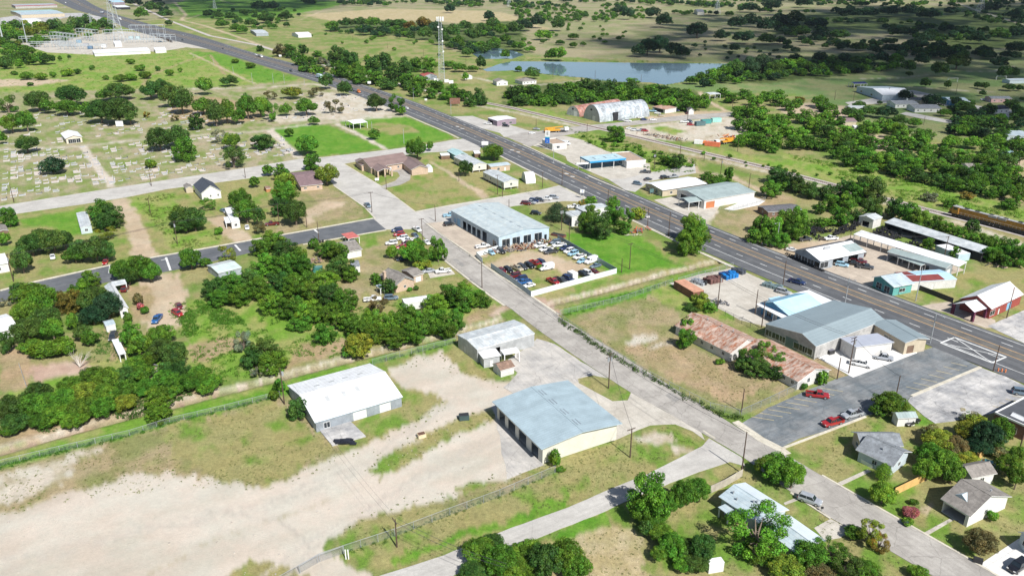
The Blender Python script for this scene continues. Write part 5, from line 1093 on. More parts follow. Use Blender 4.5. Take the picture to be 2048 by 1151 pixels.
for a in [
 (886,541.5,199,'pickup','white','white pickup on the short drive beside the tan house'), (857,541,200,'sedan','silver','silver car under the wing of the tan house'),
 (965,492,22,'pickup','white','white pickup parked against the blue garage front'), (898,448,22,'suv','black','black suv on the garage forecourt'), (899,430,20,'pickup','light blue','pale pickup half behind the blue garage'),
 (834,458.5,-58,'pickup','white','white pickup parked at the top of the side street'), (830,470,-60,'sedan','slate','grey blue sedan parked on the side street behind a white pickup'),
 (794,460,204,'suv','navy','dark navy suv at the head of the row on the grass'), (798,468,206,'suv','red','bright red suv second in the row on the grass'), (805,475.5,206,'suv','white','white car third in the row on the grass'), (818,480,208,'pickup','white','white pickup fourth in the row on the grass'), (814,487,208,'suv','maroon','dark red car below the white pickup on the grass'), (783,485.5,195,'suv','white','white suv standing apart on the dry grass'), (802,494,206,'sedan','red','red car with open hood beside the bright green bush'), (805,517,200,'sedan','navy','navy sedan in the shade below the green bush'), (853,484,-58,'sedan','white','white car parked on the street edge by the leafy trees'),
 (735,410.5,-64,'pickup','slate','dark blue pickup parked at a pole on the pale concrete street'), (544,447.5,196,'pickup','maroon','maroon pickup in the shade near a tall pole'),
 (447,421,-45,'sedan','slate','dark car at the end of the dirt drive'), (459,424,0,'sedan','white','white car beside the narrow mobile home'), (494,454,-70,'sedan','white','small white car before the narrow mobile home'), (211,523,-75,'sedan','red','bright red car at the kerb of the black street'), (105,513,-60,'sedan','white','white car under the big oak left of the gravel drive'),
 (358,611,-55,'sedan','maroon','dull maroon car at the right side of the gravel drive'), (355,626,-40,'suv','red','dismantled red car in front of the dull maroon one'), (314,637.5,-85,'pickup','blue','bright blue pickup at the lower end of the gravel drive'), (250,577,100,'suv','maroon','maroon truck beside the white roofed house'), (226,673,-78,'suv','charcoal','dark car nosing out of the white sheet carport'), (745,598,10,'pickup','white','white cab truck frame in the clearing by the bushes'), (782,595,12,'suv','slate','dark suv between two bushes beside the long white trailer'),
 (1635,789,-15,'pickup','red','red pickup in the angled bay beside the white gable'), (1665,844,203,'pickup','red','red pickup parked at the bungalow kerb'), (1704,828,203,'pickup','silver','silver pickup parked at the bungalow kerb'), (1722,727,-30,'pickup','white','white pickup on the bright concrete forecourt'), (1765,714,-24,'pickup','silver','silver grey pickup on the bright concrete forecourt'), (1824,842,210,'sedan','black','black sedan on the grass beside the small white shed'), (1620,998.5,-34,'suv','silver','silver blue suv parked at the left kerb near the ranch house'), (2036,1131,210,'suv','black','black suv on the white driveway at the corner'), (2044,784,-18,'suv','slate','dark blue car at the right edge of the pale parking lot'), (1982,929,-30,'hatch','teal','teal pickup behind the small brown roofed house'), (2022,843,200,'suv','slate','grey car hidden beside the brown brick building'),
 (1594,563.5,-42,'pickup','navy','dark blue pickup driving on the near highway lanes'), (1290,431.5,120,'sedan','white','white car on the highway behind the yellow green tree'), (1567,583,-40,'suv','silver','silver car parked against the blue shop canopy'),
 (1684,529,-25,'suv','light blue','light blue and white suv at the tyre shop bays'), (1703,525.5,-25,'pickup','black','black car right of the light blue suv at the tyre shop'), (1718,522.5,-25,'pickup','maroon','maroon pickup in front of the tyre shop'), (1731,533.5,-25,'pickup','charcoal','dark maroon pickup at the end of the tyre shop row'), (1727,507,60,'suv','charcoal','dark suv at the rear corner of the tyre shop'), (1662,476.5,195,'pickup','white','white pickup behind the tyre shop roof'), (1584,499,-35,'sedan','white','white car under the front corner of the tyre shop'), (1536,487.5,-30,'sedan','white','white car under the trees at the highway edge'), (1610,478,15,'pickup','charcoal','dark truck by the tyre piles under trees'),
 (1275,367,-38,'suv','slate','blue grey suv in front of the white roofed office'), (1296,358,25,'sedan','charcoal','dark sedan behind the office roof corner'), (1329,354.5,20,'suv','black','black suv behind the white roofed office'), (1347,353,20,'pickup','silver','pale pickup behind the white roofed office'), (1291,343.5,170,'pickup','charcoal','dark truck on the service station edge'), (1132,287.5,-25,'van','white','white delivery van by the small box building'),
 (976,247,-22,'pickup','white','white pickup in front of the mauve snack bar'), (1012,251.5,-20,'suv','black','black suv in front of the mauve snack bar'), (1073,257.5,-15,'sedan','silver','silver car beside the railway pole'),
 (1052,406.5,-18,'suv','maroon','maroon suv first in the row behind the garage'), (1060,404.5,-25,'pickup','silver','white and silver pickup second in the row behind the garage'), (1068,401,-22,'suv','navy','navy suv third in the row behind the garage'), (1079,400,-22,'suv','charcoal','charcoal sedan fourth in the row behind the garage'), (1092,397,-22,'pickup','white','white pickup fifth in the row behind the garage'), (1108,394.5,-22,'suv','silver','silver suv last in the row behind the garage'), (1072,426,-15,'suv','black','black suv alone behind the garage under the dark conifer'), (1147,413,10,'pickup','white','white pickup behind the conifer by the sheet shed'),
 (1242,240,-20,'sedan','silver','silver car first in the row at the arched hut'), (1256,242,-15,'suv','white','white car second in the row at the arched hut'), (1281,234.5,15,'sedan','white','white car at the far corner of the arched hut'), (1288,239,20,'suv','navy','navy car at the far corner of the arched hut'), (1306,239,0,'sedan','white','small white car past the end of the arched hut'),
 (1259,256.5,-18,'sedan','white','white sedan first in the line by the railway'), (1270,260,-10,'suv','white','white suv second in the line by the railway'), (1281,260.5,-10,'pickup','silver','silver pickup third in the line by the railway'), (1290,261,-10,'suv','red','red ended car last in the line by the railway'),
 (1369,243.5,-5,'pickup','white','white pickup at the green yard fence'), (1381,249,-10,'suv','red','red car below the white pickup at the green yard fence'), (1380,243,-60,'suv','slate','dark blue car behind the red one at the green yard fence'),
 (1293,216.5,15,'suv','red','red car beyond the end of the arched hut'), (1305,222,-20,'pickup','light blue','light blue truck in the scrap yard past the arched hut'), (1315,226,-10,'sedan','white','white car in the scrap yard past the arched hut'), (1344,222,-30,'suv','maroon','dark red car before the yard house'), (1353,221,-20,'suv','navy','navy car before the yard house'), (1379,226.5,-5,'suv','maroon','maroon car under the white porch of the yard house'), (1322,231,0,'hatch','tan','tan wreck on the scrap yard dirt'),
 (813,216,-52,'sedan','white','white car on the highway beside the cemetery trees'), (582,142,-52,'suv','black','black car in the near lanes left of the box truck'), (446,97,-50,'sedan','charcoal','dark car on the far highway just below the substation'), (512,109.5,-52,'sedan','white','white car at the near highway shoulder'), (365,80,-48,'suv','black','black suv on the highway right of the substation'), (366,70.5,-48,'sedan','silver','silver car on the far side lanes above the black suv'), (294,48.5,-45,'sedan','charcoal','dark car on the highway beyond the pylon'), (314,57,-45,'sedan','charcoal','grey car following the dark one beyond the pylon'), (129,15,-40,'sedan','white','white car turning in at the store lot'), (158,8,-45,'suv','silver','silver van far along the highway at the stores'), (131,6,-45,'van','white','white bus like van far along the highway'), (115,24,10,'suv','slate','parked car at the end of the teal roofed store'),
 (320,84,10,'pickup','slate','blue pickup inside the substation fence'), (1967,199,-5,'sedan','white','white car before the pink walled house'), (1046,164,0,'suv','navy','navy car before the hip roofed pond house'), (1064,266,0,'hatch','white','small white car beside the orange crane trucks'),
]: car(*a)
def boxmesh(name, ro, m, *bx):
 b = MB()
 for q in bx: b.box(*q)
 return b.build(name, m, ro)
def wheels(ro, xs, h, r=.5):
 for x in xs:
  for s in (-1, 1): wheel(x, s * h, r, .35).build('wheel', [TYRE, CHROME], ro)
def truck(px, py, az, label, cabc, body, name='lorry', L=13., boxh=3.9, cat='truck'):
 p = G(px, py, 1.5); ro = empty(name, p.x, p.y, Z0 + .04, R(az)); tag(ro, label, cat); l = L / 2
 cm = mat('cab_' + cabc, COLR[cabc], .35, var=.05)
 b = MB(); loft(b, [(l - 2.6, 1.15, 1.05, .6, 2.2, 2.9), (l - 1.7, 1.15, 1.05, .6, 2.1, 2.8), (l - 1.2, 1.1, 1.0, .6, 1.5, 1.9), (l, 1.05, .9, .6, 1.2, 1.5)]); b.build('cab', cm, ro)
 g = MB(); g.faces([(l - 1.66, -1., 2.7), (l - 1.66, 1., 2.7), (l - 1.15, 1., 2.0), (l - 1.15, -1., 2.0)], [(3, 2, 1, 0)]); g.build('windscreen', glass(), ro)
 boxmesh('frame', ro, TRIM, (-l, -.5, .7, l - 1.5, .5, 1.0))
 if body is not None: boxmesh('cargo_box', ro, body, (-l, -1.25, 1.02, l - 3., 1.25, boxh))
 wheels(ro, (l - .9, -l + 1.2, -l + 2.5, l - 4), 1.2)
 for s in (-1, 1): boxmesh('headlight', ro, LAMP, (l - .05, s * .75 - .2, 1., l + .03, s * .75 + .2, 1.25))
 return ro
truck(638,153.5,128,'pale blue white box truck on the near highway lanes by a cemetery tree','white', mat('box_white', (.55, .68, .70), .5, var=.05), L=12)
truck(711,181,-52,'orange cab lorry with a dark flat trailer on the highway','orange', None, L=15)
truck(519,112,-51,'dark flatbed lorry with pale cab on the far highway lanes','white', None, L=15)
truck(239,38.5,-45,'white semi lorry far along the highway','white', mat('box_pale', (.6, .62, .64), .5, var=.05), L=14)
truck(204,26,-45,'long white and blue trailer lorry farthest along the highway','navy', mat('box_pale', (.6, .62, .64), .5, var=.05), L=16)
def crane(px, py, az, label):
 p = G(px, py, 1.2); ro = empty('crane_truck', p.x, p.y, Z0 + .04, R(az)); tag(ro, label, 'crane truck'); OM = mat('crane_orange', (.62, .30, .03), .5, var=.15)
 boxmesh('chassis', ro, TRIM, (-8, -1.1, .7, 8, 1.1, 1.1)); boxmesh('cab', ro, mat('cab_white', COLR['white'], .35, var=.05), (5.6, -1.1, 1.1, 8.2, 1.1, 3.1)); boxmesh('windscreen', ro, glass(), (8.2, -.95, 2.1, 8.24, .95, 2.9))
 boxmesh('engine_deck', ro, OM, (-6, -1.2, 1.1, -1, 1.2, 2.6), (-1, -1.1, 1.1, 2.6, 1.1, 2.0), (-7.9, -1.2, 1.1, -6.2, 1.2, 1.9))
 b = MB(); b.tube((-7.5, 0, 2.8), (4.6, 0, 3.6), .45, .3, 4); b.tube((-3, 0, 2.6), (0, 0, 3.3), .3, n=5); b.build('boom', OM, ro)
 wheels(ro, (6.6, 1.5, -.2, -4.2, -5.6, -7), 1.15, .55)
crane(1112,261,12,'orange mobile crane on its carrier parked along the side road')
crane(1450,284,-150,'orange and rust crane truck at the edge of the vacant lot')
def loco(px, py, az, label, hc):
 p = G(px, py, 2.); ro = empty('locomotive', p.x, p.y, .35, R(az)); tag(ro, label, 'locomotive', 'locomotives on the track'); YM = mat('engine_yellow_brown', (.40, .20, .035), .6, var=.25, scale=1.2); GM = mat('engine_grey_top', (.30, .30, .30), .7, var=.2)
 boxmesh('frame', ro, TRIM, (-11, -1.4, 1., 11, 1.4, 1.6), (-6.5, -1.1, .5, 6, 1.1, 1.))
 boxmesh('hood', ro, YM, (-10, -.95, 1.6, 6.6, .95, 4.3)); boxmesh('cab', ro, YM, (6.6, -1.5, 1.6, 9.3, 1.5, 4.5)); boxmesh('nose', ro, YM, (9.3, -.9, 1.6, 10.8, .9, 3.2))
 boxmesh('roof', ro, GM, (-10, -1.0, 4.3, 6.6, 1.0, 4.45), (6.5, -1.55, 4.5, 9.4, 1.55, 4.7), (-9.4, -1.3, 3.7, -6, 1.3, 4.6))
 for x in (-7.5, -1.5, 3.): boxmesh('fan_housing', ro, TRIM, (x, -.6, 4.45, x + 1.6, .6, 4.75))
 boxmesh('cab_window', ro, glass(), (9.3, -1.2, 3.5, 9.34, 1.2, 4.2), (7.2, -1.53, 3.4, 8.8, -1.5, 4.2), (7.2, 1.5, 3.4, 8.8, 1.53, 4.2))
 for x in (-9.2, -7.5, -5.8, 5.6, 7.3, 9.): 
  for s in (-1, 1): wheel(x, s * .85, .5, .15).build('wheel', [mat('engine_wheel', (.05, .045, .04), .7), mat('engine_wheel', (.05, .045, .04), .7)], ro)
 for s in (-1, 1):
  b = MB()
  for k in range(12): b.tube((-10.8 + k * 1.6, s * 1.38, 1.6), (-10.8 + k * 1.6, s * 1.38, 2.6), .03, n=4)
  b.tube((-10.8, s * 1.38, 2.6), (6.8, s * 1.38, 2.6), .03, n=4); b.build('handrail', WHITE, ro)
i = [k for k in range(len(RP))]
def railpt(px, py):
 p = G(px, py); k = min(range(len(RP) - 1), key=lambda j: (RP[j] - p).length); d = RP[k + 1] - RP[k]; t = (p - RP[k]).dot(d.normalized()); q = RP[k] + d.normalized() * t
 return q, math.degrees(math.atan2(d.y, d.x))
for (px, py, lb, fl) in ((1932,448,'yellow brown locomotive with a grey top, leading the pair on the track', 180), (2026,472,'yellow brown locomotive cut by the right edge, second of the pair', 0)):
 q, az = railpt(px, py); n0 = len(bpy.data.objects); loco(px, py, az + fl, lb, 0); bpy.context.view_layer.update()
 for o in bpy.data.objects:
  if o.get('label') == lb: o.location.x, o.location.y = q.x, q.y
# trees
LEAF = leafmat('foliage')
def tonelayer(me, cols):
 ca = me.color_attributes.new('tone', 'FLOAT_COLOR', 'CORNER')
 ca.data.foreach_set('color', np.repeat(cols, 4, axis=0).ravel().astype(np.float32))
def cards(C_, N_, S_, asp=.62):
 """C centres, N normals, S sizes -> quad vertices"""
 r = rng.normal(size=N_.shape); t = np.cross(N_, r); t /= np.linalg.norm(t, axis=1)[:, None] + 1e-9; b = np.cross(N_, t)
 s = S_[:, None]
 return np.stack([C_ - t * s, C_ - b * s * asp, C_ + t * s, C_ + b * s * asp], 1)
def crown(seed, n=3200, leaf=.085, kind='oak'):
 g = np.random.default_rng(seed); lob = []; fn = n > 8000; q_ = .66 if fn else 1.
 if kind == 'oak':
  k = 80 if fn else 34
  for i in range(k):
   a = g.uniform(0, 2 * math.pi); e = g.uniform(-.35, 1.) ; rr = math.sqrt(max(0, 1 - e * e))
   d = .72 * g.uniform(.7, 1.15); lob.append((rr * math.cos(a) * d, rr * math.sin(a) * d, e * .62 - .02, g.uniform(.15, .32) * q_))
  lob += [(0, 0, .1, .42), (.2, -.15, .0, .4), (-.25, .1, -.05, .4)]
 elif kind == 'tall':
  for i in range(85 if fn else 36):
   a = g.uniform(0, 2 * math.pi); z = g.uniform(-.75, .8); rr = math.sqrt(1 - z * z) * g.uniform(.35, .85)
   lob.append((rr * math.cos(a), rr * math.sin(a), z, g.uniform(.14, .29) * q_))
  lob += [(0, 0, 0, .42), (0, 0, .4, .32), (0, 0, -.4, .36)]
 elif kind == 'sparse':
  for i in range(44 if fn else 20):
   a = g.uniform(0, 2 * math.pi); z = g.uniform(-.7, .8); rr = math.sqrt(1 - z * z) * g.uniform(.4, .9)
   lob.append((rr * math.cos(a), rr * math.sin(a), z * .85, g.uniform(.16, .27) * (.7 if fn else 1)))
 elif kind == 'cone':
  for i in range(30):
   z = -0.85 + 1.7 * i / 29; rr = min(1., (1 - (z + .85) / 1.9) * 1.25) * .8 * min(1, .7 + (z + .85) * 1.2)
   lob.append((0, 0, z, max(.08, rr)))
 elif kind == 'shrub':
  for i in range(12):
   a = g.uniform(0, 2 * math.pi); e = g.uniform(-.1, .9); d = .55; rr = math.sqrt(1 - e * e)
   lob.append((rr * math.cos(a) * d, rr * math.sin(a) * d, e * .5 - .1, g.uniform(.3, .45)))
  lob.append((0, 0, 0, .6))
 Lb = np.array(lob); wgt = Lb[:, 3] ** 2; idx = g.choice(len(Lb), size=int(n * 1.9), p=wgt / wgt.sum())
 dirs = g.normal(size=(len(idx), 3)); dirs /= np.linalg.norm(dirs, axis=1)[:, None]
 rad = Lb[idx, 3] * (g.uniform(.66, 1.16 if fn else 1.08, len(idx)))
 P = Lb[idx, :3] + dirs * rad[:, None]
 inside = np.zeros(len(P), bool)
 for q in range(len(Lb)):
  dd = np.linalg.norm(P - Lb[q, :3], axis=1); inside |= (dd < Lb[q, 3] * .68) & (idx != q)
 if kind == 'cone': inside[:] = False
 P = P[~inside][:n]; dirs = dirs[~inside][:n]; idx = idx[~inside][:n]
 sc = np.array([np.abs(P[:, 0]).max(), np.abs(P[:, 1]).max(), np.abs(P[:, 2]).max()]); P = P / sc
 Nn = dirs * .9 + g.normal(size=P.shape) * .55 + np.array([0, 0, .25]); Nn /= np.linalg.norm(Nn, axis=1)[:, None]
 S = leaf * g.uniform(.6, 1.25, len(P))
 V = cards(P, Nn, S)
 lt = g.uniform(.6, 1.35, len(Lb))[idx] * g.uniform(.5, 1.5, len(P))
 hue = g.normal(0, .06, len(Lb))[idx] + g.normal(0, .05, len(P))
 cols = np.stack([lt * (1 + hue * 1.6), lt, lt * (1 - hue), np.ones(len(P))], 1)
 return V, cols, Lb, sc
def leafmesh(name, V, cols):
 me = bpy.data.meshes.new(name); nq = len(V); me.vertices.add(nq * 4); me.vertices.foreach_set('co', V.reshape(-1).astype(np.float32))
 me.loops.add(nq * 4); me.loops.foreach_set('vertex_index', np.arange(nq * 4, dtype=np.int32)); me.polygons.add(nq); me.polygons.foreach_set('loop_start', np.arange(0, nq * 4, 4, dtype=np.int32))
 me.update(calc_edges=True); tonelayer(me, cols); me.materials.append(LEAF); return me
def trunkmesh(name, Lb, sc, seed, branches=7):
 """unit trunk: z = 0 ground, z = 1 crown centre; x, y in crown radii"""
 g = random.Random(seed); b = MB(); b.tube((0, 0, -.02), (g.uniform(-.03, .03), g.uniform(-.03, .03), .5), .075, .055, 7); b.tube((0, 0, .48), (0, 0, 1.), .055, .03, 6)
 for k in g.sample(range(len(Lb)), min(branches, len(Lb))):
  x, y, z, r = Lb[k]; b.tube((0, 0, g.uniform(.42, .7)), (x / sc[0] * .85, y / sc[1] * .85, 1 + z / sc[2] * .3), .034, .012, 5)
 me = bpy.data.meshes.new(name); me.from_pydata(b.v, [], b.f); me.materials.append(BARK); me.update(); return me
HI = {}; LO = {}; XH = {}
for kd, cnt in (('oak', 5), ('tall', 4), ('sparse', 3), ('cone', 1), ('shrub', 3)):
 HI[kd] = []; LO[kd] = []
 for q in range(cnt):
  V, c, Lb, sc = crown(100 * len(HI) + q, {'oak': 6600, 'tall': 6200, 'sparse': 6500, 'cone': 5500, 'shrub': 3000}[kd], {'oak': .053, 'tall': .055, 'sparse': .038, 'cone': .042, 'shrub': .075}[kd], kd)
  tm = trunkmesh('trunk_mesh', Lb, sc, q, 14 if kd == 'sparse' else 7)
  HI[kd].append((leafmesh('crown_mesh', V, c), tm))
  if kd in ('oak', 'tall', 'sparse') and q < 3:
   V, c, Lb, sc = crown(100 * len(HI) + q, 11000 if kd != 'sparse' else 8500, .042 if kd != 'sparse' else .034, kd); XH.setdefault(kd, []).append((leafmesh('crown_mesh_fine', V, c), trunkmesh('trunk_mesh', Lb, sc, q, 14 if kd == 'sparse' else 8)))
  V, c, _, _ = crown(100 * len(HI) + q, 900, .15, kd); LO[kd].append((leafmesh('crown_mesh_small', V, c), tm, V, c))
TONE = {'d': ((.062, .132, .026), 'dark green'), 'D': ((.034, .08, .034), 'blackish green'), 'm': ((.088, .195, .022), 'mid green'), 'g': ((.108, .235, .024), 'bright green'), 'y': ((.19, .24, .03), 'yellow green'), 'b': ((.16, .15, .06), 'brownish green'),  # dark leaf tone D also carries cloud shade painted into the far crowns
  'p': ((.36, .13, .14), 'pink flowering'), 'w': ((.20, .215, .14), 'pale grey green'), 'o': ((.22, .17, .035), 'yellowing')}
SHAPE = {'oak': 'broad', 'tall': 'rounded', 'sparse': 'open', 'cone': 'conical', 'shrub': 'low bushy'}
TREES = []
def tr(region, lst, kd=None, cat='tree'):
 for e in lst:
  x, y, w, h, t = e[:5]; k = e[5] if len(e) > 5 else kd
  TREES.append(dict(x=x, y=y, w=w, h=h, t=t, k=k, reg=region, cat=cat))
tr('in the cemetery', [(75,202,55,42,'d'),(140,190,62,42,'d'),(133,215,55,32,'m'),(96,212,34,30,'m'),(235,183,68,28,'d'),(205,190,30,24,'m'),(200,222,60,48,'d'),(235,222,66,56,'d'),(258,226,46,46,'d'),(178,218,40,32,'m'),(300,180,44,38,'d'),(322,175,40,36,'d'),(340,190,44,50,'d'),(362,200,52,56,'d'),(405,212,45,34,'m'),
 (391,243,38,33,'d','tall'),(430,226,40,54,'d'),(452,222,40,50,'m'),(478,232,36,32,'m'),(494,212,42,52,'m'),(407,172,36,36,'m'),(458,161,38,23,'d'),(318,278,56,48,'d'),(352,272,52,44,'d'),(367,297,50,50,'g','tall'),(440,272,36,30,'w','sparse'),(462,282,40,34,'m'),(465,313,56,46,'d','sparse'),(525,283,52,32,'d','tall'),(52,288,48,36,'d'),
 (14,207,38,36,'m','sparse'),(22,246,44,40,'m'),(52,242,40,44,'m'),(4,275,18,26,'m'),(583,186,44,24,'y'),(612,213,48,36,'m'),(541,190,30,18,'b','sparse'),(632,184,36,20,'b','sparse'),(654,162,36,32,'d'),(689,176,34,30,'d'),(570,219,28,26,'m'),(667,212,40,30,'b','sparse'),(520,214,40,42,'m'),(542,222,36,40,'m','sparse'),(752,204,42,36,'d'),(792,206,38,36,'m','sparse'),(802,221,22,18,'g'),
 (293,229,14,12,'o','sparse'),(350,236,18,12,'b','sparse')], 'oak')
tr('in the cemetery', [(104,331,52,35,'D'),(300,327,25,18,'g')], 'shrub', 'bush')
tr('on the green burial lawn', [(627,241,26,18,'m'),(577,265,20,17,'m'),(613,289,52,42,'m'),(747,268,24,22,'m'),(834,297,46,46,'m'),(860,292,14,20,'m')], 'oak')
tr('at the raised mobile homes', [(988,304,48,33,'m'),(932,335,36,34,'d')], 'oak')
tr('in the weedy field', [(52,151,28,17,'g'),(81,153,26,14,'g'),(106,149,13,12,'g'),(134,145,26,15,'g'),(154,143,16,11,'m'),(184,135,12,10,'m'),(211,155,13,9,'m'),(240,156,28,12,'m'),(262,154,26,14,'g'),(290,150,26,15,'g'),(261,123,18,11,'g'),(281,135,24,11,'m'),(315,137,12,10,'m'),(339,145,18,13,'g'),(360,140,10,9,'m'),(28,146,14,8,'m'),(60,168,14,7,'m'),(470,122,16,9,'m'),(500,131,22,10,'g')], 'shrub', 'bush')
tr('beside the substation pad', [(10,125,26,26,'d'),(45,112,34,26,'m'),(72,118,34,24,'m'),(95,118,30,22,'d'),(50,100,40,18,'g'),(20,95,30,20,'m'),(120,117,9,10,'m'),(138,114,8,9,'d')], 'oak')
tr('in the wood behind the substation', [(12,62,34,30,'g'),(35,72,34,26,'m'),(60,64,36,26,'y'),(85,55,34,24,'y'),(110,50,34,26,'d'),(130,60,34,26,'m'),(150,48,34,30,'d'),(170,42,34,28,'d'),(188,55,30,24,'m'),(205,48,26,22,'d'),(30,52,34,22,'d'),(75,78,30,18,'m'),(110,72,30,18,'m'),(0,84,24,20,'m')], 'oak')
tr('beside the far dirt track', [(283,26,32,26,'m'),(305,14,32,22,'d'),(330,27,32,18,'d'),(337,46,16,12,'d'),(265,3,34,18,'D'),(415,27,20,14,'d'),(435,30,26,16,'d'),(460,32,24,16,'d'),(445,48,30,16,'m'),(475,55,34,16,'m'),(485,60,24,14,'m'),(500,45,30,18,'d'),(520,12,40,22,'D'),(545,12,34,20,'D'),(530,36,40,18,'d'),(572,32,36,20,'d'),(490,25,22,12,'d')], 'oak')
tr('between the highway and the railway', [(558,100,30,26,'b'),(580,102,30,28,'m'),(600,118,34,24,'m'),(606,98,22,18,'d'),(625,122,26,18,'m','sparse'),(520,97,16,12,'d'),(634,108,22,12,'m'),(648,128,24,26,'w','sparse'),(675,110,40,38,'d'),(700,118,40,34,'d'),(680,140,40,30,'m'),(715,140,40,34,'m'),(745,130,36,34,'d'),(770,122,34,34,'d'),(750,155,44,28,'m'),(785,150,40,30,'d'),(810,130,34,34,'d'),(835,128,36,30,'m'),(860,126,32,26,'g'),(815,160,40,26,'m'),(775,168,40,22,'d'),(845,165,40,28,'g'),(830,182,36,22,'m'),(875,172,34,24,'g'),(862,186,32,22,'m'),(890,190,30,20,'m'),(905,178,30,22,'m'),(925,190,30,24,'m'),(940,203,30,20,'d'),(905,200,28,16,'m'),(958,192,26,34,'d'),(720,158,34,20,'m')], 'tall')
tr('on the bank left of the pond', [(665,52,34,20,'m'),(690,45,34,20,'d'),(718,44,34,20,'d'),(730,60,40,20,'D'),(745,45,34,22,'m'),(765,62,36,18,'D'),(775,48,36,20,'d'),(800,48,34,20,'d'),(822,52,34,20,'o'),(822,72,18,18,'d'),(845,45,34,24,'o'),(850,66,34,26,'d'),(872,55,34,26,'D'),(885,75,34,30,'d'),(905,62,36,30,'d'),(930,52,34,22,'d'),(915,82,34,24,'m'),(945,70,34,28,'d'),(965,58,34,26,'d'),(985,48,34,26,'d'),(1000,60,34,26,'m'),(978,32,24,20,'D'),(935,105,26,18,'d'),(962,90,28,16,'m'),(990,82,26,16,'m'),(1010,78,24,18,'m'),(900,18,24,16,'D'),(962,125,22,28,'d'),(900,130,34,16,'m'),(920,135,34,16,'m'),(945,137,26,12,'m')], 'oak')
tr('around the pond', [(1062,146,36,24,'d'),(1038,138,16,12,'m'),(1118,108,42,28,'g'),(1100,110,26,22,'m'),(1012,106,18,14,'m'),(1040,92,36,18,'m'),(1060,98,26,12,'g'),(1010,110,20,14,'m'),(1030,56,40,26,'d'),(1050,50,34,24,'D'),(1075,42,34,28,'D'),(1117,48,32,28,'d'),(1085,70,40,16,'g'),(1145,73,24,11,'m'),(1146,90,18,11,'m'),(1120,85,20,9,'m'),(1166,88,14,9,'m'),(1210,84,12,6,'m'),(1295,93,44,34,'D'),(1320,88,44,34,'D'),(1345,100,42,30,'D'),(1365,104,34,26,'D'),(1280,100,34,28,'D'),(1390,91,14,9,'D'),(1400,110,9,6,'D'),(1454,116,10,7,'D'),(1520,103,10,6,'D'),(1470,95,26,18,'D'),(931,153,14,16,'g')], 'oak')
tr('in the thicket behind the arched hut', [(1030,184,40,28,'d'),(1040,200,40,22,'d'),(1065,185,40,28,'d'),(1085,198,40,22,'m'),(1105,182,40,30,'d'),(1125,195,38,24,'d'),(1150,180,40,30,'m'),(1170,172,40,32,'d'),(1175,195,36,22,'g'),(1198,175,40,32,'d'),(1215,192,34,22,'m'),(1222,172,36,30,'d'),(1245,185,38,32,'g'),(1265,175,34,28,'d'),(1275,192,40,32,'g'),(1300,185,40,28,'g'),(1320,196,36,26,'m'),(1345,190,36,28,'m'),(1340,205,36,24,'g'),(1370,192,36,28,'g'),(1390,205,38,34,'g'),(1375,212,30,22,'m'),(1410,202,26,28,'g'),(1265,163,30,16,'m'),(1310,174,26,14,'m'),(1330,180,34,18,'d')], 'tall')
tr('on the bank right of the pond', [(1385,160,34,16,'m'),(1405,153,34,20,'m'),(1428,148,34,24,'g'),(1450,142,34,26,'g'),(1470,135,44,36,'d'),(1498,132,44,38,'D'),(1525,128,44,40,'D'),(1550,135,44,32,'d'),(1575,132,44,30,'g'),(1600,130,44,28,'g'),(1625,138,40,24,'d'),(1590,115,30,16,'D'),(1640,115,36,24,'D'),(1665,122,34,24,'d'),(1690,118,34,24,'D'),(1715,122,34,22,'d'),(1740,118,34,22,'D'),(1765,115,34,24,'D'),(1790,118,34,24,'m'),(1700,135,34,18,'d'),(1420,165,24,12,'g'),(1842,118,36,26,'D'),(1818,133,32,26,'d'),(1818,148,16,10,'d')], 'oak')
tr('on the park lawn', [(1852,165,24,20,'d'),(1896,169,15,16,'d'),(1955,170,16,13,'d'),(1971,172,20,15,'d'),(2018,174,30,14,'d'),(2040,176,18,12,'d'),(1877,138,40,30,'d'),(1915,122,48,32,'d'),(1998,124,38,24,'D'),(2010,145,30,28,'d'),(2028,145,26,22,'d'),(1965,186,15,12,'d'),(2045,198,12,8,'d'),(1809,190,34,24,'D'),(1870,204,44,28,'D'),(1856,198,26,20,'D'),(1760,205,12,8,'D'),(2034,218,20,16,'d')], 'oak')
tr('in the dark far right fields', [(1240,20,34,18,'D'),(1258,27,30,24,'D'),(1305,25,34,22,'D'),(1330,40,40,30,'D'),(1395,60,50,32,'D'),(1445,70,36,24,'D'),(1475,45,44,26,'D'),(1505,40,44,28,'D'),(1530,50,40,30,'D'),(1560,40,44,28,'D'),(1590,35,44,28,'d'),(1490,75,50,26,'D'),(1530,78,44,20,'d'),(1640,46,34,20,'D'),(1700,25,44,24,'D'),(1740,25,44,22,'D'),(1780,22,44,22,'D'),(1820,20,40,24,'D'),(1850,30,34,16,'D'),(1870,28,30,18,'D'),(1905,22,34,16,'D'),(1600,62,44,22,'d'),(1640,68,44,22,'D'),(1680,70,44,20,'d'),(1800,62,44,24,'D'),(1830,88,40,26,'D'),(1880,92,40,22,'D'),(1850,75,34,24,'D'),(1930,62,44,22,'D'),(1960,75,44,26,'D'),(2000,68,44,28,'d'),(2035,65,40,24,'D'),(2030,95,44,26,'D'),(1970,100,34,20,'D'),(1915,98,34,18,'d'),(1545,10,44,16,'D'),(1610,5,40,14,'D'),(1500,15,40,14,'D'),(1980,15,44,20,'D'),(2035,30,40,26,'D'),(1590,100,20,12,'D'),(1575,95,22,10,'D'),(1570,60,26,14,'D')], 'oak')
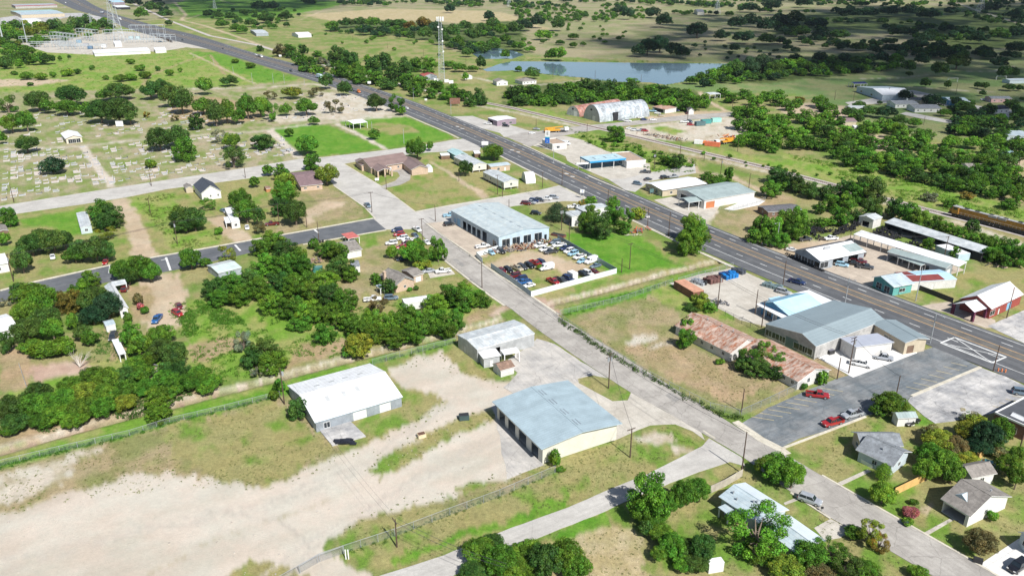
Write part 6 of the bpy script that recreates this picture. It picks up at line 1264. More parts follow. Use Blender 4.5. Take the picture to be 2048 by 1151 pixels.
tr('around the distant houses', [(1740,222,44,22,'d'),(1775,225,44,26,'D'),(1800,240,40,24,'d'),(1830,245,30,20,'m'),(1930,215,44,26,'d'),(1950,228,44,26,'D'),(1935,240,36,18,'m'),(1915,203,28,20,'D'),(1890,225,30,14,'m'),(2040,225,30,24,'d'),(2000,240,44,22,'m'),(1960,262,44,20,'d'),(1920,260,40,22,'m'),(1990,280,44,22,'g'),(2030,290,40,22,'m'),(1945,285,44,26,'g'),(1900,282,40,24,'g'),(1640,202,34,24,'m'),(1660,215,34,20,'m'),(1700,225,38,24,'d'),(1720,210,30,18,'d')], 'oak')
tr('in the thicket beyond the vacant lot', [(1445,185,32,20,'m'),(1465,195,36,22,'g'),(1490,188,34,20,'m'),(1510,200,36,22,'g'),(1535,192,36,20,'g'),(1560,200,40,24,'m'),(1580,210,36,22,'m'),(1555,188,34,18,'g'),(1600,200,26,14,'o'),(1475,225,26,18,'m'),(1500,222,40,26,'g'),(1525,232,40,28,'m'),(1480,245,40,28,'m'),(1505,252,40,30,'m'),(1535,255,44,30,'g'),(1560,240,40,26,'g'),(1490,275,40,26,'g'),(1518,280,44,30,'m'),(1550,278,40,28,'g'),(1575,262,40,26,'g'),(1590,285,44,28,'m'),(1545,298,30,16,'m'),(1610,232,46,30,'m'),(1630,250,44,34,'g'),(1655,262,40,28,'d'),(1600,268,40,28,'g'),(1620,285,40,26,'m'),(1650,290,40,24,'m'),(1680,282,44,34,'m'),(1690,262,40,24,'g'),(1715,272,44,30,'g'),(1740,255,44,28,'m'),(1770,250,44,30,'g'),(1800,262,44,34,'g'),(1740,285,44,30,'m'),(1775,285,44,28,'m'),(1815,285,40,28,'g'),(1845,275,36,26,'m')], 'tall')
tr('in the tree belt above the railway weeds', [(1680,305,44,26,'m'),(1700,318,44,30,'m'),(1730,310,50,34,'g'),(1735,332,46,26,'m'),(1765,320,50,36,'g'),(1790,335,46,30,'d'),(1800,315,50,34,'m'),(1825,330,50,34,'g'),(1840,350,46,28,'d'),(1850,320,48,34,'m'),(1875,335,50,36,'m'),(1880,358,46,28,'d'),(1905,345,50,36,'m'),(1915,370,46,28,'m'),(1935,350,46,36,'d'),(1955,365,44,40,'g'),(1990,335,50,36,'m'),(1970,322,44,34,'m'),(2015,325,44,34,'d'),(1930,310,44,26,'m'),(1890,305,40,24,'m'),(2010,375,40,40,'m'),(2040,385,36,40,'g'),(1985,385,34,24,'m'),(2045,365,24,30,'d'),(1860,298,36,22,'g'),(1935,390,30,14,'o'),(2020,408,40,20,'m'),(1900,405,34,14,'m'),(1860,393,34,15,'w')], 'tall')
tr('along the highway beyond the side street', [(1115,418,52,50,'D','cone'),(1180,402,36,20,'g'),(1165,410,20,22,'o','sparse'),(1180,432,44,44,'g'),(1200,452,58,50,'d'),(1172,445,34,40,'m'),(1227,404,30,26,'g'),(1222,430,40,36,'g'),(1248,432,44,40,'m','sparse'),(1277,425,36,26,'y'),(1246,454,40,28,'m'),(1385,455,56,60,'g'),(1378,485,56,54,'g'),(1392,470,58,70,'g')], 'tall')
tr('between the railway and the shops', [(1233,267,46,34,'m'),(1330,320,34,20,'m'),(1356,322,36,30,'d'),(1414,352,30,18,'m'),(1436,358,34,20,'m'),(1458,348,22,30,'m'),(1425,362,26,14,'m'),(1552,350,44,34,'d'),(1575,358,44,36,'d'),(1600,368,46,36,'d'),(1625,380,40,34,'d'),(1565,372,30,20,'m'),(1540,378,44,34,'m'),(1655,385,40,32,'d'),(1690,378,44,40,'d'),(1722,375,50,46,'d'),(1748,383,50,58,'d'),(1715,385,50,44,'g'),(1690,405,46,40,'m'),(1665,405,40,36,'m'),(1640,415,30,26,'m'),(1745,415,44,44,'d'),(1682,432,44,40,'g'),(1660,444,30,16,'g'),(1715,430,30,30,'d'),(1640,445,40,18,'m'),(1790,415,44,44,'d'),(1815,425,46,44,'m'),(1840,435,46,40,'m'),(1830,455,36,24,'m'),(1870,448,40,34,'m'),(1895,455,36,26,'g'),(1920,462,36,26,'m'),(1945,452,34,32,'d'),(1945,475,36,24,'m'),(1970,485,44,36,'m'),(1995,490,46,44,'g'),(2020,500,46,46,'g'),(2045,510,36,50,'m'),(1985,508,44,34,'g'),(2010,520,40,26,'m'),(1857,488,28,28,'g'),(1910,506,20,26,'g'),(1524,447,44,38,'m'),(1512,470,40,30,'m'),(1545,455,48,44,'g'),(1570,440,48,46,'m'),(1598,435,42,44,'g'),(1590,462,44,36,'m'),(1560,478,44,32,'m'),(1610,455,26,34,'g'),(1535,480,30,24,'m')], 'tall')
tr('by the houses above the black street', [(82,478,60,46,'d'),(62,490,56,46,'d'),(105,482,58,50,'d'),(128,480,40,40,'d'),(42,520,44,54,'d'),(160,500,50,46,'d'),(190,498,54,54,'d'),(212,502,36,46,'d'),(150,512,50,32,'m'),(200,418,50,44,'m','tall'),(222,432,54,50,'d','tall'),(208,445,50,36,'d'),(212,467,44,26,'y','sparse'),(16,433,42,42,'m','tall'),(8,478,24,26,'m'),(360,432,52,44,'d'),(388,438,50,50,'d'),(372,452,50,30,'d'),(417,407,36,26,'m','sparse'),(482,398,50,44,'m'),(492,422,52,50,'m'),(507,364,22,22,'m'),(518,432,26,42,'d'),(519,455,26,24,'b'),(381,516,52,48,'m'),(412,524,26,20,'m'),(455,507,36,34,'y','sparse'),(437,461,18,16,'g','shrub'),(536,341,24,22,'g'),(561,343,34,34,'m','tall'),(570,368,54,48,'y','tall'),(569,385,58,50,'m','tall'),(562,412,46,40,'d','tall'),(590,425,56,52,'d'),(623,323,40,34,'m','tall'),(653,349,50,44,'y')], 'oak')
tr('below the black street', [(245,540,56,44,'m'),(278,535,66,54,'m'),(300,545,44,40,'m'),(258,552,44,36,'d'),(60,588,80,50,'m'),(40,578,40,30,'d'),(85,600,74,56,'g'),(50,625,60,50,'m'),(90,640,72,56,'d'),(55,660,72,56,'d'),(105,660,46,50,'m'),(60,690,50,30,'m'),(12,683,30,46,'d','tall'),(12,603,26,20,'w','sparse'),(140,602,56,50,'o','tall'),(158,585,50,46,'g','tall'),(178,560,46,38,'g','tall'),(190,598,70,56,'d'),(215,610,60,56,'D'),(185,630,60,44,'D'),(145,642,26,36,'m'),(85,700,60,40,'g','shrub'),(120,692,62,42,'g','shrub'),(165,665,44,36,'d'),(180,675,36,36,'m'),(255,635,18,22,'m','shrub'),(275,597,20,26,'b','shrub'),(280,612,16,14,'p','shrub'),(289,620,17,15,'g','shrub'),(262,668,46,50,'g','tall'),(280,690,52,52,'m'),(322,668,60,42,'m'),(322,700,60,50,'d'),(348,708,56,56,'d'),(335,735,50,34,'d'),(300,715,40,34,'m'),(175,750,36,34,'w','sparse')], 'oak')
tr('in the central thicket', [(548,482,64,44,'m'),(570,500,56,40,'d'),(520,495,44,36,'m'),(595,512,50,40,'m'),(530,530,60,46,'g'),(565,530,56,46,'m'),(600,530,56,48,'m'),(655,498,50,36,'m'),(678,505,46,44,'m'),(627,487,22,22,'m','shrub'),(680,535,66,44,'d'),(650,560,60,44,'g'),(700,548,40,34,'m'),(430,575,56,44,'d'),(460,565,56,44,'m'),(495,560,56,44,'d'),(440,595,56,36,'m'),(480,590,56,44,'g'),(520,575,56,48,'m'),(555,565,60,48,'d'),(590,570,60,50,'g'),(625,585,62,50,'m'),(660,590,60,50,'d'),(690,600,56,50,'m'),(545,605,60,46,'g'),(585,615,60,50,'m'),(620,625,60,50,'g'),(655,625,56,44,'m'),(600,645,52,30,'m'),(690,640,52,44,'g'),(715,655,56,48,'m'),(745,640,56,50,'g'),(750,665,56,44,'m'),(780,650,60,56,'g'),(790,675,56,40,'m'),(815,635,56,56,'m'),(825,665,56,44,'g'),(850,645,56,56,'m'),(875,640,50,48,'g'),(895,660,46,36,'m'),(910,640,40,44,'m'),(870,608,56,44,'g'),(900,590,54,48,'m'),(930,600,50,46,'m'),(955,595,44,38,'m'),(970,602,28,26,'m'),(925,575,40,34,'g'),(757,607,40,34,'b','sparse'),(649,666,50,44,'m','tall'),(717,689,62,50,'y','tall'),(700,700,36,30,'m'),(530,700,70,56,'d'),(545,725,64,50,'m'),(505,715,50,44,'d'),(520,742,40,28,'w','sparse'),(486,680,40,46,'w','sparse'),(755,560,24,22,'m','tall'),(776,571,36,34,'d'),(750,553,20,16,'m'),(615,560,40,36,'m')], 'tall')
tr('around the row of cars on the grass', [(785,503,28,28,'g','shrub'),(820,502,50,44,'g'),(842,512,48,46,'m'),(835,490,40,30,'m'),(876,498,40,52,'m','tall'),(845,528,40,26,'y'),(832,575,12,10,'d','shrub'),(820,578,12,9,'g','shrub')], 'oak')
tr('in the long thicket beside the ditch', [(20,815,60,56,'d'),(30,845,60,44,'d'),(75,785,60,48,'d'),(60,810,60,50,'m'),(95,805,60,48,'m'),(110,830,66,44,'g'),(85,840,56,40,'m'),(140,770,56,42,'m'),(130,795,60,46,'m'),(170,785,60,48,'y'),(165,815,66,48,'m'),(150,840,56,36,'g'),(185,752,56,42,'m'),(215,755,60,46,'m'),(210,785,60,46,'m'),(205,815,60,46,'g'),(250,750,60,42,'d'),(250,780,60,46,'m'),(250,805,56,40,'y'),(285,745,52,40,'m'),(290,775,56,40,'m'),(315,800,62,56,'g','tall'),(315,825,60,44,'g','tall'),(330,760,60,46,'m'),(355,742,56,42,'d'),(375,765,60,42,'m'),(400,745,52,42,'m'),(425,762,44,36,'g'),(410,778,40,26,'g'),(20,870 - 15,50,20,'m'),(270,725,50,30,'m'),(345,785,44,30,'m')], 'oak')
tr('beside the white warehouse', [(594,817,48,46,'d','tall')], 'tall')
tr('behind the white warehouse wall', [(558,770,24,26,'m'),(548,790,22,22,'g')], 'shrub', 'bush')
tr('in the fenced dry yard', [(1373,650,36,36,'g'),(1374,675,42,42,'g'),(1400,602,44,38,'y'),(1420,612,34,24,'m'),(1385,615,30,18,'d','shrub'),(1500,712,56,50,'m','sparse'),(1535,708,56,50,'m','sparse'),(1515,735,60,40,'d'),(1560,720,44,40,'m','sparse'),(1485,728,40,30,'d'),(1550,745,40,30,'d'),(1440,722,20,12,'m','shrub'),(1645,755,24,28,'g'),(1610,772,14,14,'m','shrub'),(1080,533,14,12,'g','shrub')], 'tall')
tr('beside the cream end wall', [(1109,915,24,34,'g'),(1122,938,20,14,'m','shrub'),(1105,900,16,20,'m')], 'shrub', 'bush')
tr('along the near chip sealed road', [(960,1100,76,60,'m'),(1000,1120,80,70,'m'),(985,1085,56,36,'d'),(1055,1105,80,60,'m'),(1090,1120,80,76,'d'),(1130,1110,80,76,'m'),(1155,1135,66,60,'m'),(1040,1140,80,60,'m'),(950,1140,66,50,'d'),(1300,995,98,100,'g','tall'),(1288,1020,60,60,'g'),(1305,1038,56,44,'m'),(1365,988,60,58,'m'),(1395,977,56,52,'m'),(1345,1005,44,40,'m'),(1325,1068,60,44,'m'),(1345,1090,60,56,'g'),(1320,1105,40,36,'m'),(1375,1095,56,46,'d'),(1405,1095,56,60,'d'),(1395,1125,60,46,'d'),(1365,1125,50,36,'g'),(1290,1055,36,34,'d')], 'oak')
tr('around the ranch house', [(1515,1062,134,118,'g','sparse'),(1530,1098,80,50,'m','sparse'),(1560,935,90,66,'g'),(1585,950,60,60,'g'),(1535,930,50,48,'m'),(1575,1135,80,56,'y'),(1620,1110,80,66,'m'),(1660,1100,70,60,'m','sparse'),(1690,1130,80,70,'d','sparse'),(1640,1145,70,44,'b'),(1730,1140,70,50,'m'),(1745,1065,60,56,'y','sparse'),(1705,1062,44,30,'m'),(1760,1085,44,40,'o','sparse'),(1835,1143,44,34,'g')], 'oak')
tr('around the lower right houses', [(1780,806,74,54,'m'),(1760,820,44,30,'m'),(1767,985,56,52,'g'),(1769,938,38,46,'g','cone'),(1860,910,66,56,'m'),(1890,925,66,60,'m'),(1855,940,56,50,'g'),(1905,945,50,50,'m'),(1880,880,70,50,'y'),(1865,865,50,36,'b'),(1910,890,56,44,'b'),(1940,860,60,44,'y'),(1955,840,44,30,'y'),(1975,870,70,60,'D'),(2000,860,56,56,'m'),(1960,890,60,40,'D'),(1935,915,50,30,'y'),(2020,930,56,50,'m'),(2035,955,44,50,'m'),(2000,905,44,26,'b'),(1962,1083,66,58,'b'),(1985,1031,24,22,'g','shrub'),(1824,1023,38,24,'p','shrub'),(1828,1003,18,14,'m','shrub'),(1815,1042,24,18,'m','shrub'),(1935,830,40,22,'w','sparse'),(1990,880,50,44,'d'),(2040,905,40,34,'m')], 'oak')
FAR = []
def scatter(poly, n, s, tones, kind='oak', seed=0, reg='far'):
 g = random.Random(seed + n); xs = [p[0] for p in poly]; ys = [p[1] for p in poly]; k = 0; it = 0
 while k < n and it < n * 60:
  it += 1; x = g.uniform(min(xs), max(xs)); y = g.uniform(min(ys), max(ys)); c = False
  for i in range(len(poly)):
   (x0, y0), (x1, y1) = poly[i], poly[(i + 1) % len(poly)]
   if (y0 > y) != (y1 > y) and x < (x1 - x0) * (y - y0) / (y1 - y0) + x0: c = not c
  if not c: continue
  p_ = G(x, y)
  if seed in (1, 2, 4, 5, 7) and mn.noise(Vector((p_.x * .007, p_.y * .004, 3.))) < -.02: continue
  q = F / depth(y); m = g.uniform(*s); FAR.append(dict(x=x, y=y, m=m, t=g.choice(tones), k=kind)); k += 1
scatter([(600,0),(1024,0),(1400,-3),(2048,-6),(2048,8),(1500,10),(1024,14),(600,6)], 420, (9, 18), 'ddDm', seed=1)
scatter([(1020,10),(1300,5),(1420,20),(1300,35),(1040,45)], 190, (6, 13), 'dmmgd', seed=2)
scatter([(1040,50),(1250,40),(1260,75),(1050,90)], 26, (5, 9), 'mmdg', seed=3)
scatter([(1320,5),(1560,5),(1560,30),(1330,28)], 70, (8, 14), 'Ddm', seed=4)
scatter([(1560,12),(2048,10),(2048,112),(1800,112),(1740,100),(1560,85),(1520,60)], 330, (7, 15), 'DDdd', seed=5)
scatter([(1400,168),(1480,135),(1620,120),(1800,118),(1790,138),(1620,150),(1500,160)], 150, (6, 11), 'dDmg', seed=6)
scatter([(640,60),(800,45),(1040,40),(1040,85),(950,105),(880,92),(760,70)], 120, (8, 14), 'ddDm', seed=7)
scatter([(0,40),(60,46),(220,38),(230,60),(150,78),(60,90),(0,92)], 110, (7, 13), 'dmdgy', seed=8)
scatter([(0,92),(50,96),(108,112),(105,130),(0,136)], 46, (5, 9), 'dmg', seed=9)
scatter([(1010,176),(1180,165),(1300,172),(1420,192),(1415,212),(1330,214),(1130,208),(1015,208)], 130, (6, 10), 'dmg', 'tall', 10)
scatter([(545,98),(600,112),(680,105),(860,130),(880,165),(960,188),(968,206),(880,192),(700,155),(600,138)], 110, (6, 11), 'dmg', 'tall', 11)
scatter([(1440,182),(1600,195),(1640,205),(1760,240),(1880,260),(2048,270),(2048,330),(1960,300),(1700,300),(1590,290),(1480,290),(1475,225)], 80, (6, 10), 'dmgg', 'tall', 12)
scatter([(1680,300),(1800,300),(2048,300),(2048,380),(1960,385),(1860,365),(1740,335)], 45, (6, 10), 'dmg', 'tall', 13)
scatter([(400,25),(520,10),(600,20),(600,45),(500,62),(420,45)], 60, (7, 13), 'dDm', seed=14)
scatter([(250,0),(320,0),(350,30),(300,20)], 20, (9, 15), 'dD', seed=15)
scatter([(600,58),(860,75),(880,110),(700,90),(600,75)], 14, (4, 7), 'mg', 'shrub', 16)
scatter([(1400,80),(1560,95),(1560,118),(1400,112)], 16, (3, 6), 'Dd', 'shrub', 17)
scatter([(1900,200),(2048,205),(2048,270),(1900,262)], 50, (6, 10), 'dDm', 'tall', 18)
scatter([(1400,300),(1560,330),(1700,352),(1690,362),(1560,345),(1400,312)], 14, (1.5, 3), 'mg', 'shrub', 19)
scatter([(1150,262),(1290,295),(1390,322),(1380,335),(1290,320),(1180,285)], 40, (1.5, 3.2), 'mgg', 'shrub', 20)
def solve(x, yc, w, h):
 """silhouette box in the photograph -> ground point, radii and height of the crown centre"""
 Dp = depth(yc); phi = TH + math.atan((yc - 575.5) / F); sp, cp = math.sin(phi), math.cos(phi)
 for _ in range(3):
  a = w / 2 * Dp / F; hh = h / 2 * Dp / F; b = math.sqrt(max(0.05, hh * hh - (a * sp) ** 2)) / cp; b = min(max(b, .5 * a), 2.2 * a)
  zc = b * .99 + .15; v = (yc - 575.5) / F; Dp = (H - zc) / (sT + v * cT)
 return G(x, yc, zc), a, b, zc
merged_V = []; merged_c = []
allt = [dict(t, far=False) for t in TREES]
allt.sort(key=lambda t: -t['w'])
items = sorted(allt, key=lambda t: (-(t['w'] * t['h'])))
ORD = ['first', 'second', 'third', 'fourth', 'fifth', 'sixth', 'seventh', 'eighth', 'ninth', 'tenth', 'eleventh', 'twelfth', 'thirteenth', 'fourteenth', 'fifteenth', 'sixteenth', 'seventeenth', 'eighteenth', 'nineteenth', 'twentieth']
ORD += [a + '-' + b for a in ('twenty', 'thirty', 'forty', 'fifty') for b in ORD[:9] + ['tenth']]
nbush = [t for t in items if t['k'] == 'shrub' or t['cat'] == 'bush']; ntree = [t for t in items if not (t['k'] == 'shrub' or t['cat'] == 'bush')]
ntree.sort(key=lambda t: t['k'] != 'cone'); indiv = ntree[:300] + nbush; rest = ntree[300:]
byk = {}
for t in indiv:
 c = 'bush' if (t['k'] == 'shrub' or t['cat'] == 'bush') else 'tree'
 key = (t['reg'], t['t'], t['k'], c); byk.setdefault(key, []).append(t)
for key, L_ in byk.items():
 L_.sort(key=lambda t: t['x'])
 for q, t in enumerate(L_):
  d = '%s %s %s %s' % (TONE[key[1]][1], SHAPE[key[2]] if key[3] == 'tree' else 'low', key[3], key[0])
  if len(L_) > 1: d += ', ' + ('leftmost such' if q == 0 else 'rightmost such' if q == len(L_) - 1 else ORD[q] + ' such from left')
  t['label'] = d
gr_ = random.Random(5)
for t in indiv:
 p, a, b_, zc = solve(t['x'], t['y'], t['w'], t['h']); c = 'bush' if (t['k'] == 'shrub' or t['cat'] == 'bush') else 'tree'
 name = {'oak': 'oak_tree', 'tall': 'tree', 'sparse': 'tree', 'cone': 'cypress_tree', 'shrub': 'bush'}[t['k']] if c == 'tree' else 'bush'
 root = empty(name, p.x, p.y, 0, gr_.uniform(0, 6.28)); tag(root, t['label'], c, ('trees ' if c == 'tree' else 'bushes ') + t['reg'])
 lib = (XH if t['w'] > 54 and t['k'] in XH else HI if t['w'] > 26 else LO)[t['k']]; vv = lib[gr_.randrange(len(lib))]
 base = TONE[t['t']][0]; k = gr_.uniform(.8, 1.28); hs = gr_.uniform(-.16, .26)
 o = bpy.data.objects.new('crown' if c == 'tree' else 'leaves', vv[0]); o.location = (0, 0, zc); s = 1.
 o.scale = (a * s, a * s, b_ * s); o.color = (base[0] * k * (1 + hs), base[1] * k, base[2] * k, 1); link(o, root)
 o = bpy.data.objects.new('trunk', vv[1]); o.scale = (a, a, zc); link(o, root)
HV = {}
for t in rest + FAR:
 if 'm' in t:
  q = F / depth(t['y']); w_ = t['m'] * q; h_ = w_ * .72
 else: w_, h_ = t['w'], t['h']
 p, a, b_, zc = solve(t['x'], t['y'], w_, h_); lib = LO[t['k']]; _, _, V, c = lib[gr_.randrange(len(lib))]
 st = 2 if w_ < 16 else 1
 if w_ > 24:
  me_ = HI[t['k']][gr_.randrange(len(HI[t['k']]))][0]
  if me_.name not in HV: q_ = np.empty(len(me_.vertices) * 3, np.float32); me_.vertices.foreach_get('co', q_); u_ = np.empty(len(me_.loops) * 4, np.float32); me_.color_attributes['tone'].data.foreach_get('color', u_); HV[me_.name] = (q_.reshape(-1, 4, 3), u_.reshape(-1, 4, 4)[:, 0])
  V, c = HV[me_.name]; st = 3
 V = V[::st]; c = c[::st]
 an = gr_.uniform(0, 6.28); ca_, sa_ = math.cos(an), math.sin(an); U = V
 ctr = U.mean(1, keepdims=True); U = ctr + (U - ctr) * (1, 1.05, 1.4, 1.6)[st]
 X_ = (U[..., 0] * ca_ - U[..., 1] * sa_) * a + p.x; Y_ = (U[..., 0] * sa_ + U[..., 1] * ca_) * a + p.y; Z_ = U[..., 2] * b_ + zc
 merged_V.append(np.stack([X_, Y_, Z_], -1)); base = np.array(TONE[t['t']][0]) * gr_.uniform(.75, 1.25)
 cc = c.copy(); cc[:, :3] *= base[None, :]; merged_c.append(cc)
V = np.concatenate(merged_V); c = np.concatenate(merged_c)
o = bpy.data.objects.new('distant_woodland', leafmesh('distant_woodland', V, c)); o.color = (1, 1, 1, 1); link(o)
tag(o, 'mass of far-off scrub and woodland beyond the town and pond', 'woodland', kind='stuff')
def tufts(name, label, cat, spots, sizes, tone, flat=.7, n_per=26, leaf=.2):
 Vs = []; Cs = []
 for (x, y), s in zip(spots, sizes):
  d = rng.normal(size=(n_per, 3)); d /= np.linalg.norm(d, axis=1)[:, None]; d[:, 2] = np.abs(d[:, 2]); P = d * s * rng.uniform(.4, 1., (n_per, 1)) * np.array([1, 1, flat]) + np.array([x, y, .05])
  N_ = d + rng.normal(size=d.shape) * .5; N_ /= np.linalg.norm(N_, axis=1)[:, None]; Vs.append(cards(P, N_, np.full(n_per, s * leaf) * rng.uniform(.7, 1.3, n_per)))
  t = np.array(tone) * rng.uniform(.75, 1.25); lt = rng.uniform(.75, 1.25, n_per); Cs.append(np.concatenate([t[None, :] * lt[:, None], np.ones((n_per, 1))], 1))
 o = bpy.data.objects.new(name, leafmesh(name, np.concatenate(Vs), np.concatenate(Cs))); o.color = (1, 1, 1, 1); link(o); tag(o, label, cat, kind='stuff')
def along(P, step, jit, s):
 Q = [Vector(p) for p in GP(P)]; sp = []; sz = []; g = random.Random(3)
 for a_, c_ in zip(Q[:-1], Q[1:]):
  L = (c_ - a_).length; k = 0
  while k < L:
   p = a_.lerp(c_, k / L); sp.append((p.x + g.gauss(0, jit), p.y + g.gauss(0, jit))); sz.append(g.uniform(*s)); k += step * g.uniform(.6, 1.5)
 return sp, sz
tufts('fence_hedge', 'scrubby green growth along the street side chain fence', 'hedge', *along([(1118,640),(1160,668),(1190,690),(1240,722),(1300,755),(1360,788),(1420,818),(1455,836),(1482,832)], .55, .45, (.5, 1.3)), (.075, .13, .03), 1.0)
tufts('weed_strip', 'tall green weeds along the ditch fence', 'weeds', *along([(-60,946),(0,932),(130,900),(260,870),(340,845),(450,818),(560,792)], .35, .5, (.4, .9)), (.06, .17, .02), .9)
tufts('weed_strip', 'green weeds along the fence behind the white warehouse', 'weeds', *along([(760,722),(800,712),(850,700),(910,686)], .6, .5, (.3, .9)), (.08, .16, .03), .9)
tufts('weed_strip', 'weeds along the front chain fence beside the chip sealed road', 'weeds', *along([(690,1108),(790,1070),(900,1028),(1000,992),(1110,945)], .5, .35, (.2, .6)), (.09, .16, .03), .8)
tufts('weed_strip', 'weeds at the ditch beside the dealer yard', 'weeds', *along([(1125,632),(1180,612),(1290,580),(1345,562)], .5, .6, (.3, .8)), (.07, .18, .02), .8)
_EDGE = [[(0,1030),(110,988),(190,965),(265,945),(345,940),(430,968),(520,972),(640,938),(740,885),(850,838)],[(684,1070),(730,1038),(787,1013),(887,993),(960,966),(1024,953)],[(737,948),(762,910),(837,878),(945,828),(1000,836),(915,868),(837,903),(752,958)],[(790,790),(845,838),(885,808)],[(800,735),(885,708),(900,738),(1000,766)]]
for P in _EDGE: tufts('edge_weeds', 'scattered weeds along the ragged border of the gravel yard', 'weeds', *along(P, .8, 1.3, (.12, .4)), (.13, .17, .045), .5, 10, .35)
tufts('reeds', 'reeds and low growth along the pond shore', 'reeds', *along([(1024,142),(1089,149),(1171,157),(1240,166),(1331,172),(1371,164),(1434,145),(1476,131),(1400,127),(1274,124),(1124,122),(1024,121)], 3., 1.5, (.8, 2.2)), (.09, .16, .03), .8, 14)
def area(P, n, s, seed=1):
 g = random.Random(seed); Q = GP(P); xs = [p[0] for p in Q]; ys = [p[1] for p in Q]; sp = []; sz = []
 while len(sp) < n:
  x = g.uniform(min(xs), max(xs)); y = g.uniform(min(ys), max(ys)); c = False
  for i in range(len(Q)):
   (x0, y0), (x1, y1) = Q[i], Q[(i + 1) % len(Q)]
   if (y0 > y) != (y1 > y) and x < (x1 - x0) * (y - y0) / (y1 - y0) + x0: c = not c
  if c and mn.noise(Vector((x * .08, y * .08, seed))) > -.12: sp.append((x, y)); sz.append(g.uniform(*s))
 return sp, sz
for q_, (P, n_) in enumerate([([(1130,640),(1300,588),(1375,680),(1590,780),(1480,832),(1300,745)], 900), ([(0,935),(580,792),(680,900),(560,965),(0,1010)], 1200), ([(700,1075),(1060,938),(1330,852),(1400,890),(1023,1050),(812,1130)], 900), ([(1565,897),(1735,835),(1850,850),(2048,900),(2048,1080),(1820,1045)], 700), ([(764,374),(1080,365),(1100,378),(832,422)], 400), ([(780,470),(935,556),(1020,620),(900,660),(700,640)], 500), ([(670,374),(745,434),(560,468),(550,400)], 300), ([(1036,1092),(1459,928),(1640,1020),(1850,1150),(900,1250)], 900)]):
 tufts('grass_tufts', 'scattered grass tufts on the dry turf, patch %s' % ORD[q_], 'grass', *area(P, n_, (.1, .36), 30 + q_), (.175, .205, .075), .45, 9, .3)
tufts('rank_growth', 'rank green weeds in the plots around the central thicket', 'weeds', *area([(330,600),(560,640),(700,600),(960,600),(900,660),(420,770),(370,690)], 900, (.4, 1.2), 1), (.11, .22, .03), .7, 20)
tufts('rank_growth', 'bright rank growth by the gravel drive', 'weeds', *area([(360,640),(390,600),(470,625),(500,660),(380,695)], 500, (.5, 1.1), 2), (.08, .19, .022), .8, 20)
tufts('rank_growth', 'rank growth under the long thicket beside the ditch', 'weeds', *area([(0,800),(300,730),(440,760),(300,830),(0,880)], 700, (.5, 1.3), 3), (.07, .13, .028), .8, 20)
tufts('rank_growth', 'shaggy weeds in the vacant plot above the black street', 'weeds', *area([(265,398),(345,386),(375,430),(440,478),(400,495),(345,498),(325,465)], 500, (.3, .9), 4), (.12, .16, .04), .7, 18)
tufts('rank_growth', 'green scrub between the service station and the railway', 'weeds', *area([(1140,258),(1290,292),(1395,322),(1390,345),(1300,345),(1210,300),(1160,280)], 900, (.4, 1.3), 5), (.11, .21, .03), .8, 18)
tufts('rank_growth', 'green scrub strip along the far side of the railway', 'weeds', *area([(1560,305),(1760,345),(1900,385),(2048,420),(2048,460),(1860,412),(1700,370)], 1100, (.5, 1.5), 6), (.13, .24, .03), .7, 16)
tufts('rank_growth', 'scrub in the field beside the substation', 'weeds', *area([(-60,112),(380,100),(600,158),(430,180),(0,190)], 1300, (.5, 1.6), 7), (.12, .22, .03), .6, 12)
tufts('rank_growth', 'scrub between the near shade trees and the black street houses', 'weeds', *area([(150,690),(230,650),(300,700),(300,730),(160,720)], 260, (.4, 1.), 8), (.08, .17, .03), .7, 18)
# poles, lamps and wires
POLES = {}
def pole(key, px, py, h, label, arm=1, trafo=0, az=30, group='utility poles', lamp=False, steel=False, armw=2.2, name='utility_pole'):
 p = G(px, py); ro = empty(name, p.x, p.y, 0, R(az)); tag(ro, label, 'street lamp' if name == 'street_lamp' else 'utility pole', group)
 m = STEEL if steel else WOODP
 b = MB(); b.tube((0, 0, -.2), (0, 0, h), .17, .11, 8); b.build('pole', m, ro)
 if arm:
  for k in range(arm):
   b = MB(); z = h - .35 - k * .9; b.box(-armw / 2, .12, z - .07, armw / 2, .24, z + .07); c = b.build('crossarm', m, ro)
   for x in (-.95, -.5, .5, .95):
    b = MB(); b.tube((x * armw / 2, .18, z + .07), (x * armw / 2, .18, z + .25), .05, n=5); b.build('insulator', TRIM, c)
 if trafo:
  for k in range(trafo):
   b = MB(); x = .42 if k == 0 else -.42; b.tube((x, 0, h - 2.3), (x, 0, h - 1.2), .28, n=10); b.build('transformer', STEEL, ro)
 if lamp:
  b = MB(); b.tube((0, 0, h - .4), (0, -1.2, h - .1), .04, n=5); b.tube((0, -1.2, h - .1), (0, -2., h - .12), .05, n=5); b.build('lamp_arm', STEEL, ro)
  b = MB(); b.box(-.16, -2.6, h - .2, .16, -1.95, h - .02); b.build('lamp_head', STEEL, ro)
 POLES[key] = (p, h, R(az)); return ro
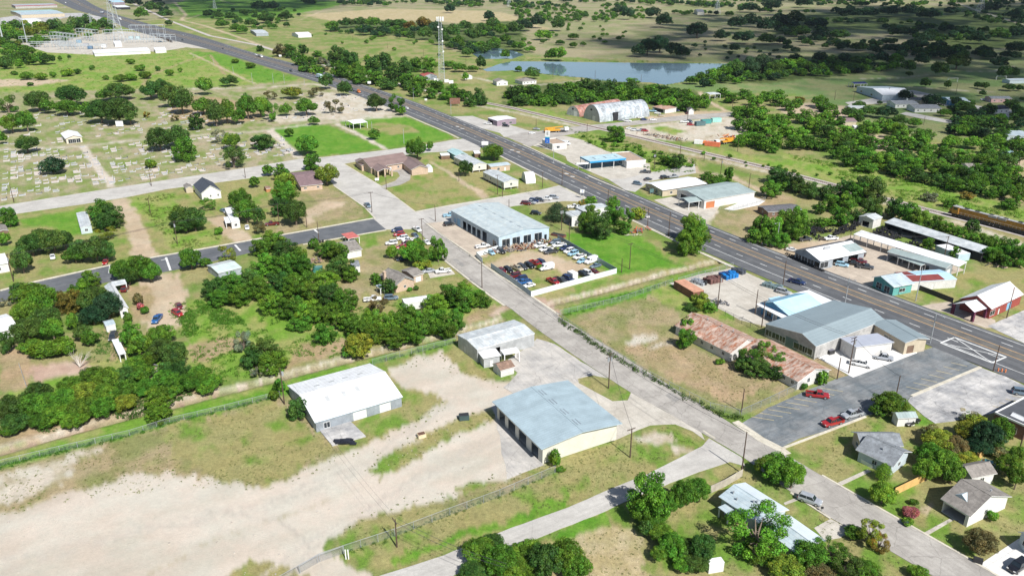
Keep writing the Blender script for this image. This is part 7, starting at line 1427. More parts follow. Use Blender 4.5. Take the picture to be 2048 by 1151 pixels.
for a in [
 ('a',1217,776,10.4,'tall dark pole with two transformers on the grass island',2,2,30),('b',1260,914,7.7,'slim dark pole beside the cream end wall',1,0,30),('c',1483,945,10.6,'dark pole at the end of the pale picket fence',0,0,30),('d',794,1093,6.6,'dark pole with a guy wire at the front chain fence',1,0,120),
 ('e',1483,823,6.6,'bare pole at the lower corner of the dry yard',0,0,30),('f',569,808,10.5,'tall pale pole with a transformer at the white warehouse corner',0,1,30),('g',1697,746,11.,'tall grey pole with crossarms beside the white forecourt',2,1,30),('h',1674,758,6.5,'bare short pole by the white gable end',0,0,30),('i',1789,806,8,'pole behind the round tree at the pale parking lot',0,0,30),
 ('j',27,563,10.2,'tall pole with a white transformer at the left cottage',1,1,-60),('k',355,488,9.5,'pole with two white transformers above the black street',1,2,-60),('l',559,450,9.5,'grey pole with crossarm beside the maroon pickup',1,0,-60),('m',614,455,7,'thin dark pole on the dirt verge of the black street',0,0,30),('n',638,482,8.5,'dark pole by the bins on the black street',0,0,30),
 ('o',744,425,9.5,'dark pole next to the blue pickup on the pale street',1,0,30),('p',845,482,9.5,'dark pole at the row of cars on the grass',1,0,30),('q',871,443,7.5,'thin pole at the garage forecourt corner',0,0,30),('r',964,576,9.5,'tall grey pole at the street kerb by the dealer yard',1,0,30),('s',773,380,7.5,'pole on the lawn by the curved driveway',0,0,30),
 ('t',1123,460,9.5,'tall steel pole with two transformers behind the garage',1,2,30),('u',1138,486,8.5,'dark pole at the upper corner of the green lot',0,0,30),('v',1259,538,10.,'pale steel pole standing alone on the bright green lot',1,0,30),('w',1243,545,5.5,'short rusty pole beside the ditch lawn',0,0,30),
 ('x',1005,394,7,'pole behind the raised mobile homes',0,0,30),('y',1018,415,4,'short pole at the top edge of the blue garage',0,0,30),('z',918,362,5,'low pole on the dirt lane by the dark tree',0,0,30),('A',995,388,9.5,'tall green grey pole in front of the raised mobile homes',1,0,30),('B',1085,375,8.,'pole with a crossarm near the highway lawn corner',1,0,30),
 ('C',1124,370,8,'dark pole at the highway street corner',0,0,30),('D',1295,453,8,'dark pole first on the highway verge by the scrap',0,0,30),('E',1337,473,10.5,'tall dark pole second on the highway verge',0,0,30),('F',1215,420,9.5,'dark pole at the highway behind the leafy trees',0,0,30),
 ('G',1308,340,9.5,'pole with transformers in the scrub by the service station',1,2,30),('H',1441,350,8.5,'pole with transformer between scrub and railway',1,1,30),('I',1497,381,8.5,'pole on the dry strip behind the showroom',0,0,30),('J',1360,311,8,'pole on the far side of the service station scrub',0,0,30),
 ('K',1408,322,4,'short pole at the railway access track',0,0,30),('L',1072,262,8,'pole at the roadside lot by the silver car',0,0,30),('M',1174,265,6,'pole at the side road crossing by the railway',0,0,30),('N',1475,303,7,'pole at the edge of the vacant lot beside the crane',0,0,30),
 ('O',1565,575,10.,'dark pole at the shop canopy on the highway',0,0,30),('P',1695,508,9.5,'pole in the tyre shop rear yard',0,0,30),('Q',1887,520,9.5,'pole with crossarm between the white shelter and blue container',1,0,30),('R',2013,636,10.5,'leaning dark pole in front of the red hall',0,0,30),('S',1986,742,8.,'thick black pole at the pale parking lot corner',0,0,30),
 ('T',1434,622,12.5,'tall pole with a transformer at the yard fence',0,1,30),('U',1523,655,9.,'pole with crossarm beside the blue shop porch',1,0,30),('V',1510,628,8.5,'dark pole left of the blue shop porch',0,0,30),('W',2037,905,11.,'pole with hanging cables at the right edge street',1,1,30),('X',1300,408,3,'short post',0,0,30),
 ('Y',303,372,8,'pole on the cemetery verge at the gravel drive',0,0,30),('Z',28,405,8.5,'thin pole at the left of the cemetery road',0,0,30),('aa',491,356,7.,'thin pole beside the cemetery road trees',0,0,30),('bb',301,426,7.,'thin pole in the weedy plot',0,0,30),('cc',706,82,8.,'tiny pole in the far field, leftmost of three',0,0,30),('dd',775,97,8.,'tiny pole in the far field, middle of three',0,0,30),('ee',847,113,8.,'tiny pole in the far field, rightmost of three',0,0,30),
 ('ff',1106,155,9,'pole on the pond shore by the dark tree',1,0,30),('gg',1190,158,8,'pole at the middle of the pond shore',0,0,30),('hh',1282,165,7,'pole at the right pond shore',0,0,30),('ii',932,130,8,'pole at the small pond edge',1,0,30),('jj',1669,200,8,'pole on the park lawn left of the hall',0,0,30),('kk',1706,205,8,'pole on the park lawn below the hall',0,0,30),('ll',1776,195,8,'pole at the right corner of the park hall',1,0,30),('mm',1911,190,9,'pole behind the blue roofed building',0,0,30),('nn',1464,220,8,'pole by the track beyond the side road',1,0,30),
 ('oo',1847,250,6,'pole at the far road fork',0,0,30),('pp',2033,350,9,'pole at the far right yard',1,0,30),('qq',1375,240,9,'pole at the green yard fence by the side road',0,0,30),('rr',672,227,8,'pole at the corner of the burial lawn road',0,0,30),
]: pole(*a[:5], arm=a[5], trafo=a[6], az=a[7]) if a[0] != 'X' else None
for a in [('s1',1553,491,9.6,'grey street lamp at the tyre shop side of the highway',-60),('s2',1860,686,9.4,'dark street lamp pole at the parking lot corner of the highway',30),('s3',1831,602,12.,'thin white flag pole like mast on the small lawn',30),('s4',1690,606,9.,'slim grey lamp on the highway at the blue shop',30),
          ('s5',1400,576,9,'short white lamp',30),('s6',827,199,9.,'green grey street lamp beyond the highway at the tower trees',30),('s7',902,229,10.5,'grey street lamp beyond the highway at the billboard',30),('s8',1107,325,9.5,'grey lamp on the verge of the small box building',30),('s9',505,166,9.,'pale lamp post at the cemetery track, leftmost',30),('s10',547,168,9.5,'pale lamp post at the cemetery track, second',30),
          ('s11',569,168,8.5,'pale lamp post at the cemetery track, third',30),('s12',609,170,5.5,'short pale lamp post at the cemetery gate',30),('s13',387,115,4,'short white lamp post on the verge by the substation',30),('s14',467,147,7,'white lamp post in the bright green verge',30),('s15',428,131,6,'white sign mast in the bright green verge',30),('s16',808,287,9.,'slim lamp post on the burial lawn',30),('s17',744,258,5,'short lamp post beside the burial pavilion',30)]:
 if a[0] not in ('s5',): pole(a[0], a[1], a[2], a[3], a[4], 0, 0, a[5], 'street lamps', a[0] in ('s1', 's2', 's4', 's6', 's7', 's8'), True, name='street_lamp')
def wires(label, a, b_, offs=(-.9, .9), dz=.1, sag=.9, r=.04):
 (p, h, az), (q, h2, az2) = (POLES[k] if isinstance(k, str) else k for k in (a, b_)); m = MB()
 d = (q - p); L = d.length; nn = Vector((-d.y, d.x)) / max(L, 1e-6)
 for o in offs:
  N_ = 9; P_ = []
  for i in range(N_ + 1):
   t = i / N_; c = p.lerp(q, t) + nn * o; P_.append((c.x, c.y, h - dz + (h2 - h) * t - sag * 4 * t * (1 - t)))
  for i in range(N_): m.tube(P_[i], P_[i + 1], r, n=3, cap=False)
 tag(m.build('power_line', WIRE), label, 'power line', 'overhead lines')
off = (G(-200, 600), 10., 0)
wires('overhead lines over the black street between the left cottage pole and the plot pole', 'j', 'k', (-.8, 0, .8)); wires('overhead lines over the black street from the plot pole to the grey pole', 'k', 'l', (-.8, 0, .8)); wires('overhead lines leaving the left edge from the cottage pole', 'j', off, (-.8, 0, .8))
wires('overhead lines from the grey pole to the pale street pole', 'l', 'o', (-.8, .8)); wires('line from the pale street pole to the garage corner pole', 'o', 'q', (0,)); wires('lines along the side street from the car row to the kerb pole', 'p', 'r', (-.6, .6)); wires('lines along the side street from the kerb pole to the island pole', 'r', 'a', (-.8, .8))
wires('lines along the side street from the island pole to the picket fence pole', 'a', 'c', (-.8, .8)); wires('line from the island pole to the slim pole at the cream wall', 'a', 'b', (0,)); wires('thin line across the gravel lot to the white warehouse', 'd', 'f', (-.5, .5), sag=2., r=.02); wires('thin line from the fence pole across the near road', 'd', (G(1010, 1200), 8., 0), (-.5, .5))
wires('lines over the green lot from the garage pole to the lone pole', 't', 'v', (-.8, .8)); wires('lines from the lone pole to the yard fence pole', 'v', 'T', (-.6, .6), sag=1.5); wires('lines from the yard fence pole to the forecourt pole', 'T', 'g', (-.6, .6), sag=1.5); wires('line from the forecourt pole across the parking lot', 'g', 'i', (0,)); wires('lines along the railway side poles', 'G', 'H', (-.8, .8)); wires('lines from the railway pole to the strip pole', 'H', 'I', (-.8, .8)); wires('line from the mobile home pole to the garage pole', 'A', 't', (-.6, .6))
wires('line along the highway verge poles', 'D', 'E', (0,)); wires('line along the highway from the tree pole', 'F', 'D', (0,)); wires('lines behind the tyre shop', 'P', 'Q', (-.6, .6))
# fences
def chainmat():
 if 'chain' in MC: return MC['chain']
 n = NT('chain_link'); p = n.n('ShaderNodeBsdfPrincipled'); p.inputs['Base Color'].default_value = (.34, .36, .36, 1); p.inputs['Roughness'].default_value = .5
 t = n.n('ShaderNodeBsdfTransparent'); m = n.n('ShaderNodeMixShader'); m.inputs[0].default_value = .15; n.l(t.outputs[0], m.inputs[1]); n.l(p.outputs[0], m.inputs[2]); n.l(m.outputs[0], n.out.inputs[0])
 MC['chain'] = n.mat; return n.mat
def fence(name, label, P, h, kind='chain', pm=None, post=3.5, mats=None, z0=0.):
 Q = [Vector(p) for p in GP(P)]; ro = empty(name, Q[0].x, Q[0].y); tag(ro, label, 'fence'); o = Q[0]; Q = [p - o for p in Q]
 mm = mats or STEEL; th = .02 if kind == 'chain' else .05
 b = MB(); rail = MB(); np_ = 0
 for a_, c_ in zip(Q[:-1], Q[1:]):
  d = c_ - a_; L = d.length; d = d / L; nn = Vector((-d.y, d.x)) * th; k = max(1, round(L / post))
  if kind == 'chain': b.faces([(a_.x, a_.y, .05), (c_.x, c_.y, .05), (c_.x, c_.y, h), (a_.x, a_.y, h)], [(0, 1, 2, 3)])
  else: b.faces([(a_.x - nn.x, a_.y - nn.y, 0), (c_.x - nn.x, c_.y - nn.y, 0), (c_.x + nn.x, c_.y + nn.y, 0), (a_.x + nn.x, a_.y + nn.y, 0), (a_.x - nn.x, a_.y - nn.y, h), (c_.x - nn.x, c_.y - nn.y, h), (c_.x + nn.x, c_.y + nn.y, h), (a_.x + nn.x, a_.y + nn.y, h)], [(0, 1, 5, 4), (2, 3, 7, 6), (4, 5, 6, 7), (1, 2, 6, 5), (3, 0, 4, 7)])
  rail.tube((a_.x, a_.y, h), (c_.x, c_.y, h), .04, n=4)
  for i in range(k + (1 if c_ is Q[-1] else 0)):
   if np_ >= 60: break
   p = a_ + d * (L * i / k); q = MB(); q.tube((p.x, p.y, 0), (p.x, p.y, h + .05), .05, n=5); q.build('post', pm or STEEL, ro); np_ += 1
 b.build('mesh_panel' if kind == 'chain' else 'panel', chainmat() if kind == 'chain' else mm, ro); rail.build('top_rail', pm or STEEL, ro); return ro
FW = mat('white_sheet_fence', (.62, .66, .66), .5, var=.08, pat='ribx', sp=.5); FG = mat('blue_grey_sheet_fence', (.30, .38, .40), .5, var=.12, pat='ribx', sp=.5)
fence('sheet_metal_fence', 'white sheet metal fence along the lower side of the dealer yard', [(1062,593),(1233,546.5)], 2., 'solid', mats=FW)
fence('sheet_metal_fence', 'blue grey sheet fence along the street side of the dealer yard', [(982,536),(1020,562),(1062,593)], 2., 'solid', mats=FG)
fence('sheet_metal_fence', 'long blue grey sheet fence on the lawn side of the dealer yard', [(1115,479),(1233,546)], 2., 'solid', mats=FG)
fence('sheet_metal_fence', 'pale sheet fence from the garage corner to the yard gate', [(996,500),(953,514),(965,526)], 2., 'solid', mats=FW)
fence('chain_link_fence', 'chain link fence between the gravel lot and the near chip sealed road', [(560,1168),(640,1122),(687,1106),(790,1072),(900,1030),(1000,993),(1110,945)], 1.9)
fence('chain_link_fence', 'chain link fence along the side street edge of the dry yard', [(1112,634),(1190,688),(1300,756),(1420,818),(1478,832)], 2.)
fence('chain_link_fence', 'chain link fence along the parking lot edge of the dry yard', [(1482,832),(1540,806),(1606,774)], 2.)
fence('chain_link_fence', 'chain link fence between the dry yard and the ditch', [(1120,630),(1240,603),(1345,567)], 1.8)
fence('chain_link_fence', 'chain link fence with dark posts behind the concrete yard', [(1402,606),(1450,632),(1500,655),(1530,676)], 2., pm=TRIM)
fence('chain_link_fence', 'green screened fence along the pallets of the concrete yard', [(1356,566),(1410,551),(1466,535)], 2.)
fence('chain_link_fence', 'long chain link fence beside the ditch and the dry grass', [(-80,950),(0,932),(120,903),(260,871),(340,846),(450,820),(560,792)], 1.6)
fence('chain_link_fence', 'chain link fence behind the white warehouse', [(745,730),(800,714),(912,686)], 1.9)
fence('chain_link_fence', 'dark panel fence beside the tyre shop lawn', [(1822,574),(1870,592),(1905,606)], 1.8, 'solid', mats=mat('black_fence_panels', (.05, .045, .045), .8), pm=TRIM)
fence('chain_link_fence', 'chain fence beside the showroom white pad', [(1440,420),(1458,424),(1530,402)], 1.9)
FY = mat('new_cedar_boards', (.60, .38, .14), .8, var=.12, pat='ribx', sp=.3); FO = mat('old_grey_pickets', (.42, .38, .31), .9, var=.2, pat='ribx', sp=.35)
fence('board_fence', 'yellow new cedar board fence between the two lower right houses', [(1788,990),(1850,960)], 1.9, 'solid', mats=FY, pm=FY)
fence('board_fence', 'short yellow cedar board fence below the dark tree', [(1952,918),(1956,921),(1968,908)], 1.8, 'solid', mats=FY, pm=FY)
fence('board_fence', 'pale weathered picket fence behind the ranch house', [(1420,986),(1450,972),(1484,952)], 1.9, 'solid', mats=FO, pm=FO)
fence('board_fence', 'brown board fence on the left side of the substation', [(29,86),(80,117)], 3., 'solid', mats=W_WOOD, post=8); fence('board_fence', 'brown board fence on the right side of the substation', [(306,72),(345,86)], 3., 'solid', mats=W_WOOD, post=8)
fence('chain_link_fence', 'wire fence along the lower edge of the dry plot at the left', [(40,735),(55,780),(62,800)], 1.5)
fence('porch_railing', 'white railing along the bungalow front porch', [(1716,921),(1744,936)], .95, 'solid', mats=WHITE)
b = MB(); p = G(692, 1117); 
for x in (0, .5): b.tube((p.x + x, p.y, 0), (p.x + x, p.y, 2.2), .12, n=8)
tag(b.build('gate_post', WHITE), 'pair of short white gate posts at the gravel lot entrance', 'gate post')
fence('chain_gate', 'long chain link gate across the gravel lot entrance', [(600,1146),(636,1125),(688,1106)], 1.8)
# small things in the yards
def crate(name, label, cat, px, py, az, sx, sy, sz, m, extra=None, grp=None, z=0.):
 p = G(px, py, sz / 2); ro = empty(name, p.x, p.y, z, R(az)); tag(ro, label, cat, grp)
 b = MB(); b.box(-sx / 2, -sy / 2, .12, sx / 2, sy / 2, sz); b.build('body', m, ro)
 b = MB()
 for x in (-sx / 2 + .15, sx / 2 - .35): b.box(x, -sy / 2 + .05, 0, x + .2, sy / 2 - .05, .12)
 b.build('skid', TRIM, ro)
 if extra: b = MB(); b.box(-sx / 2 + .12, -sy / 2 + .12, sz, sx / 2 - .12, sy / 2 - .12, sz + .04); b.build('top', extra, ro)
 return ro
TARP = mat('black_tarpaulin', (.02, .022, .03), .5, var=.3)
crate('dumpster', 'dark dumpster on the gravel between the warehouse and the blue roof', 'dumpster', 928, 833, 10, 2.4, 1.6, 1.4, mat('dumpster_paint', (.05, .08, .08), .6), TRIM)
crate('dumpster', 'cream dumpster with brown top at the tip of the grass island', 'dumpster', 843, 870, 25, 1.9, 1.4, 1.1, mat('cream_paint', (.60, .50, .33), .6), mat('brown_lid', (.12, .06, .04), .8))
crate('dumpster', 'black dumpster on the bright forecourt', 'dumpster', 1661, 703, 25, 2., 1.4, 1.3, TRIM, mat('grey_lid', (.15, .15, .18), .6))
crate('storage_box', 'white box trailer among the cars of the front fence row', 'trailer', 1145, 550, -55, 3.2, 2.4, 2.6, D_WHITE, WHITE)
crate('wheelie_bin', 'dark bin at the kerb below the pink flowering bush', 'bin', 1812, 1046, -30, .8, .8, 1.1, TRIM, mat('green_lid', (.05, .12, .10), .6)); crate('wheelie_bin', 'dark bins at the kerb near the lower right garden tree', 'bin', 1956, 1120, -30, 1.6, .8, 1.1, TRIM, TRIM)
crate('wheelie_bin', 'left bin of two by the black street pole', 'bin', 640, 483, 30, .7, .7, 1.1, TRIM, TRIM); crate('wheelie_bin', 'right bin of two by the black street pole', 'bin', 645.5, 482, 30, .7, .7, 1.1, TRIM, TRIM)
p = G(1320, 1038, .6); ro = empty('propane_tank', p.x, p.y, 0, R(28)); tag(ro, 'white propane tank on the grass behind the big roadside tree', 'gas tank')
b = MB(); b.tube((-1.1, 0, .75), (1.1, 0, .75), .48, n=14); b.tube((1.1, 0, .75), (1.35, 0, .75), .48, .2, n=14); b.tube((-1.1, 0, .75), (-1.35, 0, .75), .48, .2, n=14); b.build('tank', WHITE, ro); b = MB(); b.box(-.9, -.3, 0, -.7, .3, .35); b.box(.7, -.3, 0, .9, .3, .35); b.build('foot', CONC, ro)
p = G(690, 882, .4); b = MB()
for i in range(26):
 q = (p.x + random.uniform(-2.2, 2.2), p.y + random.uniform(-.9, .9)); s = random.uniform(.3, .8); b.box(q[0] - s, q[1] - s * .6, .28, q[0] + s, q[1] + s * .6, .3 + random.uniform(.1, .5))
tag(b.build('tarpaulin', TARP), 'crumpled black tarpaulin on the loading slab', 'tarpaulin')
PALB = mat('bright_blue_drums', (.01, .15, .42), .5, var=.25); PALR = mat('rust_brown_racks', (.14, .07, .06), .8, var=.3)
def cluster(name, label, cat, px, py, az, nx, ny, m, h, sp=1.3, sz=.55, m2=None):
 p = G(px, py, h / 2); ro = empty(name, p.x, p.y, 0, R(az)); tag(ro, label, cat); g = random.Random(px)
 for i in range(nx):
  for j in range(ny):
   b = MB(); x = (i - (nx - 1) / 2) * sp; y = (j - (ny - 1) / 2) * sp; hh = h * g.uniform(.75, 1.1)
   for q in range(2): b.box(x - sz, y - sz, hh * q / 2 + .05, x + sz, y + sz, hh * (q + 1) / 2 - .06, 0)
   b.build('stacked_unit', m if g.random() < .8 or not m2 else m2, ro)
cluster('pallet_stack', 'heap of bright blue stacked racks on the concrete yard', 'racks', 1457, 549, 28, 4, 3, PALB, 1.9, 1.5, .62, mat('dark_blue_racks', (.02, .05, .16), .6))
cluster('pallet_stack', 'heap of rust brown racks on the concrete yard', 'racks', 1426, 558, 28, 4, 3, PALR, 1.8, 1.5, .6)
cluster('pallet_stack', 'row of silver framed tanks at the yard corner', 'racks', 1398, 563, -50, 4, 2, mat('silver_frames', (.34, .37, .40), .4, .3), 1.5, 1.4, .5, TRIM)
cluster('pallet_stack', 'dark framed units at the highway corner of the yard', 'racks', 1477, 541, -50, 4, 2, mat('dark_frames', (.07, .08, .10), .5), 1.6, 1.3, .5)
cluster('pallet_stack', 'row of grey green framed units beside the highway pole', 'racks', 1545, 571, -45, 5, 2, mat('grey_green_frames', (.18, .25, .26), .5, .2), 1.6, 1.4, .55)
def heap(name, label, cat, px, py, n, rx, ry, cols, s=(.2, .7), az=30, h=.7):
 p = G(px, py); ro = empty(name, p.x, p.y, 0, R(az)); tag(ro, label, cat); g = random.Random(int(px * 7)); ms = cols
 for k, m in enumerate(ms):
  b = MB()
  for i in range(n // len(ms)):
   x = g.gauss(0, rx / 2); y = g.gauss(0, ry / 2); q = g.uniform(*s); a_ = g.uniform(0, 3.14); l = q * g.uniform(1, 2.4)
   z = g.uniform(.05, h); b.tube((x - math.cos(a_) * l, y - math.sin(a_) * l, z * .5), (x + math.cos(a_) * l, y + math.sin(a_) * l, z), q * .32, n=5)
  tag(b.build('scrap_piece', m, ro), kind='stuff')
SCR = [mat('scrap_rust', (.22, .10, .06), .85, var=.3), mat('scrap_grey', (.18, .18, .19), .6, .2, var=.3), mat('scrap_black', (.03, .03, .03), .8), mat('scrap_tan', (.34, .26, .18), .9, var=.2)]
heap('scrap_heap', 'long heap of rusty engine scrap under the blue garage end', 'scrap heap', 1046, 495, 240, 15, 3.2, SCR, (.3, .9), az=25, h=1.6)
heap('scrap_heap', 'rusty machine parts left of the white pickups in the yard', 'scrap heap', 1060, 494, 40, 4, 2, SCR)
heap('farm_machinery', 'bright rust red machinery on the green lot by the highway trees', 'machinery', 1278, 462, 40, 5, 2, [mat('red_machine', (.42, .09, .04), .7, var=.3), SCR[1]], h=1.3)
heap('lumber_stack', 'grey timber lying beside the red machinery on the green lot', 'timber', 1268, 470, 14, 6, .8, [mat('grey_timber', (.42, .38, .32), .9)], (.3, .5), 12, .4)
heap('scrap_heap', 'dark machinery scattered at the scrap yard beyond the railway', 'machinery', 1310, 272, 60, 11, 2.5, SCR, az=-32, h=1.6)
heap('scrap_heap', 'rusty machine wrecks on the vacant lot edge, right group', 'machinery', 1345, 279, 60, 11, 3, SCR, az=-32, h=1.8)
ORM = mat('orange_machine', (.60, .17, .03), .6, var=.2)
heap('farm_machinery', 'orange machinery parked left of the orange tank trailer', 'machinery', 1408, 288, 30, 7, 2.5, [ORM, SCR[1]], (.4, 1.1), -25, 2.)
heap('farm_machinery', 'orange machinery behind the crane truck at the vacant lot', 'machinery', 1462, 278, 40, 9, 3, [ORM, SCR[0]], (.4, 1.2), -25, 2.6)
heap('scrap_heap', 'dark junk beside the fence of the concrete yard', 'scrap heap', 1440, 607, 40, 4, 1.5, SCR[1:3], az=-40)
heap('scrap_heap', 'junk pile beside the trees left of the grey roofed house', 'scrap heap', 636, 520, 50, 5, 3, SCR)
heap('scrap_heap', 'junk under the oaks at the long thicket', 'scrap heap', 318, 741, 30, 4, 3, [SCR[3], SCR[1]])
heap('flatbed_trailer', 'old brown trailers standing on the dry field behind the shelter', 'trailer', 1995, 533, 24, 6, 2.5, SCR[2:], az=-15)
heap('rail_scrap', 'red machinery hidden at the silver arched hut', 'machinery', 1158, 222, 30, 5, 3, [SCR[0]], h=3)
crate('flatbed', 'dark flat trailer on the driveway behind the dealer yard', 'trailer', 1117, 470, -35, 6, 2.2, .9, mat('trailer_red_brown', (.16, .06, .05), .7), TRIM)
crate('green_shed_box', 'green curtain sided box at the tree yard', 'box', 635.5, 538, -85, 2.4, 3.2, 2., mat('dark_green_sheet', (.04, .16, .14), .6), mat('green_top', (.10, .22, .20), .6))
crate('orange_tank', 'orange red tank trailer at the vacant lot edge', 'tank trailer', 1425, 288, -28, 9, 2.2, 2.6, mat('orange_red_paint', (.60, .16, .08), .5), None)
crate('white_trailer', 'white boxy trailer among the machines at the vacant lot', 'trailer', 1397, 284, -20, 5, 2.2, 2.4, WHITE, None)
for k, (px, py, c) in enumerate([(1432,240,'pale teal'),(1412,243,'dark teal'),(1400,247,'slate')]): crate('yard_box', '%s box in the green fenced yard beyond the side road' % c, 'container', px, py, 18, 7, 3, 2.8, mat(c.replace(' ', '_') + '_sheet', {'pale teal': (.28, .55, .48), 'dark teal': (.06, .25, .24), 'slate': (.08, .14, .15)}[c], .6), None)
b = MB(); p = G(160, 735); 
for k in range(9):
 a_ = random.uniform(.6, 2.6); L_ = random.uniform(1.5, 4.); e = (p.x - L_ * math.cos(a_) , p.y + L_ * math.sin(a_) * .6, 2.2 + L_ * .5); b.tube((p.x, p.y, .3), e, .14, .03, 5)
 for q in range(3): f_ = (e[0] + random.uniform(-1.5, 1.5), e[1] + random.uniform(-1, 1), e[2] + random.uniform(-.5, 1.2)); b.tube(((p.x + e[0]) / 2, (p.y + e[1]) / 2, (.3 + e[2]) / 2), f_, .05, .015, 4)
tag(b.build('dead_tree', mat('bleached_wood', (.42, .38, .33), .9, var=.15)), 'leafless bleached tree leaning over the weed plots at the left', 'dead tree')
def tyre(name='tyre'):
 b = MB(); n = 12
 for i in range(n):
  a0 = 6.2832 * i / n; a1 = 6.2832 * (i + 1) / n
  for (r0, z0_, r1, z1_) in ((.36, .0, .36, .24), (.36, .24, .2, .24), (.2, .24, .2, 0)):
   b.quad([(r0 * math.cos(a0), r0 * math.sin(a0), z0_), (r0 * math.cos(a1), r0 * math.sin(a1), z0_), (r1 * math.cos(a1), r1 * math.sin(a1), z1_), (r1 * math.cos(a0), r1 * math.sin(a0), z1_)])
 me = bpy.data.meshes.new('tyre'); me.from_pydata(b.v, [], b.f); me.materials.append(TYRE); me.update(); return me
TY = tyre(); g = random.Random(9)
def tyre_row(P, n, label, grp, up=True):
 Q = [Vector(p) for p in GP(P)]; d = (Q[1] - Q[0])
 for i in range(n):
  p = Q[0] + d * ((i + g.uniform(-.1, .1)) / max(1, n - 1)); o = bpy.data.objects.new('tyre', TY); az = math.atan2(d.y, d.x)
  if up: o.location = (p.x, p.y, .36); o.rotation_euler = (math.pi / 2, g.uniform(0, 6), az + R(90 - 25) + g.uniform(-.1, .1))
  else: o.location = (p.x, p.y, 0); o.rotation_euler = (0, 0, 0)
  s = g.uniform(1.25, 1.7); o.scale = (s, s, s); link(o); tag(o, label, 'tyre', grp)
tyre_row([(1578,515),(1646,543)], 26, 'black tyre standing in the row along the tyre shop front', 'tyres standing before the tyre shop')
tyre_row([(1573,508),(1598,520)], 8, 'black tyre standing in the row along the tyre shop front', 'tyres standing before the tyre shop')
tyre_row([(1826,690),(1842,683)], 3, 'big black tyre at the brown shopfront corner', 'big tyres at the shopfront')
def pile(P, n, label):
 sp, _ = area(P, n, (1, 1), int(P[0][0])); b = MB(); Vs = [v.co.copy() for v in TY.vertices]; Fs = [tuple(p.vertices) for p in TY.polygons]
 for x, y in sp:
  s = g.uniform(1., 1.5); m = Matrix.Translation((x, y, g.uniform(.2, 1.5))) @ Matrix.Rotation(g.uniform(0, 6.3), 4, 'Z') @ Matrix.Rotation(g.uniform(-1.4, 1.4), 4, 'X') @ Matrix.Scale(s, 4)
  b.faces([tuple(m @ v) for v in Vs], Fs)
 tag(b.build('tyre_pile', TYRE), label, 'tyres', kind='stuff')
pile([(1700,455),(1712,442),(1732,446),(1790,470),(1860,500),(1880,520),(1800,500),(1740,466),(1708,463)], 330, 'hundreds of old tyres heaped behind the long white shelter')
pile([(1612,460),(1690,448),(1705,462),(1680,470),(1640,482),(1625,475)], 260, 'hundreds of old tyres heaped along the bushes above the tyre shop')
sp, _ = area([(-200,1060),(300,960),(560,985),(900,850),(1060,830),(1040,940),(700,1040),(640,1110),(500,1200),(-200,1250)], 600, (1, 1), 12); b = MB()
for x, y in sp:
 s = g.uniform(.04, .13) * (2.2 if g.random() < .06 else 1); a0 = g.uniform(0, 6); b.prism([(x + s * math.cos(a0 + k * 1.26) * g.uniform(.6, 1.2), y + s * math.sin(a0 + k * 1.26) * g.uniform(.6, 1.2)) for k in range(5)], -.03, s * .7)
tag(b.build('stones', mat('limestone_rubble', (.42, .38, .33), .9, var=.3)), 'loose stones and clods strewn over the gravel yard', 'stones', kind='stuff')
# signs
def signboard(name, label, px, py, az, h, w_, hh, m, posts=2, face=None):
 p = G(px, py); ro = empty(name, p.x, p.y, 0, R(az)); tag(ro, label, 'sign')
 for x in ((-w_ * .35, w_ * .35) if posts == 2 else (0,)):
  b = MB(); b.tube((x, 0, 0), (x, 0, h), .09, n=6); b.build('post', STEEL, ro)
 b = MB(); b.box(-w_ / 2, -.12, h - hh, w_ / 2, .12, h); b.build('board', m, ro); return ro
def text(ro, s, size, x, y, z, m, rz=0.):
 cu = bpy.data.curves.new('lettering', 'FONT'); cu.body = s; cu.size = size; cu.align_x = 'CENTER'; cu.align_y = 'CENTER'; cu.extrude = .01
 t_ = bpy.data.objects.new('t', cu); COL.objects.link(t_); me = bpy.data.meshes.new_from_object(t_.evaluated_get(bpy.context.evaluated_depsgraph_get())); bpy.data.objects.remove(t_); me.materials.clear(); me.materials.append(m)
 o = bpy.data.objects.new('lettering', me); o.rotation_euler = (math.pi / 2, 0, rz); o.location = (x, y, z); link(o, ro); return o
BLUEP = mat('sign_blue', (.01, .12, .50), .4, var=.03)
ro = signboard('tall_sign', 'tall white and blue fuel sign at the small box building', 1094.5, 298, -20, 11., 2.9, 7.6, WHITE, 1)
boxmesh('blue_panel', ro, BLUEP, (-1.43, -.15, 3.5, 1.43, -.125, 6.6)); boxmesh('green_band', ro, mat('sign_teal', (.03, .35, .42), .4), (-1.43, -.15, 6.65, 1.43, -.125, 7.2)); text(ro, 'E', 2.4, 0, -.16, 9.2, TRIM); text(ro, 'Food', .6, 0, -.16, 5.3, WHITE); text(ro, 'Deli', .6, 0, -.16, 4.4, WHITE)
signboard('roof_billboard', 'long blank white slanted signboard over the highway by the fuel canopy', 1166, 341, 14, 4.3, 7.6, .9, WHITE, 2)
ro = signboard('small_sign', 'small white rooftop sign by the highway street corner', 1164, 397, -10, 4.4, 2., 1.6, WHITE, 2); text(ro, '4', 1.2, 0, -.14, 3.6, BLUEP)
ro = signboard('billboard', 'dark brown billboard back beyond the highway', 910, 212, 5, 6., 8., 4.5, mat('brown_boards', (.20, .10, .07), .8, var=.2), 2)
signboard('small_sign', 'green and white shop sign before the white roofed office', 1303, 388, 20, 2.6, 2., 1.8, mat('sign_slate', (.10, .18, .18), .5), 2)
ro = signboard('small_sign', 'white panel sign standing near the teal house', 970, 296, -5, 4., 4., 2.2, WHITE, 2)
ro = signboard('small_sign', 'framed sign on the tyre shop roof edge', 1650, 524, 20, 6.3, 2.8, 1.6, C_GREY, 2)
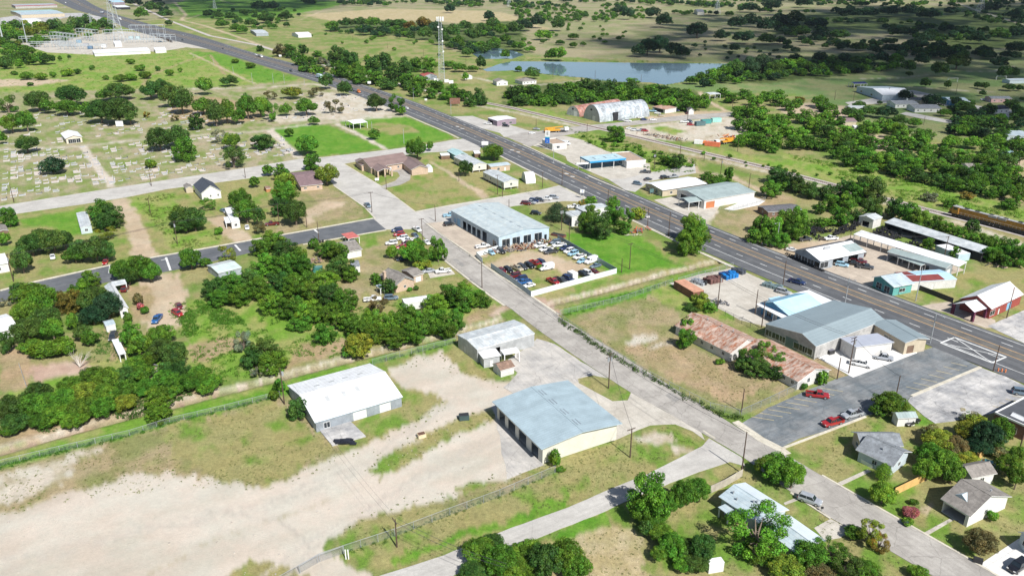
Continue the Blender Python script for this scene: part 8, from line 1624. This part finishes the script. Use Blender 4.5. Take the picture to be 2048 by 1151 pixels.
ro = signboard('small_sign', 'white roadside sign beyond the highway thicket', 739, 172, 0, 4., 3., 2., WHITE, 1); signboard('small_sign', 'small white sign at the verge of the highway grass', 852, 205, 0, 3., 2., 1.4, WHITE, 1); signboard('small_sign', 'white sign in front of the far highway trees', 561, 117, 0, 4., 3., 2., WHITE, 1)
signboard('cemetery_sign', 'white framed monument under the big cemetery oak', 240, 254, 0, 4., 5., 3.6, WHITE, 2)
ro = signboard('entrance_sign', 'white chapel sign at the porch pillars', 754, 362, 15, 1.6, 2., 1.3, WHITE, 2)
signboard('mailbox_post', 'post box beside the ranch house kerb', 1643, 1023, 0, 1.3, .5, .4, TRIM, 1)
ro = signboard('wall_sign', 'white swirl sign on the dark side of the corner shop', 1795, 588, 22, 1.9, 5.5, 1.5, TRIM, 2); boxmesh('white_swirl', ro, mat('pale_aqua_paint', (.45, .75, .75), .5), (-2.5, -.15, .7, -1.3, -.125, 1.7), (-1.1, -.15, .6, 1.2, -.125, 1.3)); text(ro, 'S', .9, 2.0, -.15, 1.2, WHITE)
for k, (px, py) in enumerate([(1187,322),(1198,319),(1211,316),(1223,313)]):
 p = G(px, py); ro = empty('fuel_pump', p.x, p.y, 0, R(15)); tag(ro, 'fuel pump under the blue edged canopy, %s from the left' % ORD[k], 'fuel pump', 'fuel pumps'); boxmesh('cabinet', ro, WHITE, (-.4, -.3, .15, .4, .3, 1.7)); boxmesh('display', ro, BLUEP, (-.3, -.33, 1.1, .3, -.3, 1.5)); boxmesh('island', ro, CONC, (-1.2, -.6, 0, 1.2, .6, .15))
p = G(1990, 742); b = MB()
for k in range(3): b.box(p.x + .6 + k * .8, p.y - .2 - k * .35, 0, p.x + .9 + k * .8, p.y + .1 - k * .35, 1.)
tag(b.build('road_barrier', mat('orange_barrier', (.60, .20, .08), .6)), 'orange barriers at the foot of the thick black pole', 'barrier')
# the cell tower, pylons and substation
GALV = mat('galvanised_lattice', (.50, .54, .56), .5, .3, var=.1)
def lattice(b, x, y, w0, w1, h, n, r=.08, z0=0.):
 c = lambda k, i: (x + (w0 + (w1 - w0) * k / n) / 2 * (1 if i in (0, 1) else -1), y + (w0 + (w1 - w0) * k / n) / 2 * (1 if i in (1, 2) else -1), z0 + h * k / n)
 for k in range(n):
  for i in range(4):
   j = (i + 1) % 4; b.tube(c(k, i), c(k + 1, i), r, n=4, cap=False); b.tube(c(k, i), c(k + 1, j), r * .5, n=3, cap=False); b.tube(c(k, j), c(k + 1, i), r * .5, n=3, cap=False); b.tube(c(k + 1, i), c(k + 1, j), r * .5, n=3, cap=False)
p = G(884, 164); ro = empty('cell_tower', p.x, p.y); tag(ro, 'tall lattice phone mast with white antennas above the pond trees', 'phone mast')
b = MB(); lattice(b, 0, 0, 5.4, 2.2, 56, 22, .11); b.build('mast', GALV, ro)
for k in range(9):
 a_ = k * math.pi * 2 / 9; b = MB(); x, y = 3. * math.cos(a_), 3. * math.sin(a_); b.box(x - .35, y - .25, 52.8, x + .35, y + .25, 56.5); b.build('antenna', WHITE, ro)
b = MB()
for k in range(9):
 a_ = k * math.pi * 2 / 9; a2 = (k + 1) * math.pi * 2 / 9; b.tube((3 * math.cos(a_), 3 * math.sin(a_), 54), (3 * math.cos(a2), 3 * math.sin(a2), 54), .12, n=4); b.tube((0, 0, 54), (3 * math.cos(a_), 3 * math.sin(a_), 54), .1, n=4)
b.build('platform', GALV, ro)
for z, x in ((36, 1.9), (27, 2.3), (48, -1.6), (46, 1.8)): b = MB(); b.tube((x, -1.6, z), (x, -2.1, z), .8, n=12); b.build('dish', WHITE, ro)
for k, (px, py) in enumerate([(872,160),(893,162),(902,164)]): crate('equipment_cabinet', 'white equipment cabinet at the foot of the phone mast, %s from the left' % ORD[k], 'cabinet', px, py, 10, 4, 2.5, 2.6, WHITE, None)
def pylon(px, py, h, w_, label, arms=3):
 p = G(px, py); ro = empty('pylon', p.x, p.y, 0, R(20)); tag(ro, label, 'pylon', 'lattice pylons'); b = MB(); lattice(b, 0, 0, w_, w_ * .28, h * .62, 7, .16); lattice(b, 0, 0, w_ * .28, w_ * .16, h * .38, 5, .12, h * .62); b.build('tower', GALV, ro)
 for k in range(arms):
  z = h * (.66 + .13 * k); b = MB()
  for s in (-1, 1): b.tube((0, 0, z), (s * w_ * .62, 0, z + .3), .1, n=4); b.tube((0, 0, z + 1.6), (s * w_ * .62, 0, z + .3), .08, n=4)
  b.build('arm', GALV, ro)
pylon(240,84,62,14,'big lattice pylon standing in the substation yard'); pylon(224,52,54,12,'lattice pylon just behind the substation, left of the big one'); pylon(185,62,26,6,'small lattice pylon at the wood edge behind the substation'); pylon(1433,28,40,12,'distant pylon in the far scrub at the top'); pylon(1959,27,46,14,'distant pylon in the dark fields at the top right'); pylon(1018,14,36,9,'faint pylon at the top middle'); pylon(430,18,34,8,'faint pylon beside the far dirt track')
for k, (px, py, h) in enumerate([(9,94,50),(54,86,40)]):
 p = G(px, py); ro = empty('steel_mast', p.x, p.y); tag(ro, '%s pale steel mast at the left edge of the substation' % ('thick' if k == 0 else 'thin'), 'mast'); b = MB(); b.tube((0, 0, 0), (0, 0, h), 1. if k == 0 else .6, .45 if k == 0 else .3, 10); b.build('shaft', GALV, ro)
g = random.Random(4)
def gantry(px, py, az, n, sp, h, label):
 p = G(px, py); ro = empty('switchgear_gantry', p.x, p.y, 0, R(az)); tag(ro, label, 'gantry', 'substation steelwork')
 for k in range(n + 1):
  b = MB(); x = k * sp
  for y in (0, 9): b.tube((x, y, 0), (x, y, h), .2, n=4)
  b.tube((x, 0, h * .72), (x, 9, h * .72), .2, n=4); b.tube((x, 0, h), (x, 9, h), .2, n=4); b.build('frame', GALV, ro)
 b = MB()
 for y in (0, 4.5, 9): b.tube((0, y, h), (n * sp, y, h), .15, n=4); b.tube((0, y, h * .72), (n * sp, y, h * .72), .14, n=4)
 b.build('beam', GALV, ro)
 for k in range(n * 2):
  b = MB(); x = (k + .5) * sp / 2; b.tube((x, 4.5, 0), (x, 4.5, h * .4), .35, .2, 6); b.build('insulator_stack', mat('porcelain_grey', (.30, .33, .35), .4), ro)
gantry(104,90,-38,7,9,16,'tall sloping line of gantries left of centre in the substation'); gantry(155,80,-38,5,9,15,'second line of gantries behind the first in the substation'); gantry(40,88,8,5,10,9,'low gantries at the left end of the substation'); gantry(60,96,8,6,9,7,'low frames along the left front of the substation'); gantry(208,82,6,4,10,14,'gantries beside the big pylon in the substation'); gantry(262,78,8,5,9,18,'gantries between the big pylon and the highway'); gantry(250,86,4,7,7,5,'low breaker frames on the right half of the substation'); gantry(115,100,5,6,9,6,'low bus frames at the front of the substation'); gantry(300,84,-20,4,9,10,'frames at the right corner of the substation')
for k, (px, py, c) in enumerate([(158,83,'blue grey'),(180,95,'dark blue'),(172,90,'grey'),(208,92,'white'),(262,76,'pale'),(275,76,'pale')]): crate('transformer_unit', '%s transformer block in the substation, %s from the left' % (c, ORD[k]), 'transformer', px, py, 10, 6, 4, 4, mat('unit_' + c.replace(' ', '_'), {'blue grey': (.2, .3, .38), 'dark blue': (.1, .18, .28), 'grey': (.3, .3, .32), 'white': (.6, .6, .6), 'pale': (.4, .5, .52)}[c], .6), None)
for k, (px, py) in enumerate([(1905,164),(2002,160)]):
 p = G(px, py); ro = empty('football_goal', p.x, p.y, 0, 0); tag(ro, 'white football goal frame on the park lawn, %s one' % ('left' if k == 0 else 'right'), 'goal'); b = MB(); w_ = 4.5
 for s in (-w_, w_): b.tube((s, 0, 0), (s, 0, 3.4), .16, n=5); b.tube((s, 0, 3.4), (s, 2.2, 0), .12, n=4)
 b.tube((-w_, 0, 3.4), (w_, 0, 3.4), .16, n=5); b.build('frame', WHITE, ro)
# graves
GST = [mat('pale_grave_stone', (.46, .46, .45), .8, var=.15), mat('grey_grave_stone', (.34, .35, .36), .7, var=.2), mat('grave_gravel', (.50, .43, .38), .9, var=.2), mat('dark_granite', (.07, .07, .08), .3)]
GM = []
for k in range(6):
 b = MB(); w_, l_ = ((1.1, 2.3), (2.4, 2.5), (.9, 1.9), (3.6, 2.8), (1.2, 2.2), (2.2, 2.4))[k]
 b.box(0, 0, .0, l_, w_, .16, 0); b.box(.15, .15, .16, l_ - .15, w_ - .15, .2, (1, 2, 0, 2, 3, 1)[k]); b.box(l_ - .1, w_ * .15, .05, l_ + .18, w_ * .85, (.8, 1., .6, 1.1, .9, .7)[k], (0, 1, 0, 0, 3, 0)[k])
 me = bpy.data.meshes.new('grave'); me.from_pydata(b.v, [], b.f)
 for m in GST: me.materials.append(m)
 me.polygons.foreach_set('material_index', b.m); me.update(); GM.append(me)
g = random.Random(21); NG = 0; GREST = []
def graves(P, n, label, rows=3.6, cols=2.4, fill=.5):
 global NG
 Q = GP(P); cx = sum(q[0] for q in Q) / len(Q); cy = sum(q[1] for q in Q) / len(Q); A = R(-60); u = Vector((math.cos(A), math.sin(A))); v = Vector((-u.y, u.x)); k = 0; cand = []
 for i in range(-60, 61):
  for j in range(-60, 61):
   p = Vector((cx, cy)) + u * i * cols + v * j * rows; c = False
   for q in range(len(Q)):
    (x0, y0), (x1, y1) = Q[q], Q[(q + 1) % len(Q)]
    if (y0 > p.y) != (y1 > p.y) and p.x < (x1 - x0) * (p.y - y0) / (y1 - y0) + x0: c = not c
   if c and mn.noise(Vector((p.x * .09, p.y * .09, 2.))) > -.1: cand.append(p)
 g.shuffle(cand)
 GREST.extend(cand[n:int(n * 2.1)])
 for p in cand[:n]:
  o = bpy.data.objects.new('grave', g.choice(GM)); o.location = (p.x, p.y, 0.02); o.rotation_euler = (0, 0, A + math.pi / 2 + g.gauss(0, .03)); s = g.uniform(.85, 1.25); o.scale = (s, s, g.uniform(.8, 1.2)); link(o); tag(o, label, 'grave', label.replace('pale stone grave ', 'graves ')); NG += 1
graves([(0,300),(165,294),(225,368),(0,402)], 84, 'pale stone grave in the plot left of the short cemetery lane')
graves([(190,297),(480,264),(500,330),(240,368)], 92, 'pale stone grave in the plot right of the short cemetery lane')
graves([(500,285),(560,275),(590,308),(510,322)], 16, 'pale stone grave in the corner plot by the burial lawn')
graves([(70,215),(160,215),(250,262),(160,285),(0,292),(0,262)], 36, 'pale stone grave around the white roofed cemetery chapel')
graves([(250,255),(330,215),(500,240),(540,245),(300,276),(180,285)], 36, 'pale stone grave in the dry middle ground of the cemetery')
graves([(600,190),(740,190),(795,222),(640,238),(560,240)], 30, 'pale stone grave near the highway end of the cemetery')
b = MB(); A = R(30)
for p in GREST:
 k = GM[g.randrange(6)]; s = g.uniform(.8, 1.2); m_ = Matrix.Translation((p.x, p.y, .02)) @ Matrix.Rotation(A + g.gauss(0, .04), 4, 'Z') @ Matrix.Scale(s, 4); n0 = len(b.v); b.v += [tuple(m_ @ v.co) for v in k.vertices]
 for q in k.polygons: b.f.append(tuple(n0 + i for i in q.vertices)); b.m.append(q.material_index)
tag(b.build('graves', GST), 'the many smaller grave slabs and stones filling the cemetery rows', 'graves', kind='stuff')
# clouds that shade the far right country, real lumpy bodies high above it
n = NT('cloud'); d = n.n('ShaderNodeBsdfDiffuse'); d.inputs[0].default_value = (.9, .9, .92, 1); t = n.n('ShaderNodeBsdfTranslucent'); t.inputs[0].default_value = (.85, .87, .9, 1)
m = n.n('ShaderNodeMixShader'); m.inputs[0].default_value = .45; n.l(d.outputs[0], m.inputs[1]); n.l(t.outputs[0], m.inputs[2]); m2 = n.n('ShaderNodeMixShader'); m2.inputs[0].default_value = .88; x = n.n('ShaderNodeBsdfTransparent'); n.l(m.outputs[0], m2.inputs[1]); n.l(x.outputs[0], m2.inputs[2]); n.l(m2.outputs[0], n.out.inputs[0]); CLM = n.mat
def cloud(P, label, z=900., seed=0):
 """a cloud whose shadow falls on the outline P (photograph pixels on the ground)"""
 Q = GP(P); k = z / sv.z; sh = Vector((sv.x * k, sv.y * k)); S = [(x + sh.x, y + sh.y) for x, y in Q]
 g = random.Random(seed); xs = [p[0] for p in S]; ys = [p[1] for p in S]; b = MB(); step = 55.
 ico = bpy.data.meshes.new('t'); import bmesh; bm = bmesh.new(); bmesh.ops.create_icosphere(bm, subdivisions=2, radius=1.); V_ = [v.co.copy() for v in bm.verts]; F_ = [tuple(v.index for v in f.verts) for f in bm.faces]; bm.free()
 y = min(ys)
 while y < max(ys):
  x = min(xs)
  while x < max(xs):
   px_, py_ = x + g.uniform(-20, 20), y + g.uniform(-20, 20); c = False
   for i in range(len(S)):
    (x0, y0), (x1, y1) = S[i], S[(i + 1) % len(S)]
    if (y0 > py_) != (y1 > py_) and px_ < (x1 - x0) * (py_ - y0) / (y1 - y0) + x0: c = not c
   if c:
    r = g.uniform(42, 70); o_ = Vector((px_, py_, z + g.uniform(-12, 60)))
    b.faces([tuple(o_ + Vector((v.x * r, v.y * r, v.z * r * .6)) * (1 + .22 * mn.noise(v * 2.2 + o_ * .01))) for v in V_], F_)
   x += step
  y += step
 tag(b.build('cloud', CLM, smooth=True), label, 'cloud')
cloud([(1330,64),(1290,78),(1180,76),(1190,92),(1260,120),(1330,132),(1500,128),(1620,160),(1700,205),(1800,232),(1900,258),(2100,275),(2500,280),(2700,180),(2600,20),(2300,-5),(2100,2),(2000,4),(1900,14),(1740,10),(1600,22),(1500,30),(1440,28),(1360,40)], 'broad grey white cloud over the dark right hand country', 950., 3)
cloud([(560,-6),(700,4),(650,18),(520,34),(400,34),(330,18),(280,4),(380,-10)], 'smaller cloud over the dark green far field', 950., 5)
cloud([(1560,-8),(1760,-10),(1700,4),(1580,6)], 'thin cloud over the top right horizon', 950., 6)
HAZE_D = .000028
# air
n = NT('haze'); v = n.n('ShaderNodeVolumePrincipled'); v.inputs['Color'].default_value = (.72, .84, 1., 1); v.inputs['Density'].default_value = HAZE_D; v.inputs['Anisotropy'].default_value = .2; n.l(v.outputs[0], n.out.inputs['Volume'])
b = MB(); b.box(-9500, -400, -8, 9500, 9500, 160); o = b.build('haze', n.mat); tag(o, kind='stuff')
